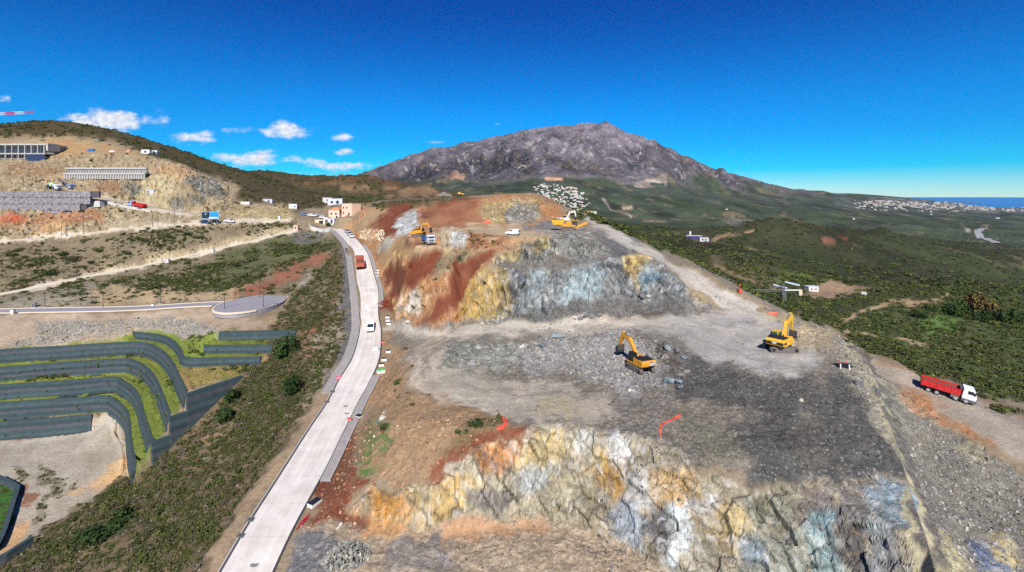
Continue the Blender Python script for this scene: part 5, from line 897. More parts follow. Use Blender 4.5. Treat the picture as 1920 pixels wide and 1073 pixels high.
SH = {None: ('bluish grey boulder in the heap below the excavator counterweight', 'boulders heaped below the excavator'), 'f': ('angular boulder in the row at the foot of the banded rock face', 'boulders along the foot of the rock face'), 'r': ('single stone standing out of the dark gravel near the front edge', 'stones on the dark gravel'), 'v': ('ochre-stained boulder on the verge right of the concrete road', 'boulders beside the concrete road')}
for k, px, py, s, lb in BO:
    p = hit(px, py); o = link(bpy.data.objects.new('boulder', random.choice(form[k]))); o.location = p + Vector((0, 0, s * .22)); o.scale = (s * random.uniform(.9, 1.2), s * random.uniform(.8, 1.1), s * random.uniform(.8, 1.0)); o.rotation_euler = (random.uniform(-.4, .4), random.uniform(-.4, .4), random.uniform(0, 6.28))
    if lb in SH: tag(o, SH[lb][0], 'boulder', SH[lb][1])
    else: tag(o, lb, 'boulder')
# ---------------------------------------------------------------- single trees and bushes
bark = mat('bark', (92, 76, 60), .9, 0, .2, 3)
lt_g = leaf_mat('tree_leaves', [(44, 62, 30), (58, 76, 36)]); lt_o = leaf_mat('autumn_leaves', [(96, 84, 46), (112, 92, 52)]); lt_y = leaf_mat('gorse_leaves', [(150, 124, 40), (168, 132, 44)])
crowns = {'g': [clump_mesh('crown', 900, .075, 1.0, lt_g, lobes=9) for _ in range(3)], 'o': [clump_mesh('crown', 800, .08, 1.1, lt_o, lobes=8) for _ in range(2)], 's': [clump_mesh('crown', 420, .09, .8, lm_dark, lobes=6) for _ in range(3)], 'y': [clump_mesh('crown', 300, .1, .8, lt_y, lobes=5)]}
tb = MB(); tb.cyl((0, 0, -.25), (.03, 0, .32), .07, 7, .045); 
for a in range(4): tb.cyl((.03, 0, .25), (.03 + .32 * math.cos(a * 1.7), .32 * math.sin(a * 1.7), .6 + .05 * a), .035, 5, .015)
trunk_me = tb.build('trunk', bark).data; C.objects.unlink(bpy.data.objects['trunk'])
def tree(px, py, r, hgt, kind, label, name='tree', group=None, ymin=0, cat='tree'):
    p = hit(px, py, ymin); root = empty(name, p - Vector((0, 0, .1)), random.uniform(0, 6.28)); tag(root, label, cat, group)
    for nm, me in (('trunk', trunk_me), ('crown', random.choice(crowns[kind]))):
        o = link(bpy.data.objects.new(nm, me), root); o.scale = (r, r, hgt)
    return root
tree(535, 668, 3.4, 4.6, 'g', 'spreading dark green pine beside the three short terrace walls', 'pine_tree'); tree(547, 738, 2.9, 3.6, 'g', 'round dense green tree alone in the middle of the scrub slope', 'round_tree')
tree(425, 790, 2.6, 3.0, 'g', 'dark tree beside the lower part of the tall end wall'); tree(440, 752, 2.5, 2.8, 'g', 'dark bushy tree just above another, beside the tall end wall'); tree(222, 985, 3.0, 2.4, 'g', 'low spreading evergreen, higher one of a pair in the scrub'); tree(180, 1020, 3.4, 2.4, 'g', 'low spreading evergreen, lower one of a pair in the scrub')
tree(595, 685, 1.4, 1.6, 's', 'small green bush near the dark gravel strip', 'bush', cat='bush'); tree(455, 735, 1.5, 1.5, 's', 'olive bush at the right end of the tall end wall', 'bush', cat='bush'); tree(668, 394, 3.5, 4.5, 'g', 'dark green tree beside the pink building'); tree(614, 424, 1.6, 2.0, 's', 'small tree on the bank beside the junction'); tree(720, 806, 1.0, 1, 's', 'green bush at the lip of the verge above the red cut', 'bush', cat='bush'); tree(893, 800, 1.4, 1.2, 's', 'olive bush on the brown lip beside the orange paint mark', 'bush', cat='bush'); tree(745, 718, 1.2, 1.1, 's', 'bush on the ochre bank between road and quarry loop', 'bush', cat='bush')
for i, (px, py, r, h, k) in enumerate([(1800, 595, 7, 10, 'g'), (1822, 592, 8, 13, 'o'), (1786, 588, 6, 8, 'g'), (1858, 598, 7, 11, 'o'), (1880, 606, 7, 9, 'g'), (1840, 604, 6, 8, 'g'), (1905, 604, 7, 9, 'g'), (1725, 598, 4, 4, 'g'), (1745, 585, 5, 4, 'g')]):
    tree(px, py, r, h, k, ('tall brownish eucalyptus in the grove above the green clearing' if k == 'o' else 'dark green tree in the grove round the green clearing'), 'grove_tree', 'trees round the green clearing', 180)
BU = [(130, 490, 3.4, 2.2), (115, 480, 2.6, 1.8), (95, 515, 2.8, 1.8), (238, 475, 2.2, 1.5), (185, 470, 2.4, 1.6), (160, 452, 2.4, 1.4), (270, 455, 2.4, 1.5), (350, 440, 2.8, 1.6), (370, 446, 2.2, 1.4), (300, 462, 2.4, 1.5), (60, 500, 2.4, 1.5), (20, 480, 2.6, 1.6), (222, 532, 2.4, 1.5), (290, 540, 2.6, 1.6), (275, 545, 2.0, 1.4), (320, 530, 1.8, 1.2), (380, 505, 2.4, 1.6), (350, 495, 2.0, 1.3), (440, 500, 2.6, 1.7), (470, 490, 2.8, 1.8), (455, 520, 2.6, 1.8), (410, 525, 2.4, 1.5), (520, 480, 2.4, 1.5), (490, 520, 2.2, 1.4), (430, 540, 2.2, 1.4), (560, 470, 2.0, 1.3), (590, 460, 2.0, 1.3), (40, 470, 2.2, 1.4), (100, 470, 2.0, 1.3), (210, 500, 2.0, 1.2)]
for i, (px, py, r, h) in enumerate(BU): up_ = py < 552 - px * .217; tree(px, py, r, h, 's', ('larger rounded dark evergreen bush ' if r > 2.3 else 'smaller rounded dark evergreen bush ') + ('between the upper road and the sand road' if up_ else 'on the slope below the sand road'), 'bush', 'large bushes above the sand road' if up_ else 'large bushes below the sand road', 120, 'bush')
tree(233, 526, 1.6, 1.2, 'y', 'yellow flowering gorse bush below the sand road', 'gorse_bush', None, 120, 'bush')
for px, py, r, h in [(1870, 772, 2.2, 1.8), (1845, 748, 1.8, 1.3), (1900, 775, 1.8, 1.4), (1690, 655, 2.2, 1.6), (1650, 640, 2.2, 1.6), (1740, 690, 1.8, 1.3), (1780, 680, 2.2, 1.6), (1600, 625, 2.0, 1.5), (1560, 600, 2.4, 1.7), (1830, 650, 2.6, 1.8)]: tree(px, py, r, h, 's', 'dense green bush below the dirt road on the right', 'bush', 'bushes below the dirt road', 105, 'bush')
# ---------------------------------------------------------------- vehicles
yel = mat('machine_yellow', (212, 148, 42), .7, 0, .22, 1.6); yel2 = mat('machine_bright_yellow', (224, 172, 56), .65, 0, .2, 1.6); blk = mat('machine_black', (34, 33, 36), .6); glass = mat('dark_glass', (30, 44, 48), .12, 0, 0, 1, 0, .6); ggl = mat('green_glass', (36, 88, 78), .15, 0, 0, 1, 0, .6)
rub = mat('rubber', (38, 37, 37), .85, 0, .2, 4); steel = mat('worn_steel', (122, 118, 116), .55, .3, .2, 4); trackm = mat('track_steel', (112, 102, 96), .8, .2, .25, 5); white = mat('white_paint', (232, 232, 232), .4, 0, .03, 2); red = mat('red_paint', (196, 44, 42), .6, 0, .2, 1.2); bluep = mat('blue_paint', (44, 92, 148), .45, 0, .1, 2); silver = mat('silver_paint', (178, 180, 184), .4, .2); brownload = mat('soil_load', (118, 72, 54), .95, 0, .3, 3, .06); rustbed = mat('rusty_orange_paint', (178, 96, 70), .65, 0, .15, 2); greyp = mat('grey_plastic', (92, 92, 96), .6); lampm = mat('lamp_glass', (220, 216, 204), .25); redl = mat('red_lamp', (150, 26, 24), .3)
def place(root, pos, d, road=False):
    """stand a thing on the ground at pos, heading along d, pitched with the slope"""
    f = Vector((d[0], d[1], 0)).normalized(); a = pos + f * 2.2; b = pos - f * 2.2; s = Vector((f.y, -f.x, 0)); c = pos + s * 1.1; e = pos - s * 1.1
    za, zb, zc, ze = (gz(q.x, q.y) for q in (a, b, c, e)); f.z = max(-.16, min(.16, (za - zb) / 4.4)); s.z = max(-.05, min(.05, (zc - ze) / 2.2))
    if road: s.z = 0
    up = s.cross(f).normalized(); f.normalize(); s = f.cross(up).normalized(); root.matrix_world = Matrix.Translation(pos) @ Matrix(((s.x, f.x, up.x, 0), (s.y, f.y, up.y, 0), (s.z, f.z, up.z, 0), (0, 0, 0, 1)))
def road_pos(px, py, lift=.05):
    best = None
    for a, b in zip(RLs, RRs):
        for k in np.linspace(0, 1, 13):
            q = a.lerp(b, k); e = (HX + F * q.x / q.y - px) ** 2 + (HY - F * q.z / q.y - py) ** 2
            if best is None or e < best[0]: best = (e, q)
    return best[1] + Vector((0, 0, lift))
def lettering(txt, size, m, parent, M, name='lettering', bold=.012):
    cu = bpy.data.curves.new(name, 'FONT'); cu.body = txt; cu.size = size; cu.align_x = 'CENTER'; cu.align_y = 'CENTER'; cu.extrude = .008; cu.offset = bold; cu.resolution_u = 3
    t = bpy.data.objects.new(name, cu); C.objects.link(t); dg = bpy.context.evaluated_depsgraph_get(); me = bpy.data.meshes.new_from_object(t.evaluated_get(dg)); bpy.data.objects.remove(t)
    me.materials.clear(); me.materials.append(m); o = link(bpy.data.objects.new(name, me), parent); o.matrix_local = M; return o
def wheel(parent, x, y, r, w_, name='wheel', rim=silver):
    s = 1 if x > 0 else -1; t = MB(); t.cyl((x - w_ / 2, y, r), (x + w_ / 2, y, r), r, 18); o = t.build(name, rub, parent); q = MB(); q.cyl((x + s * (w_ / 2 - .02), y, r), (x + s * (w_ / 2 + .015), y, r), r * .58, 14); q.cyl((x + s * w_ / 2, y, r), (x + s * (w_ / 2 + .05), y, r), r * .2, 8); q.build('rim', rim, o); return o
def stadium(L_, H, n=8, z0=0.0):
    r = H / 2; P = []
    for k in range(n + 1): a = -math.pi / 2 + math.pi * k / n; P.append((L_ / 2 - r + r * math.cos(a), z0 + r + r * math.sin(a)))
    for k in range(n + 1): a = math.pi / 2 + math.pi * k / n; P.append((-L_ / 2 + r + r * math.cos(a), z0 + r + r * math.sin(a)))
    return P
def excavator(name, label, body, slew, pts, green=False, text=None, stripe=False, track_rot=0.0, cabroof=None, bucket_in=True):
    """pts: boom foot, bend, boom tip, stick end, bucket tip in (y, z) of the slewed house"""
    root = empty(name, (0, 0, 0)); tag(root, label, 'excavator'); T = Matrix.Rotation(track_rot, 4, 'Z')
    for s in (-1, 1):
        b = MB(); b.prism(stadium(4.7, .98), s * 1.32 - .32, s * 1.32 + .32, T); tr = b.build('track', trackm, root); g = MB()
        for k in range(15): y = -2.0 + k * .286; g.box((s * 1.32, y, .995), (.66, .07, .05), T); g.box((s * 1.32, y, .0), (.66, .07, .05), T)
        tag(g.build('track_shoe', trackm, tr), kind='stuff')
        for y in (-1.85, 1.85): g = MB(); g.cyl((s * 1.32 - .35, y, .49), (s * 1.32 + .35, y, .49), .3, 12, M=T); g.build('sprocket', blk, tr)
    b = MB(); b.box((0, 0, .65), (2.1, 1.9, .5), T); b.cyl((0, 0, .85), (0, 0, 1.2), .75, 16); b.build('chassis', blk, root)
    S = Matrix.Rotation(slew, 4, 'Z'); h = MB(); h.box((0, .1, 1.38), (2.8, 4.3, .36), S); h.box((.95, .75, 1.95), (.85, 1.9, .85), S, (.92, .95)); h.box((-.98, -.75, 1.98), (.8, 1.9, .86), S, (.95, .96)); h.box((.98, -.75, 1.98), (.8, 1.9, .86), S, (.95, .96)); h.build('house', body, root)
    cw = MB(); cw.prism([(-1.6, 1.22), (-2.45, 1.3), (-2.75, 1.6), (-2.75, 2.2), (-2.6, 2.5), (-1.6, 2.5)], -1.5, 1.5, S, .1); c_ = cw.build('counterweight', body, root)
    if stripe: g = MB(); g.box((0, -2.765, 1.83), (2.86, .05, .36), S); g.box((-1.5, -2.1, 1.83), (.06, 1.0, .36), S); g.box((1.5, -2.1, 1.83), (.06, 1.0, .36), S); g.build('band', blk, c_)
    if text:
        g = MB(); g.box((.55 if not stripe else 0, -2.775, 1.9 if not stripe else 1.84), (1.15, .05, .72) if not stripe else (1.0, .07, .34), S); g.build('plate', blk, c_)
        tx, tz, ts = (.55, 1.9, .62) if not stripe else (0, 1.84, .36)
        lettering(text, ts, white, c_, S @ Matrix.Translation((tx, -2.815, tz)) @ Matrix.Rotation(math.pi / 2, 4, 'X'), bold=.03)
        g = MB(); g.add([(tx - .14, -2.835, tz - ts * .36), (tx + .14, -2.835, tz - ts * .36), (tx, -2.835, tz - ts * .02), (tx - .14, -2.815, tz - ts * .36), (tx + .14, -2.815, tz - ts * .36), (tx, -2.815, tz - ts * .02)], [(0, 1, 2), (3, 5, 4), (0, 2, 5, 3), (1, 4, 5, 2), (0, 3, 4, 1)], S); g.build('emblem', yel2, c_)
    g = MB(); g.box((0, -1.35, 2.56), (2.7, 2.1, .14), S, (.94, .92)); g.box((-.1, -.1, 2.48), (1.1, .7, .12), S); g.build('engine_hood', blk, root); g = MB(); g.cyl((.8, -1.0, 2.6), (.8, -1.0, 3.1), .09, 8, M=S); g.build('exhaust', blk, root)
    cb = MB(); cb.prism([(.15, 1.55), (1.75, 1.55), (1.9, 2.2), (1.55, 3.05), (.15, 3.1)], -1.42, -.5, S, .03); cab = cb.build('cab', blk if not green else body, root)
    g = MB(); g.prism([(.95, 2.15), (1.72, 2.15), (1.45, 2.95), (.95, 2.97)], -1.45, -.47, S); g.prism([(.25, 2.15), (.82, 2.15), (.82, 2.95), (.25, 2.97)], -1.45, -.47, S); g.box((-.96, .13, 2.6), (.7, .05, .7), S); g.add([(-1.36, 1.925, 2.2), (-.56, 1.925, 2.2), (-.56, 1.6, 3.0), (-1.36, 1.6, 3.0), (-1.36, 1.88, 2.2), (-.56, 1.88, 2.2), (-.56, 1.55, 3.0), (-1.36, 1.55, 3.0)], [(0, 1, 2, 3), (4, 7, 6, 5), (0, 4, 5, 1), (2, 6, 7, 3), (1, 5, 6, 2), (0, 3, 7, 4)], S); g.build('window', ggl if green else glass, cab)
    g = MB(); g.box((-.96, .85, 3.13), (.95, 1.5, .08), S); g.build('cab_roof', cabroof or body, cab)
    p = [Vector((.1, y, z)) for y, z in pts]; b = MB(); b.bar(p[0], p[1], .62, .62, S, .58, .95); b.bar(p[1], p[2], .58, .95, S, .46, .5); b.cyl(p[1] - Vector((.32, 0, 0)), p[1] + Vector((.32, 0, 0)), .28, 10, M=S); bo = b.build('boom', body, root)
    g = MB(); g.cyl(p[0] + Vector((.42, .35, -.2)), p[1] + Vector((.42, 0, -.1)), .13, 8, M=S); g.cyl(p[0] + Vector((-.42, .35, -.2)), p[1] + Vector((-.42, 0, -.1)), .13, 8, M=S); g.cyl(p[1] + Vector((0, 0, .5)), p[2] + Vector((0, .1, .55)), .13, 8, M=S); g.build('hydraulic_ram', steel, bo)
    t = (p[3] - p[2]).normalized(); b = MB(); b.bar(p[2] - t * .7, p[2] + t * .4, .4, .42, S, .46, .75); b.bar(p[2] + t * .4, p[3], .46, .72, S, .36, .4); st = b.build('stick', body, root); g = MB(); nn = Vector((0, -t.z, t.y)); nn = nn if nn.z > 0 or nn.y > 0 else -nn; g.cyl(p[2] + nn * .5, p[3] - t * .5 + nn * .35, .11, 8, M=S); g.build('hydraulic_ram', steel, st)
    e = p[4] - p[3]; L_ = e.length; e.normalize(); q = Vector((0, e.z, -e.y)); q = q if bucket_in else -q; prof = [(0, 0), (.25, .1), (.95, .0), (1.3, -.35), (1.25, -.85), (.95, -1.15), (.75, -.7), (.25, -.45)]
    b = MB(); b.prism([((p[3] + e * (a * L_ / 1.3) + q * c * .9).y, (p[3] + e * (a * L_ / 1.3) + q * c * .9).z) for a, c in prof], -.62, .82, S); bk = b.build('bucket', mat('bucket_steel', (70, 64, 64), .7, .2, .2, 4), root)
    g = MB(); tip = p[3] + e * (.95 * L_ / 1.3) + q * -1.03
    for k in range(5): x = -.55 + k * .33; g.bar(Vector((x, tip.y, tip.z)), Vector((x, tip.y, tip.z)) - q * .3 - e * .05, .12, .1, S, .06, .05)
    tag(g.build('tooth', steel, bk), kind='stuff')
    for s in (-1, 1): g = MB(); g.bar((s * 1.2, .9, 2.35), (s * 1.2, -.2, 2.35), .04, .04, S); g.bar((s * 1.2, .9, 1.6), (s * 1.2, .9, 2.35), .04, .04, S); g.bar((s * 1.2, -.2, 1.6), (s * 1.2, -.2, 2.35), .04, .04, S); g.build('handrail', body, root)
    return root
def tilt_place(o, px, py, d, sc, ymin=0): p = hit(px, py, ymin); place(o, p, d); o.matrix_world = o.matrix_world @ Matrix.Scale(sc, 4); return o
e1 = excavator('excavator', 'orange-yellow excavator with black cab on the rubble, arm stretched over the broken rock', yel, .0, [(1.0, 1.9), (3.4, 4.7), (5.6, 5.1), (6.6, 2.9), (6.0, 1.6)], text='CAT', cabroof=blk); tilt_place(e1, 1200, 694, (-.36, .93), 1.12)
e2 = excavator('excavator', 'bright yellow excavator with green-glazed cab, boom raised over the graded floor', yel2, 0.0, [(1.0, 1.9), (2.4, 4.5), (4.3, 5.2), (4.9, 2.7), (4.4, 1.4)], green=True, text='CAT', stripe=True, track_rot=-.8); tilt_place(e2, 1464, 657, (.76, .65), 1.25)
e3 = excavator('excavator', 'small yellow excavator with black cab loading the blue tipper on the upper bench', yel, 0.0, [(1.0, 1.9), (2.6, 4.2), (4.2, 4.2), (5.0, 2.6), (4.6, 1.4)], cabroof=blk); tilt_place(e3, 786, 443, (.93, -.25), .92)
e4 = excavator('excavator', 'pale grey excavator behind the yellow crusher', mat('cream_paint', (214, 208, 192), .5), 0.0, [(1.0, 1.9), (2.8, 4.6), (4.8, 4.8), (5.4, 2.6), (4.8, 1.4)]); tilt_place(e4, 1058, 419, (.7, .3), 1.0)
def tipper(name, label, cabm, bedm, axles, length=8.6, load=None, skirt=greyp, group=None, loadm=None, heap_=True, box_h=1.35, visor=True):
    """front towards +y; wheels at the listed y"""
    root = empty(name, (0, 0, 0)); tag(root, label, 'dump truck', group); hl = length / 2
    b = MB(); b.box((-.45, -.2, .85), (.16, length - 1.2, .28)); b.box((.45, -.2, .85), (.16, length - 1.2, .28)); b.box((0, -hl + .5, .8), (2.2, .15, .3)); b.build('chassis', blk, root)
    for y in axles:
        for s in (-1, 1): wheel(root, s * (1.06 if y > 0 else .98), y, .52, .36 if y > 0 else .56)
    cb = MB(); cb.prism([(hl - 2.3, 1.0), (hl - .1, 1.0), (hl, 1.6), (hl - .12, 2.2), (hl - .45, 3.05), (hl - .7, 3.25), (hl - 2.2, 3.2)], -1.24, 1.24, None, .04); cab = cb.build('cab', cabm, root)
    g = MB(); g.add([(-1.05, hl - .105, 2.2), (1.05, hl - .105, 2.2), (1.02, hl - .43, 2.98), (-1.02, hl - .43, 2.98), (-1.05, hl - .16, 2.2), (1.05, hl - .16, 2.2), (1.02, hl - .5, 2.98), (-1.02, hl - .5, 2.98)], [(0, 1, 2, 3), (4, 7, 6, 5), (0, 4, 5, 1), (2, 6, 7, 3), (1, 5, 6, 2), (0, 3, 7, 4)]); g.build('windscreen', glass, cab)
    g = MB()
    for s in (-1, 1): g.prism([(hl - 1.5, 2.15), (hl - .35, 2.15), (hl - .62, 2.85), (hl - 1.5, 2.85)], s * 1.235 - .015, s * 1.235 + .015)
    g.build('side_window', glass, cab); g = MB(); g.prism([(hl - 2.3, .45), (hl + .03, .45), (hl + .06, 1.0), (hl - 2.3, 1.05)], -1.25, 1.25); g.build('bumper', skirt, cab)
    g = MB(); g.box((0, hl + .01, 1.55), (1.7, .06, .5)); g.build('grille', greyp, cab)
    for s in (-1, 1):
        g = MB(); g.box((s * .95, hl + .06, .8), (.38, .05, .24)); g.build('headlight', lampm, cab); g = MB(); g.box((s * 1.42, hl - .35, 2.5), (.2, .12, .6)); g.bar((s * 1.2, hl - .35, 2.7), (s * 1.42, hl - .35, 2.7), .05, .05); g.build('mirror', blk, cab)
        g = MB(); g.box((s * 1.0, hl - 3.3, .85), (.5, 1.3, .6)); g.build('fuel_tank', steel, root)
    y0, y1 = -hl, hl - 2.6; z0 = 1.25; z1 = z0 + box_h; b = MB()
    for s in (-1, 1):
        b.prism([(y0, z0), (y1, z0), (y1, z1), (y0, z1)], s * 1.2 - .05, s * 1.2 + .05)
    b.box((0, (y0 + y1) / 2, z0 + .05), (2.35, y1 - y0, .12)); b.box((0, y1, (z0 + z1) / 2 + .12), (2.4, .1, box_h + .25)); b.box((0, y0, (z0 + z1) / 2), (2.4, .1, box_h)); bed = b.build('tipping_body', bedm, root)
    g = MB()
    for s in (-1, 1):
        for k in range(6): y = y0 + .3 + k * (y1 - y0 - .5) / 5; g.box((s * 1.28, y, (z0 + z1) / 2), (.07, .1, box_h))
        g.box((s * 1.28, (y0 + y1) / 2, z1), (.1, y1 - y0, .1)); g.box((s * 1.28, (y0 + y1) / 2, z0 + .08), (.08, y1 - y0, .14))
    g.build('rib', bedm, bed)
    if visor: g = MB(); g.box((0, y1 + .45, z1 + .28), (2.3, 1.0, .08)); g.build('canopy', greyp, bed)
    if load:
        g = MB(); n = 7; v = []
        for i in range(n):
            for j in range(n): v.append((-1.13 + 2.26 * i / (n - 1), y0 + .1 + (y1 - y0 - .2) * j / (n - 1), z0 + load * (box_h + (.35 * math.sin(math.pi * i / (n - 1)) * math.sin(math.pi * j / (n - 1)) if heap_ else 0)) + random.uniform(-.05, .05)))
        g.add(v, [(i * n + j, i * n + j + 1, (i + 1) * n + j + 1, (i + 1) * n + j) for i in range(n - 1) for j in range(n - 1)]); g.build('load', loadm or brownload, bed)
    for s in (-1, 1): g = MB(); g.box((s * .9, -hl - .02, .95), (.35, .06, .15)); g.build('tail_light', redl, root)
    return root
t1 = tipper('dump_truck', 'red four-axle tipper with white cab driving down the dirt road', white, red, [2.9, 1.3, -1.7, -3.1], 8.8, load=.72, heap_=False, loadm=mat('dusty_bed', (84, 78, 72), .9)); p = (hit(1735, 728, 60) + hit(1815, 757, 60)) / 2; p.z = gz(p.x, p.y) + .02; dd = hit(1820, 757, 60) - hit(1735, 728, 60); place(t1, p, (dd.x, dd.y))
t2 = tipper('dump_truck', 'rusty orange tipper loaded with red soil driving up the concrete road', rustbed, rustbed, [2.3, -1.2, -2.5], 7.4, load=.85); pr = road_pos(675, 501); d_ = RLs[min(range(len(RLs)), key=lambda i: abs(RLs[i].y - pr.y - 6))] - RLs[min(range(len(RLs)), key=lambda i: abs(RLs[i].y - pr.y + 6))]
def on_road(o, pos, sgn, sc=1.0):
    i = min(range(len(RLs)), key=lambda i: abs(RLs[i].y - pos.y)); f = (RLs[min(i + 3, len(RLs) - 1)] - RLs[max(i - 3, 0)]) * sgn; f.normalize(); s = f.cross(Vector((0, 0, 1))).normalized(); up = s.cross(f)
    o.matrix_world = Matrix.Translation(pos) @ Matrix(((s.x, f.x, up.x, 0), (s.y, f.y, up.y, 0), (s.z, f.z, up.z, 0), (0, 0, 0, 1))) @ Matrix.Scale(sc, 4)
on_road(t2, pr, 1, 1.12)
t3 = tipper('dump_truck', 'blue tipper with silver-white cab being loaded by the small excavator', mat('pale_silver_paint', (196, 198, 204), .4), bluep, [2.3, -1.2, -2.5], 7.2, load=.6); tilt_place(t3, 803, 458, (.45, -.9), 1.0)
t4 = tipper('dump_truck', 'red tipper with blue-white cab on the upper site road', mat('blue_white_paint', (150, 178, 214), .45), red, [2.9, 1.3, -1.7, -3.1], 9.2, load=.7); p = hit(257, 389, 200); place(t4, p, (-.96, .12))
def van(name, label, m, L_=4.6, W=1.9, H=1.95, cargo=True, cat='van', group=None, lo=False):
    root = empty(name, (0, 0, 0)); tag(root, label, cat, group); h = L_ / 2
    prof = [(-h, .35), (h - .05, .35), (h, .7), (h - .15, 1.0), (h - 1.0, 1.15), (h - 1.75, H - .06), (h - 2.0, H), (-h + .15, H), (-h, H - .2)] if not lo else [(-h, .3), (h, .3), (h, .68), (h - .15, .82), (h - 1.15, .92), (h - 1.9, H - .04), (-h + 1.2, H), (-h + .55, .98), (-h, .9)]
    b = MB(); b.prism(prof, -W / 2, W / 2, None, .06); body = b.build('body', m, root); zt = H - .12; g = MB(); ys, zs = (h - 1.0, 1.15) if not lo else (h - 1.15, .92); ye, ze = (h - 1.75, H - .06) if not lo else (h - 1.9, H - .04)
    q = [(-W * .44, ys - .04, zs + .07), (W * .44, ys - .04, zs + .07), (W * .41, ye + .06, ze - .02), (-W * .41, ye + .06, ze - .02)]; g.add([(x, y + .02, z + .03) for x, y, z in q] + [(x, y - .05, z - .05) for x, y, z in q], [(0, 1, 2, 3), (4, 7, 6, 5), (0, 4, 5, 1), (1, 5, 6, 2), (2, 6, 7, 3), (3, 7, 4, 0)]); g.build('windscreen', glass, body)
    g = MB()
    for s in (-1, 1):
        x = s * W / 2; zb = 1.2 if not lo else .95; g.prism([(h - 1.3, zb), (h - 1.85, zt - .08), (h - 2.55, zt - .08), (h - 2.55, zb)], x - .015, x + .015)
        if lo: g.prism([(h - 2.65, zb), (h - 2.65, zt - .08), (-h + 1.25, zt - .08), (-h + .75, zb)], x - .015, x + .015)
    g.build('side_window', glass, body); g = MB()
    if lo: g.add([(-W * .42, -h + .62, 1.0), (W * .42, -h + .62, 1.0), (W * .4, -h + 1.15, H - .06), (-W * .4, -h + 1.15, H - .06), (-W * .42, -h + .68, .96), (W * .42, -h + .68, .96), (W * .4, -h + 1.2, H - .12), (-W * .4, -h + 1.2, H - .12)], [(0, 3, 2, 1), (4, 5, 6, 7), (0, 1, 5, 4), (1, 2, 6, 5), (2, 3, 7, 6), (3, 0, 4, 7)])
    else:
        for s in (-1, 1): g.box((s * W * .24, -h, H - .55), (W * .36, .04, .5))
    g.build('rear_window', glass, body)
    for y in (h - .85, -h + .85):
        for s in (-1, 1): wheel(root, s * (W / 2 - .1), y, .33, .22)
    g = MB(); g.box((0, h - .0, .48), (W * .92, .12, .26)); g.box((0, -h, .48), (W * .92, .1, .26)); g.build('bumper', greyp, body)
    for s in (-1, 1):
        g = MB(); g.box((s * W * .36, h - .06, .78), (.34, .1, .18)); g.build('headlight', lampm, body); g = MB(); g.box((s * W * .45, -h - .005, .95), (.14, .05, .4 if not lo else .18)); g.build('tail_light', redl, body); g = MB(); g.box((s * (W / 2 + .12), h - 1.45, 1.25 if not lo else 1.0), (.2, .1, .22)); g.build('mirror', blk, body)
    return root
v1 = van('van', 'white panel van driving down the concrete road towards the bend', white, 4.9, 1.95, 1.95); on_road(v1, road_pos(694, 619), -1, 1.0)
v2 = van('van', 'white panel van parked on the yellowish upper bench', white, 4.4, 1.85, 1.85); tilt_place(v2, 961, 441, (-.93, .36), 1.0)
v2.matrix_world.translation.z += .02
for px, py, m, lb in ((655, 437, silver, 'silver car, farthest in the row parked at the top of the concrete road'), (659, 441, silver, 'silver car between two others parked at the top of the concrete road'), (663, 446, white, 'white car, lowest in the row parked at the top of the concrete road')):
    c = van('car', lb, m, 4.3, 1.8, 1.45, cat='car', lo=True, group='cars parked at the top of the concrete road'); on_road(c, road_pos(px - 4, py), -1, 1.15)
dkb = mat('dark_blue_paint', (34, 66, 108), .35)
for px, py, m, d, lb in ((385, 419, dkb, (1, .2), 'dark blue car parked under the billboard'), (404, 418, mat('navy_paint', (26, 36, 56), .35), (1, .2), 'navy car half hidden beyond the dark blue one under the billboard'), (430, 417, white, (1, .2), 'white car on the upper road beside the billboard'), (607, 411, white, (1, .1), 'white car parked by the container cabins'), (585, 406, white, (.9, .3), 'white van-like car at the left of the junction lot'), (596, 405, silver, (.9, .3), 'silver car in the junction lot'), (570, 404, mat('grey_blue_paint', (110, 124, 150), .4), (.9, .3), 'grey-blue car at the edge of the junction lot')):
    c = van('car', lb, m, 4.4, 1.8, 1.5, cat='car', lo=True); tilt_place(c, px, py, d, 1.1, 200)
# concrete mixer with striped drum, and the pump lorry beyond it
root = tipper('mixer_truck', 'concrete mixer lorry with yellow and blue striped drum on the upper site road', white, blk, [2.9, 1.3, -1.7, -3.1], 9.0, box_h=.2, visor=False); root['category'] = 'mixer truck'
cols = [(226, 200, 60), (60, 150, 190), (236, 214, 90), (70, 160, 196), (228, 226, 214)]
for k in range(5):
    t0, t1_ = k / 5, (k + 1) / 5; A = Vector((0, -3.4, 3.0)); B = Vector((0, 1.6, 2.1)); g = MB(); rr = [.75, 1.05, 1.25, 1.2, 1.0, .6]; g.cyl(A.lerp(B, t0), A.lerp(B, t1_), rr[k], 16, rr[k + 1]); g.build('drum_section', mat('drum_%d' % k, cols[k], .5), root)
g = MB(); g.bar((0, -3.6, 2.6), (0, -4.6, 1.4), .5, .12); g.box((0, -3.6, 3.5), (.9, .8, .7), None, (1.3, 1.3)); g.build('chute', greyp, root); p = hit(100, 356, 200); place(root, p, (.97, -.22))
root = tipper('pump_truck', 'dark blue concrete pump lorry with folded boom behind the striped mixer', mat('pale_blue_paint', (150, 170, 200), .45), mat('pump_blue', (52, 66, 100), .5), [2.9, 1.3, -1.7, -3.1], 9.5, box_h=.4, visor=False); root['category'] = 'pump truck'; g = MB(); g.bar((0, -4.8, 3.6), (0, 3.5, 2.6), .5, .55); g.bar((0, -6.0, 4.3), (0, -4.0, 3.4), .45, .6); g.build('folded_boom', mat('pump_grey', (74, 78, 92), .6), root); p = hit(108, 353.5, 200); place(root, p + Vector((2, 3, 0)), (.97, -.22))
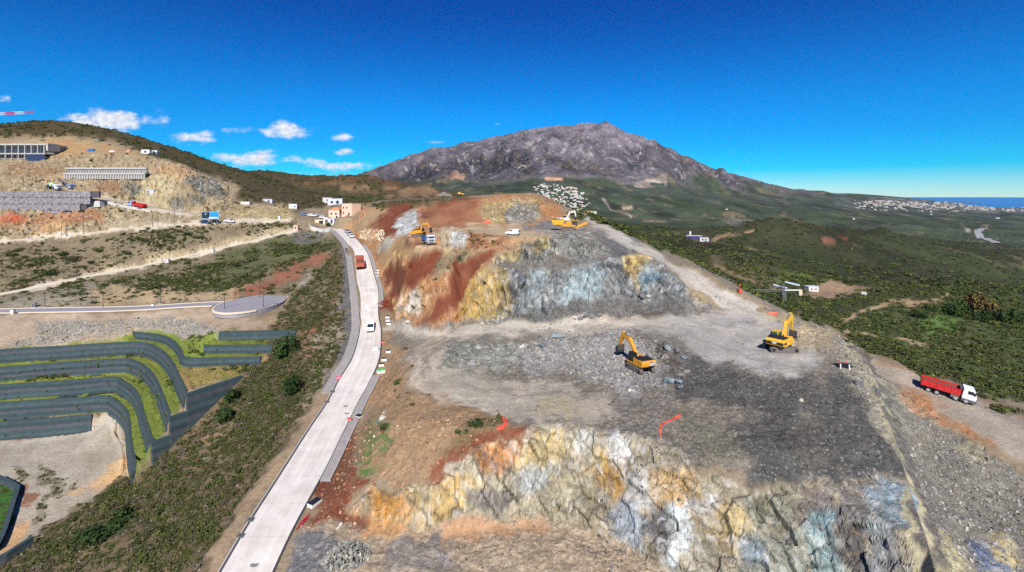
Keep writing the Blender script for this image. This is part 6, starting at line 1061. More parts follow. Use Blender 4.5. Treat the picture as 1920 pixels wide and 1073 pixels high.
# crusher
root = empty('crusher', (0, 0, 0)); tag(root, 'yellow tracked rock crusher with hopper and conveyors on the upper bench', 'crusher')
g = MB(); g.box((-3.6, 0, 3.0), (3.6, 2.6, 1.9), None, (1.35, 1.25)); g.box((-3.6, 0, 1.9), (2.0, 1.6, .6)); g.build('hopper', yel2, root); g = MB(); g.box((-3.6, 0, 3.97), (4.4, 2.9, .05)); g.build('hopper_mouth', blk, root)
g = MB(); g.box((.2, 0, 2.0), (5.4, 1.9, 1.0)); g.box((.4, 0, 2.9), (2.2, 1.9, 1.0)); g.build('frame', yel, root); g = MB(); g.box((2.6, 0, 2.9), (1.9, 2.2, 1.5)); g.build('engine_house', mat('engine_grey', (58, 56, 60), .6), root); g = MB(); g.box((2.6, 0, 3.7), (2.0, 2.3, .12)); g.build('engine_roof', yel2, root)
for s in (-1, 1): g = MB(); g.prism(stadium(4.6, .9), s * 1.05 - .28, s * 1.05 + .28, Matrix.Rotation(math.pi / 2, 4, 'Z')); g.build('track', trackm, root)
g = MB(); g.bar((3.0, 0, 1.2), (7.4, 0, 3.0), .9, .25, Matrix.Identity(4)); g.build('conveyor', yel, root); g = MB(); g.bar((3.2, .0, 1.45), (7.4, 0, 3.18), .7, .08); g.build('belt', blk, root); g = MB()
for k in range(4): g.bar((-1.6 + k * 1.2, -1.0, 2.5), (-1.6 + k * 1.2, -1.0, 3.5), .06, .06); g.bar((-1.6, -1.0, 3.5), (2.0, -1.0, 3.5), .05, .05)
g.build('handrail', yel2, root); p = hit(1064, 432, 120); place(root, p, (.06, 1)); root.matrix_world = root.matrix_world @ Matrix.Scale(.92, 4)
# ---------------------------------------------------------------- buildings
conc2 = mat('site_concrete', (188, 184, 176), .85, 0, .1, .6); conc3 = mat('weathered_concrete', (150, 146, 144), .9, 0, .25, .35, .05); terra = mat('terracotta_tiles', (206, 134, 92), .85, 0, .18, 2); pink = mat('pink_render', (234, 196, 172), .85, 0, .05, .5); wrender = mat('white_render', (204, 200, 192), .8, 0, .05, .4)
def building(name, label, cat, loc, rz, size, m, roof=None, windows=(), roofm=None, group=None, door=None):
    root = empty(name, loc, rz); tag(root, label, cat, group); x, y, z = size; b = MB(); b.box((0, 0, z / 2 - .4), (x, y, z + .8)); b.build('wall', m, root); r = MB()
    if roof == 'gable': r.prism([(-y / 2 - .3, z), (y / 2 + .3, z), (0, z + y * .28)], -x / 2 - .3, x / 2 + .3)
    elif roof == 'hip': r.box((0, 0, z + y * .12), (x + .6, y + .6, y * .24), None, (.35, .1))
    else: r.box((0, 0, z + .1), (x + .25, y + .25, .2))
    r.build('roof', roofm or (terra if roof else m), root)
    for (wx_, wz, ww, wh) in windows:
        f = MB(); f.box((wx_, -y / 2 - .02, wz), (ww + .12, .06, wh + .12)); fo = f.build('window', greyp, root); g = MB(); g.box((wx_, -y / 2 - .05, wz), (ww, .05, wh)); g.build('pane', glass, fo)
    if door: f = MB(); f.box((door, -y / 2 - .03, 1.0), (.9, .07, 2.0)); f.build('door', greyp, root)
    return root
def face_rz(p, turn=0.0): return math.atan2(-p.x, p.y) * 1.0 + turn
def B(name, label, cat, px, py, size, m, turn=0.0, ymin=200, **k):
    p = hit(px, py, ymin); zz = min(gz(p.x + a, p.y + b) for a in (-size[0] / 2, size[0] / 2) for b in (0, size[1])); return building(name, label, cat, Vector((p.x, p.y + size[1] / 2, max(zz, p.z - 1.2))), turn, size, m, **k)
B('house', 'tall pink building with plain blank wall behind the container cabins', 'building', 655, 402, (8, 7, 7.2), pink, -.5, roof=None, windows=((-2.5, 5.0, .8, 1.0), (0, 5.0, .8, 1.0), (-2.5, 2.0, .8, 1.1), (1.8, 1.1, 1.0, 2.0))); B('house', 'low pink building with terracotta roof in front of the tall blank one', 'building', 627, 410, (6.5, 6, 5), pink, -.1, roof='hip', windows=((-1.6, 2.8, .9, 1.1), (1.2, 2.8, .9, 1.1), (1.6, .9, .9, 1.3)))
B('site_cabin', 'cream and brown container cabin beside the grey one at the junction', 'cabin', 600, 419, (5.6, 2.5, 2.7), mat('cream_panel', (226, 206, 178), .6), 0, windows=((.6, 1.5, 2.2, 1.6),)); B('site_cabin', 'pale grey container cabin with two dark doors at the junction', 'cabin', 617, 419, (5.6, 2.5, 2.8), mat('grey_panel', (206, 208, 218), .6), .05, windows=((-1.2, 1.3, .7, 2.0), (1.3, 1.3, .9, 2.0)))
B('site_cabin', 'white box cabin beside the lane climbing behind the junction', 'cabin', 548, 391, (4.5, 3, 3), white, .2, windows=((1.2, 1.6, .8, .8),)); B('house', 'small grey and white building at the head of the lane', 'building', 627, 384, (9, 5, 4.2), mat('grey_render', (200, 200, 206), .7), .15, windows=((-2, 2, 1.2, 1.4), (1.5, 2, 1.6, 1.8))); B('house', 'white shed left of the small grey building on the lane', 'building', 613, 381, (6, 4, 3.4), wrender, .1, windows=((0, 1.8, 1, 1),))
B('gate_pillar', 'little pink kiosk at the end of the sand road', 'kiosk', 554, 432, (2.2, 2.2, 2.6), mat('salmon_render', (232, 180, 160), .8), 0, windows=((.0, 1.5, .8, .7),))
# white curved enclosure wall
wl = [hit(px, py, 200) for px, py in ((580, 426), (583, 431), (592, 434), (603, 435.5), (612, 435), (621, 433.5))]; root = empty('boundary_wall', wl[2]); tag(root, 'low white curved wall at the top of the concrete road', 'wall'); b = rail([p - wl[2] for p in smooth_line(wl, 1.2)], .25, 2.0); b.build('wall', wrender, root); q = MB(); a, c = wl[-2] - wl[2], wl[-1] - wl[2]
pan = MB(); pan.bar(a.lerp(c, .1) + Vector((0, -.2, 1.35)), a.lerp(c, .95) + Vector((0, -.2, 1.35)), .06, .9); pan.build('sign_panel', mat('blue_panel', (64, 92, 170), .5), root)
# unfinished concrete building on the left slope
p = PY(45, 305, 298); root = empty('concrete_building', p); tag(root, 'unfinished two-storey concrete building with scaffolding on the left hillside', 'building'); b = MB(); w2 = 36; b.box((-3, 6, 11.2), (w2, 14, .8)); b.box((-3, 6, 5.4), (w2 - 2, 14, .6)); b.box((-3, 6, .2), (w2 - 3, 14, .5)); b.build('floor_slab', conc2, root); g = MB(); g.box((-3, 9, 5.5), (w2 - 2, 9, 10.5)); g.build('inner_wall', conc3, root)
for k in range(9): g = MB(); g.box((-19 + k * 4.0, -.4, 5.6), (.5, .5, 11)); g.build('column', conc2, root)
g = MB(); g.box((15.2, 3, 9.6), (1.2, 8, 4.4)); g.build('end_wall', conc2, root)
for z in (2.2, 4.0, 7.4, 9.2):
    g = MB(); g.bar((-20, -1.2, z), (12, -1.2, z), .1, .1); g.build('scaffold_rail', mat('scaffold_blue', (50, 84, 130), .5), root)
for k in range(22): g = MB(); g.bar((-20 + k * 1.5, -1.2, 0), (-20 + k * 1.5, -1.2, 5.4 if k % 3 else 10.5), .08, .08); g.build('scaffold_pole', mat('scaffold_grey', (150, 150, 156), .5), root)
g = MB(); g.box((8.6, -1.4, 2.8), (11, .1, 4.6)); g.build('safety_net', mat('net_blue', (36, 56, 92), .8, 0, .3, 2), root)
# long two-tier retaining wall, and the tall anchored wall below the mixer
p = PY(195, 335, 277); root = empty('retaining_wall', p); tag(root, 'long pale two-tier concrete retaining wall with buttresses on the left hillside', 'wall')
for k in (0, 1): g = MB(); g.box((0, 1.2 * k + .5, 3.0 + 3.2 * k - .2), (47, 1.2, .8)); g.build('capping_beam', conc2, root); g = MB(); g.box((0, 1.2 * k + .8, 1.2 + 3.2 * k), (46.6, .6, 3.2)); g.build('wall_tier', conc3, root)
for k in range(32): g = MB(); g.box((-23 + k * 1.49, .35, 1.2), (.45, .5, 2.9)); g.build('buttress', conc2, root); g = MB(); g.box((-23 + k * 1.49, 1.6, 4.4), (.4, .4, 2.4)); g.build('buttress', conc3, root)
p = PY(60, 402, 250); root = empty('retaining_wall', p); tag(root, 'tall grey anchored wall with dark joints holding up the upper site road', 'wall'); slate = mat('sprayed_concrete', (136, 130, 134), .9, 0, .5, .8, .12)
for r_ in range(4):
    x0, x1 = -40, (34, 30, 28, 22)[::-1][r_] - (0 if r_ else 4)
    for k in range(int((x1 - x0) / 5)):
        g = MB(); g.box((x0 + 2.5 + k * 5, .25 * r_ + .3, -1.5 + 3.4 * r_ + 1.6), (4.94, 1.2 + random.uniform(-.12, .12), 3.3)); g.build('panel', slate, root)
    g = MB(); g.box(((x0 + x1) / 2, .25 * r_ + .9, -1.5 + 3.4 * r_ + 1.6), (x1 - x0, 1.0, 3.4)); g.build('backing', mat('joint_grey', (82, 78, 84), .9), root)
    for k in range(int((x1 - x0) / 4)): g = MB(); g.box((x0 + 2 + k * 4, .25 * r_ - .4, -1.5 + 3.4 * r_ + .15), (.6, .3, .5)); g.build('anchor_head', blk, root)
# beam rail on the site road below the red tipper
b = rail([hit(px, py, 200) for px, py in ((196, 382), (230, 388), (262, 394), (283, 398))], .5, 1.1); tag(b.build('barrier', conc2), 'pale concrete crash barrier edging the upper site road', 'barrier')
b = MB(); c0 = hit(182, 384, 200); b.box((c0.x, c0.y, c0.z + .6), (6.5, 4, 3.2), None, (.8, .7)); tag(b.build('abutment', conc2), 'pale concrete block at the upper end of the crash barrier', 'concrete block')
B('site_cabin', 'white site cabin with window on the hillside ledge', 'cabin', 272, 288, (5, 2.5, 2.8), white, .1, windows=((0, 1.6, 1.4, 1),)); B('site_cabin', 'open dark-mouthed white container beside the white site cabin', 'cabin', 289, 289, (3.4, 2.5, 2.6), white, .1, windows=((-.4, 1.2, 1.6, 1.9),)); B('site_cabin', 'grey box cabin on the lower edge of the excavated hillside', 'cabin', 281, 365, (4.4, 2.4, 2.6), mat('panel_grey', (190, 190, 192), .6), 0, windows=((-1, 1.4, 1, 1),)); B('site_cabin', 'flat white slab hut beside the cutting above the billboard', 'cabin', 459, 384, (5, 3, 1.6), wrender, .1); B('site_cabin', 'grey hut above the cutting, right of the white slab hut', 'cabin', 500, 379, (6, 3, 2.6), mat('panel_grey', (190, 190, 192)), .1, windows=((1, 1.4, 1, 1),))
for px, py, c, s, lb in ((172, 283, (40, 100, 160), (4.5, 2.5, 1.4), 'blue tarpaulin heap on the hillside ledge'), (211, 285, (226, 214, 206), (3.6, 2, .9), 'pale sheeted stack on the hillside ledge'), (242, 285, (196, 140, 110), (3.0, 2, 1.2), 'brick-coloured pallet stack on the hillside ledge')): p = hit(px, py, 200); b = MB(); b.box((p.x, p.y, p.z + s[2] / 2 - .1), s, None, (.6, .5)); b.box((p.x + .5, p.y - .2, p.z + s[2] * .4), (s[0] * .5, s[1] * .6, s[2] * .8), None, (.7, .7)); tag(b.build('covered_stack', mat('sheet_%d' % px, c, .7, 0, .1, 2)), lb, 'stack')
# billboard
p = hit(394, 421, 200); root = empty('billboard', p, .05); tag(root, 'billboard with dark and bright blue halves above parked cars', 'billboard'); g = MB()
for x in (-3, 0, 3): g.bar((x, .3, -.5), (x, .3, 6.2), .2, .2)
g.build('post', steel, root); g = MB(); g.box((0, 0, 4.5), (8.6, .25, 3.6)); g.build('frame', mat('pale_blue_frame', (150, 196, 220), .5), root); g = MB(); g.box((-2.1, -.15, 4.5), (4.0, .06, 3.2)); g.build('dark_panel', mat('navy_panel', (36, 48, 62), .5), root); g = MB(); g.box((2.1, -.15, 4.7), (4.0, .06, 2.8)); g.build('bright_panel', mat('cyan_panel', (34, 140, 200), .5), root); g = MB(); g.box((1.6, -.2, 3.25), (4.6, .05, .6), None, (.8, 1)); g.build('white_print', white, root); g = MB(); g.cyl((-2.1, -.2, 5.1), (-2.1, -.23, 5.1), .4, 16); g.build('emblem', silver, root); g = MB(); g.box((-.4, 0, 6.5), (2.2, .1, .5)); g.build('top_sign', mat('wine_panel', (130, 40, 66), .5), root)
# village houses on the spur, city by the sea
hm = []
for k in range(4):
    b = MB(); l, d, h = ((1, .7, .55), (1.3, .7, .7), (.9, .8, .9), (1.7, .6, .6))[k]; b.box((0, 0, h / 2 - .3), (l, d, h + .6)); b.box((l * .35, -.25, h * .3 - .3), (l * .5, d, h * .6 + .6)); nb = len(b.f)
    if k != 2: b.prism([(-d / 2 - .04, h), (d / 2 + .04, h), (0, h + .2)], -l / 2 - .04, l / 2 + .04)
    else: b.box((.1, 0, h + .08), (l * .4, d * .5, .16))
    nr = len(b.f)
    for q in range(3): b.box((-l * .3 + q * l * .3, -d / 2 - .012, h * .55), (.12, .03, .16))
    o = b.build('village_house', wrender); me = o.data; C.objects.unlink(o); bpy.data.objects.remove(o); me.materials.append(terra if k in (0, 1) else wrender); me.materials.append(glass)
    for i, pl in enumerate(me.polygons): pl.material_index = 0 if i < nb else 1 if i < nr else 2
    hm.append(me)
tm = []
for me in hm: m2 = me.copy(); m2.materials[0] = mat('town_render', (176, 172, 164), .85); m2.materials[1] = mat('town_roof', (164, 140, 120), .85); tm.append(m2)
VP = [(996,352),(1018,345),(1050,348),(1080,354),(1098,366),(1106,380),(1096,393),(1070,399),(1045,393),(1018,374)]
def inside(x, y, P):
    c = False
    for (ax, ay), (bx, by) in zip(P, P[1:] + P[:1]):
        if (ay > y) != (by > y) and x < (bx - ax) * (y - ay) / (by - ay) + ax: c = not c
    return c
n = 0
while n < 190:
    px, py = random.uniform(992, 1105), random.uniform(345, 399)
    if not inside(px, py, VP): continue
    p = hit(px, py, 900)
    if p.y > 3400: continue
    o = link(bpy.data.objects.new('village_house', random.choice(hm))); o.location = p; s = random.uniform(3.8, 7.5) * p.y / 2000; o.scale = (s * random.uniform(.9, 1.5), s, s * random.uniform(.6, .9)); o.rotation_euler = (0, 0, random.uniform(-.5, .5)); tag(o, 'white village house on the spur below the mountain', 'house', 'white village on the mountain spur'); n += 1
for px in list(range(1058, 1078, 4)) + list(range(1080, 1118, 3)):
    p = hit(px, 396 + max(0, (px - 1080) * .12), 500); o = link(bpy.data.objects.new('village_house', random.choice(hm))); o.location = p; s = 3.6 * p.y / 900; o.scale = (s * 1.3, s, s); tag(o, 'white house in the low row just beyond the end of the quarry spur', 'house', 'row of white houses beyond the quarry spur')
for i in range(230):
    px = random.uniform(1600, 1920); py = (378 + (px - 1600) * .045 + random.uniform(-3, 6)) if random.random() < .7 else random.uniform(380, 400); p = hit(px, py, 3000)
    if p.z < -SEA + 3 or p.y > 14000: continue
    o = link(bpy.data.objects.new('town_building', random.choice(hm))); o.location = p; s = random.uniform(8, 24) * p.y / 6000; o.scale = (s * random.uniform(1, 2.2), s, s * random.uniform(.5, 1.0)); o.rotation_euler = (0, 0, random.uniform(-.3, .3)); o.data = random.choice(tm); tag(o, 'white building in the coastal town by the sea', 'building', 'buildings of the coastal town')
for px, py in ((1620, 388), (1640, 394), (1362, 393), (1600, 411), (1745, 403), (1870, 410)):
    p = hit(px, py, 900); o = link(bpy.data.objects.new('farmhouse', random.choice(hm))); o.location = p; s = 7 * p.y / 2500; o.scale = (s * 1.5, s, s * .8); tag(o, 'lone white farmhouse among the dark woods of the plain', 'house', 'farmhouses scattered over the plain')
# depot with long blue-grey shed, farm with solar panels, motorway
p = hit(1303, 449, 400); building('warehouse', 'long shed with purple-blue front and white roof in the valley', 'warehouse', p + Vector((0, 5, 0)), -.25, (24, 12, 5), mat('indigo_wall', (62, 56, 104), .6), roofm=mat('pale_roof', (214, 216, 222), .5), windows=((-6, 2.5, 2, 1.4), (4, 2.5, 2, 1.4))); p = hit(1322, 452, 400); building('warehouse', 'smaller grey shed at the end of the long purple-blue one', 'warehouse', p + Vector((0, 5, 0)), -.2, (12, 9, 4.5), mat('panel_grey', (190, 190, 192)), windows=((-2, 2, 2, 2), (2, 2, 2, 2)))
p = hit(1294, 446, 400); b = MB(); b.cyl(p, p + Vector((0, 0, 9)), 1.6, 12); b.cyl(p + Vector((0, 0, 9)), p + Vector((0, 0, 10)), 1.6, 12, .4); tag(b.build('silo', wrender), 'white silo behind the long valley shed', 'silo')
p = hit(1521, 546, 250); building('farmhouse', 'pale farmhouse with white roof beside the solar arrays', 'house', p, .1, (9, 6, 4), wrender, roof=None, windows=((-2, 2, 1, 1.2), (2, 2, 1, 1.2)), roofm=mat('pale_roof', (214, 216, 222))); p = hit(1618, 554, 250); building('hut', 'small white hut at the end of the ploughed field', 'hut', p, -.1, (4, 3, 2.6), wrender, windows=((0, 1.4, .8, .8),))
for (xa, ya), (xb, yb), lb in (((1472, 532), (1500, 538), 'upper'), ((1450, 537), (1478, 544), 'lower')):
    a, c = hit(xa, ya, 250), hit(xb, yb, 250); root = empty('solar_array', a); tag(root, lb + ' long row of solar panels in the green farm field', 'solar panels', 'solar rows in the farm field'); n = 8; f = (c - a)
    for k in range(n): q0, q1 = f * (k / n), f * ((k + .92) / n); g = MB(); g.add([(q0.x, q0.y - .6, q0.z + .6), (q1.x, q1.y - .6, q1.z + .6), (q1.x, q1.y + .9, q1.z + 1.9), (q0.x, q0.y + .9, q0.z + 1.9), (q0.x, q0.y - .6, q0.z + .5), (q1.x, q1.y - .6, q1.z + .5), (q1.x, q1.y + .9, q1.z + 1.8), (q0.x, q0.y + .9, q0.z + 1.8)], [(0, 1, 2, 3), (4, 7, 6, 5), (0, 4, 5, 1), (1, 5, 6, 2), (2, 6, 7, 3), (3, 7, 4, 0)]); g.build('panel', mat('solar_glass', (176, 190, 206), .3), root); g = MB(); g.bar(q0 + Vector((.3, .2, -.3)), q0 + Vector((.3, .2, 1.2)), .1, .1); g.build('post', steel, root)
mw = [hit(px, py, 1000) for px, py in ((1868, 458), (1850, 449), (1836, 441), (1834, 434), (1845, 429))]; tag(ribbon(smooth_line(mw, 15), 11, 'road', mat('motorway_asphalt', (150, 148, 150), .9), 1.2)[0], kind='structure')
# ---------------------------------------------------------------- tower cranes
def lattice(b, a, c, wd, n, r=.07, tri=False):
    a, c = Vector(a), Vector(c); t = (c - a).normalized(); u = Vector((0, 1, 0)) if abs(t.y) < .9 else Vector((1, 0, 0)); v = t.cross(u).normalized(); u = v.cross(t).normalized(); cs = [u * wd / 2 + v * wd / 2, u * -wd / 2 + v * wd / 2, u * -wd / 2 - v * wd / 2, u * wd / 2 - v * wd / 2] if not tri else [u * wd / 2, u * -wd / 2, v * wd * .8]
    for k in cs: b.cyl(a + k, c + k, r, 5)
    for i in range(n):
        p, q = a.lerp(c, i / n), a.lerp(c, (i + 1) / n)
        for k in range(len(cs)): b.cyl(p + cs[k], q + cs[(k + 1) % len(cs)], r * .6, 4)
base_ = PY(1469, 690, 250); top = PY(1469, 546, 250); gzb = gz(base_[0], 250); root = empty('tower_crane', (base_[0], 250, gzb - .3)); tag(root, 'grey tower crane standing in the valley beyond the quarry rim', 'crane'); ht = top[2] - gzb; cg = mat('crane_grey', (122, 124, 122), .6, .2)
g = MB(); lattice(g, (0, 0, 0), (0, 0, ht), 1.7, 26, .13); g.build('mast', cg, root); g = MB(); lattice(g, (0, 0, ht + 1), (-39, 3, ht + .4), 1.2, 26, .09, True); g.build('jib', cg, root); g = MB(); g.box((4.2, -.3, ht + .9), (8.0, 1.2, .45)); g.build('counter_jib', mat('crane_white', (214, 216, 220), .5), root); g = MB(); g.box((8.3, -.3, ht - .3), (1.7, 1.6, 2.9)); g.build('counterweight', mat('ballast', (206, 190, 162), .8, 0, .1, 2), root); g = MB(); lattice(g, (0, 0, ht), (0, 0, ht + 4.2), 1.0, 4, .1); g.build('tower_head', cg, root); g = MB(); g.box((-1.2, -1.2, ht - .6), (1.3, 1.3, 1.9)); g.build('cab', greyp, root)
a = PY(64, 209, 345); c = PY(-190, 222, 345); gzb = gz(c[0], 345); root = empty('tower_crane', (c[0], 345, gzb)); tag(root, 'red and white striped jib of a tower crane above the left hilltop', 'crane'); rw_ = [mat('crane_red', (206, 70, 110), .5), mat('crane_white', (214, 216, 220))]; A = Vector(a) - Vector((c[0], 345, gzb)); Bq = Vector(c) - Vector((c[0], 345, gzb)); g = MB(); lattice(g, (0, 0, 0), (0, 0, Bq.z + 3), 1.8, 22, .14); g.build('mast', rw_[1], root)
for k in range(14): g = MB(); lattice(g, A.lerp(Bq, k / 14), A.lerp(Bq, (k + 1) / 14), 1.7 if k else 1.2, 3, .2, True); g.build('jib_section', rw_[k % 2], root)
g = MB(); g.bar(Bq, Bq - (A - Bq) * .25, 1.4, .6); g.box(tuple(Bq - (A - Bq) * .24 - Vector((0, 0, 1.2))), (3, 1.6, 3)); g.build('counter_jib', rw_[1], root)
# ---------------------------------------------------------------- lamp posts, cabinets, small site things
pm = mat('lamp_pole', (66, 66, 70), .5, .3)
def lamp(px, py, h, label, group, ymin=120, arm=1.2, double=False):
    p = hit(px, py, ymin); root = empty('lamp_post', p); tag(root, label, 'lamp post', group); g = MB(); g.cyl((0, 0, -.4), (0, 0, h), .11, 8, .07); g.build('pole', pm, root); g = MB(); g.bar((0, 0, h), (arm, 0, h + .15), .07, .07); g.build('arm', pm, root); g = MB(); g.box((arm + .2, 0, h + .14), (.7, .26, .12)); g.build('lamp_head', pm, root); g = MB(); g.box((0, 0, .0), (.5, .5, .6)); g.build('footing', conc2, root)
for px, py in ((54, 448.5), (115, 443), (124, 442.5), (156, 440), (240, 431), (286, 426.5), (296, 425.5), (327, 422.5)): lamp(px, py, 7.6, 'thin dark lamp post along the upper road of the left hillside', 'lamp posts of the upper road', 190)
for px, py in ((416, 418), (420, 418), (424, 417.5)): lamp(px, py, 8.4, 'tall pole in the cluster of three right of the billboard', 'poles beside the billboard', 190, .5)
for px, py in ((144, 524), (304, 492), (422, 464), (510, 446)): lamp(px, py, 7.2, 'thin dark lamp post along the sand road', 'lamp posts of the sand road', 150)
for px, py in ((84, 577), (193, 577), (301, 570), (411, 560), (441, 566), (421, 588), (487, 561), (494, 585), (540, 556)): lamp(px, py, 5.6, 'dark lamp post beside the grey plateau road', 'lamp posts of the plateau road', 110)
for px, py, s, lb in ((64, 577, (1.1, .8, 1.7), 'grey electrical cabinet beside the plateau road'), (24, 589, (1.1, .7, 1.6), 'white electrical cabinet on the near side of the plateau road'), (287, 574, (.9, .6, .8), 'small white cabinet by the plateau road, farther along'), (399, 473, (1.1, .9, 1.7), 'white cabinet at the edge of the sand road'), (315, 492, (1.0, .9, 1.6), 'white marker block beside the middle of the sand road'), (123, 444, (1.2, .9, 1.0), 'white block at the foot of two lamp posts on the upper road'), (524, 412, (1.3, 1.1, 2.0), 'white cabinet at the right end of the upper road')):
    p = hit(px, py, 110); root = empty('cabinet', p); tag(root, lb, 'cabinet'); b = MB(); b.box((0, 0, s[2] / 2 - .1), s); b.build('casing', wrender if 'white' in lb else mat('cabinet_grey', (176, 180, 182), .6), root); b = MB(); b.box((0, 0, s[2] - .05), (s[0] + .12, s[1] + .12, .1)); b.build('lid', steel, root); b = MB(); b.box((0, -s[1] / 2 - .01, s[2] * .5), (s[0] * .8, .03, s[2] * .7)); b.build('door', greyp if 'grey' in lb else white, root)
def decal(name, label, cat, pxs, m, lift=.035, wd=3):
    """painted mark draped on the ground"""
    b = MB(); A = []; Bv = []; q_ = np.array(pxs, float); k_ = np.linspace(0, len(q_) - 1, len(q_) * 5); pxs = [tuple(np.interp(t, range(len(q_)), q_[:, c]) * (random.uniform(.55, 1.35) if c == 2 else 1) for c in range(3)) for t in k_]
    for i, (px, py, w_) in enumerate(pxs):
        t = np.array(pxs[min(i + 1, len(pxs) - 1)][:2]) - np.array(pxs[max(i - 1, 0)][:2]); t = t / (np.hypot(*t) + 1e-9); q = (-t[1] * w_, t[0] * w_); a, c = hit(px + q[0], py + q[1]), hit(px - q[0], py - q[1]); A.append(a + Vector((0, -.05, lift))); Bv.append(c + Vector((0, -.05, lift)))
    b.strip(A, Bv); o = b.build(name, m); md = o.modifiers.new('thickness', 'SOLIDIFY'); md.thickness = .02; return tag(o, label, cat)
op = mat('marker_orange', (226, 84, 62), .9, 0, .35, 1.2); decal('paint_mark', 'bent orange-red marking on the brown lip of the quarry floor', 'paint mark', [(936, 778, 2.5), (943, 784, 2.5), (950, 792, 4), (944, 800, 4.5), (932, 805, 3)], op); decal('paint_mark', 'orange-red angled marking, the longer one, near the front edge', 'paint mark', [(1278, 778, 3.5), (1266, 784, 2.6), (1252, 790, 1.5), (1240, 796, 2), (1237, 806, 2), (1239, 822, 1.6)], op)
panel_b = mat('black_panel', (36, 36, 42), .5); crate_w = mat('crate_white', (224, 220, 214), .7)
def pallet(px, py, lb, top=panel_b, s=(1.2, .9, .6), rz=.5, cat='crate', group='crates along the road verge', hid=None):
    p = hit(px, py); root = empty('crate', p, rz); tag(root, lb, cat, group); b = MB(); b.box((0, 0, s[2] / 2 - .1), s); b.build('box', crate_w, root); b = MB(); b.box((0, 0, s[2] - .06), (s[0] * .97, s[1] * .9, .1)); b.build('lid', top, root)
pallet(590, 945, 'white crate with black lid alone on the red soil', s=(1.1, 1.9, .5), rz=-.45, group=None)
for px, py in ((727, 596), (728, 602), (729, 608)): pallet(px, py, 'white crate with black lid in the short row above the road mouth', group='crates above the road mouth', rz=.1)
for px, py in ((720, 676), (715, 686), (728, 661)): pallet(px, py, 'white crate with black lid on the verge by the bend of the road', group='crates by the road bend', rz=.3)
for px, py in ((707, 509), (707, 514), (707, 520)): pallet(px, py, 'white crate with black lid on the upper verge of the road', group='crates on the upper verge', s=(1.3, 1.0, .8))
pallet(714, 698, 'white crate with green lid on the verge by the bend of the road', mat('green_sheet', (60, 200, 96), .6), (1.9, 1.4, .6), .4, group=None); pallet(673, 782, 'black-lidded crate on the footway with a red barrier beside it', s=(1.2, 1.0, .4), rz=-.4, group=None)
def barrier(px, py, m, s, lb, rz=0.0):
    p = hit(px, py); root = empty('barrier', p, rz); tag(root, lb, 'barrier'); b = MB(); b.prism([(-.28, -.05), (.28, -.05), (.12, s[2]), (-.12, s[2])], -s[0] / 2, s[0] / 2); b.build('body', m, root); b = MB(); b.box((0, 0, s[2] * .6), (s[0] * .9, .36, s[2] * .2)); b.build('band', crate_w, root)
pk = mat('barrier_pink', (206, 92, 116), .6, 0, .1, 3); rb = mat('barrier_red', (176, 58, 54), .7, 0, .15, 3); barrier(634, 712, pk, (1.3, .5, .7), 'pink plastic barrier closing the end of the footway', .6); barrier(656, 790, rb, (1.1, .5, .6), 'red plastic barrier on the right footway', -.4); barrier(718, 645, rb, (1.5, .5, .6), 'dark red barrier at the mouth of the quarry track', .2); barrier(1448, 589, op, (2.2, .4, .5), 'long orange and white barrier on the quarry rim', -.35); barrier(914, 418, op, (2.4, .5, .9), 'orange barrier at the foot of the upper rock face', 0)
p = road_pos(705, 659); b = MB(); b.box((p.x, p.y, p.z + .35), (1.5, 1.0, .7)); b.box((p.x, p.y, p.z + .75), (1.2, .8, .1)); tag(b.build('pallet_load', crate_w), 'white wrapped pallet standing on the concrete road', 'pallet')
root = empty('drill_pole', hit(1387, 549)); root.scale = (.65, .65, .75); tag(root, 'orange drilling mast at the outer edge of the rim track', 'drill rig'); b = MB(); b.box((0, 0, .6), (1.3, 1.6, 1.2)); b.build('base', op, root); b = MB(); b.box((0, .2, 1.9), (.5, .5, 2.6)); b.build('mast', op, root); b = MB(); b.cyl((0, -.2, 0), (0, -.2, 2.6), .12, 8); b.build('rod', blk, root)
root = empty('steel_trestle', hit(1582, 690)); root.rotation_euler = (0, 0, -.15); tag(root, 'black steel trestle with white posts lying on the dark gravel near the rim', 'trestle'); b = MB(); b.box((0, 0, .45), (2.6, 1.5, .28)); b.bar((-1.6, .5, .6), (1.6, .5, .6), .25, .25); b.build('frame', blk, root)
for x in (-1.0, .6): b = MB(); b.cyl((x, -.85, -.1), (x, -.85, 1.0), .12, 8); b.build('post', white, root); b = MB(); b.cyl((x + .3, .8, 0), (x + .3, .8, 1.1), .12, 8); b.build('striped_post', pk, root)
for k, (pts_) in enumerate(([(556, 996), (562, 985), (570, 976), (580, 968)], [(566, 987), (572, 978), (577, 972)])):
    b = MB(); L_ = [hit(*q) + Vector((0, 0, .18)) for q in pts_]; 
    for a, c in zip(L_[:-1], L_[1:]): b.cyl(a, c, .09, 8)
    tag(b.build('pipe', mat('crimson_pipe', (190, 24, 60), .5)), ('longer' if k == 0 else 'shorter') + ' crimson plastic pipe lying where red soil meets the grey gravel', 'pipe')
for px, py in ((470, 983), (616, 755), (625, 733), (487, 1000)): 
    p = hit(px, py); b = MB(); q = min(RLs, key=lambda v: abs(HY - F * v.z / v.y - py)); b.box((q.x - .15, q.y, q.z + .12), (.9, .7, .2)); tag(b.build('drain_box', greyp), 'dark drain box set in the left gutter of the concrete road', 'drain', 'drain boxes in the left gutter')
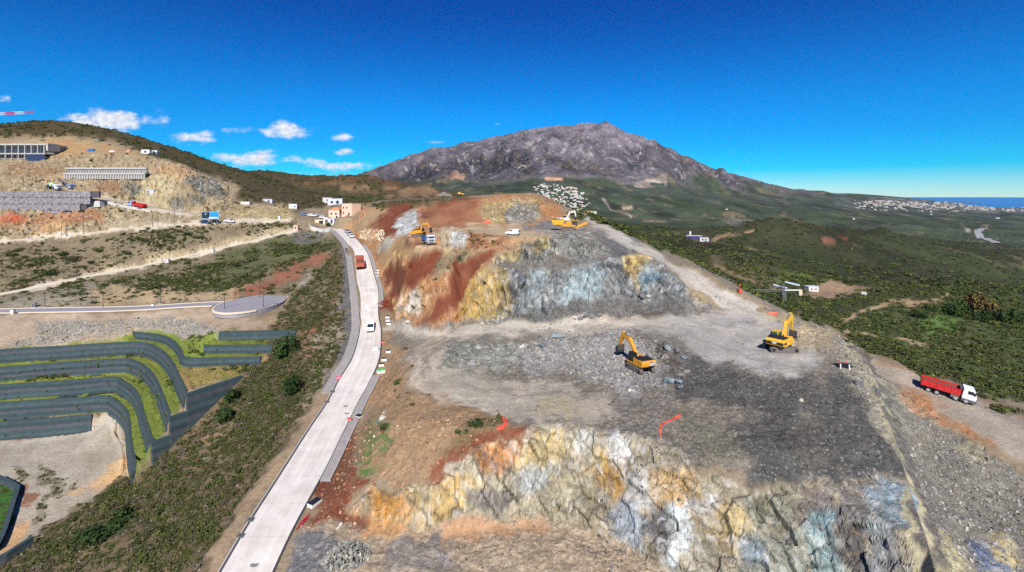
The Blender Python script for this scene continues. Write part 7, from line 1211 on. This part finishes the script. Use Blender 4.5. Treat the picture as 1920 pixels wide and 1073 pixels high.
for px, py, s in ((481, 1060, .55), (489, 1072, .55), (648, 765, .5), (652, 772, .45), (695, 541, .4), (698, 544, .4), (686, 584, .35)): p = road_pos(px, py, .035); b = MB(); b.cyl(p, p + Vector((0, 0, .02)), s, 16); tag(b.build('manhole_cover', mat('iron_cover', (140, 138, 134), .7, .1, .15, 3)), 'round grey manhole cover in the concrete road', 'manhole cover', 'manhole covers in the concrete road')
# pedestrians' hut bits and far machines on the hilltop
for px, py, c, lb in ((862, 366, (216, 176, 40), 'yellow machine parked on the flat hilltop, left one'), (872, 366, (216, 176, 40), 'yellow machine parked on the flat hilltop, right one')):
    p = hit(px, py, 230); root = empty('wheel_loader', p); tag(root, lb.replace(', left one', ' nearer the grey spoil cone').replace(', right one', ' farther from the grey spoil cone'), 'loader'); b = MB(); b.box((0, 0, 1.3), (4.6, 2.2, 1.3)); b.box((-.4, 0, 2.4), (1.5, 1.6, 1.4)); b.build('body', yel2, root); b = MB(); b.bar((2.0, 0, 1.2), (3.8, 0, .6), 1.8, .5); b.build('bucket', yel, root)
    for x in (-1.4, 1.4): b = MB(); b.cyl((x, -1.2, .7), (x, 1.2, .7), .7, 12); b.build('wheel', rub, root)
heap('spoil_cone', 834, 368, 7.0, 6.0, 4.5, 420, [(150, 152, 140), (164, 162, 146), (136, 138, 130)], 'grey-green spoil cone on the flat hilltop', .4, .9)
# ---------------------------------------------------------------- haze between here and the mountain
hz = MB(); hz.box((3000, 9500, 280), (26000, 19400, 1160)); ho = hz.build('haze', None or mat('haze_tmp', (255, 255, 255))); tag(ho, kind='stuff'); ho.data.materials.clear(); hm_ = bpy.data.materials.new('haze_air'); hm_.use_nodes = True; nt = hm_.node_tree; nt.nodes.clear(); o_ = nt.nodes.new('ShaderNodeOutputMaterial'); pv = nt.nodes.new('ShaderNodeVolumePrincipled'); pv.inputs['Color'].default_value = (.62, .78, 1, 1); pv.inputs['Density'].default_value = 0.95e-5; pv.inputs['Anisotropy'].default_value = 0.0; nt.links.new(pv.outputs[0], o_.inputs['Volume']); ho.data.materials.append(hm_)
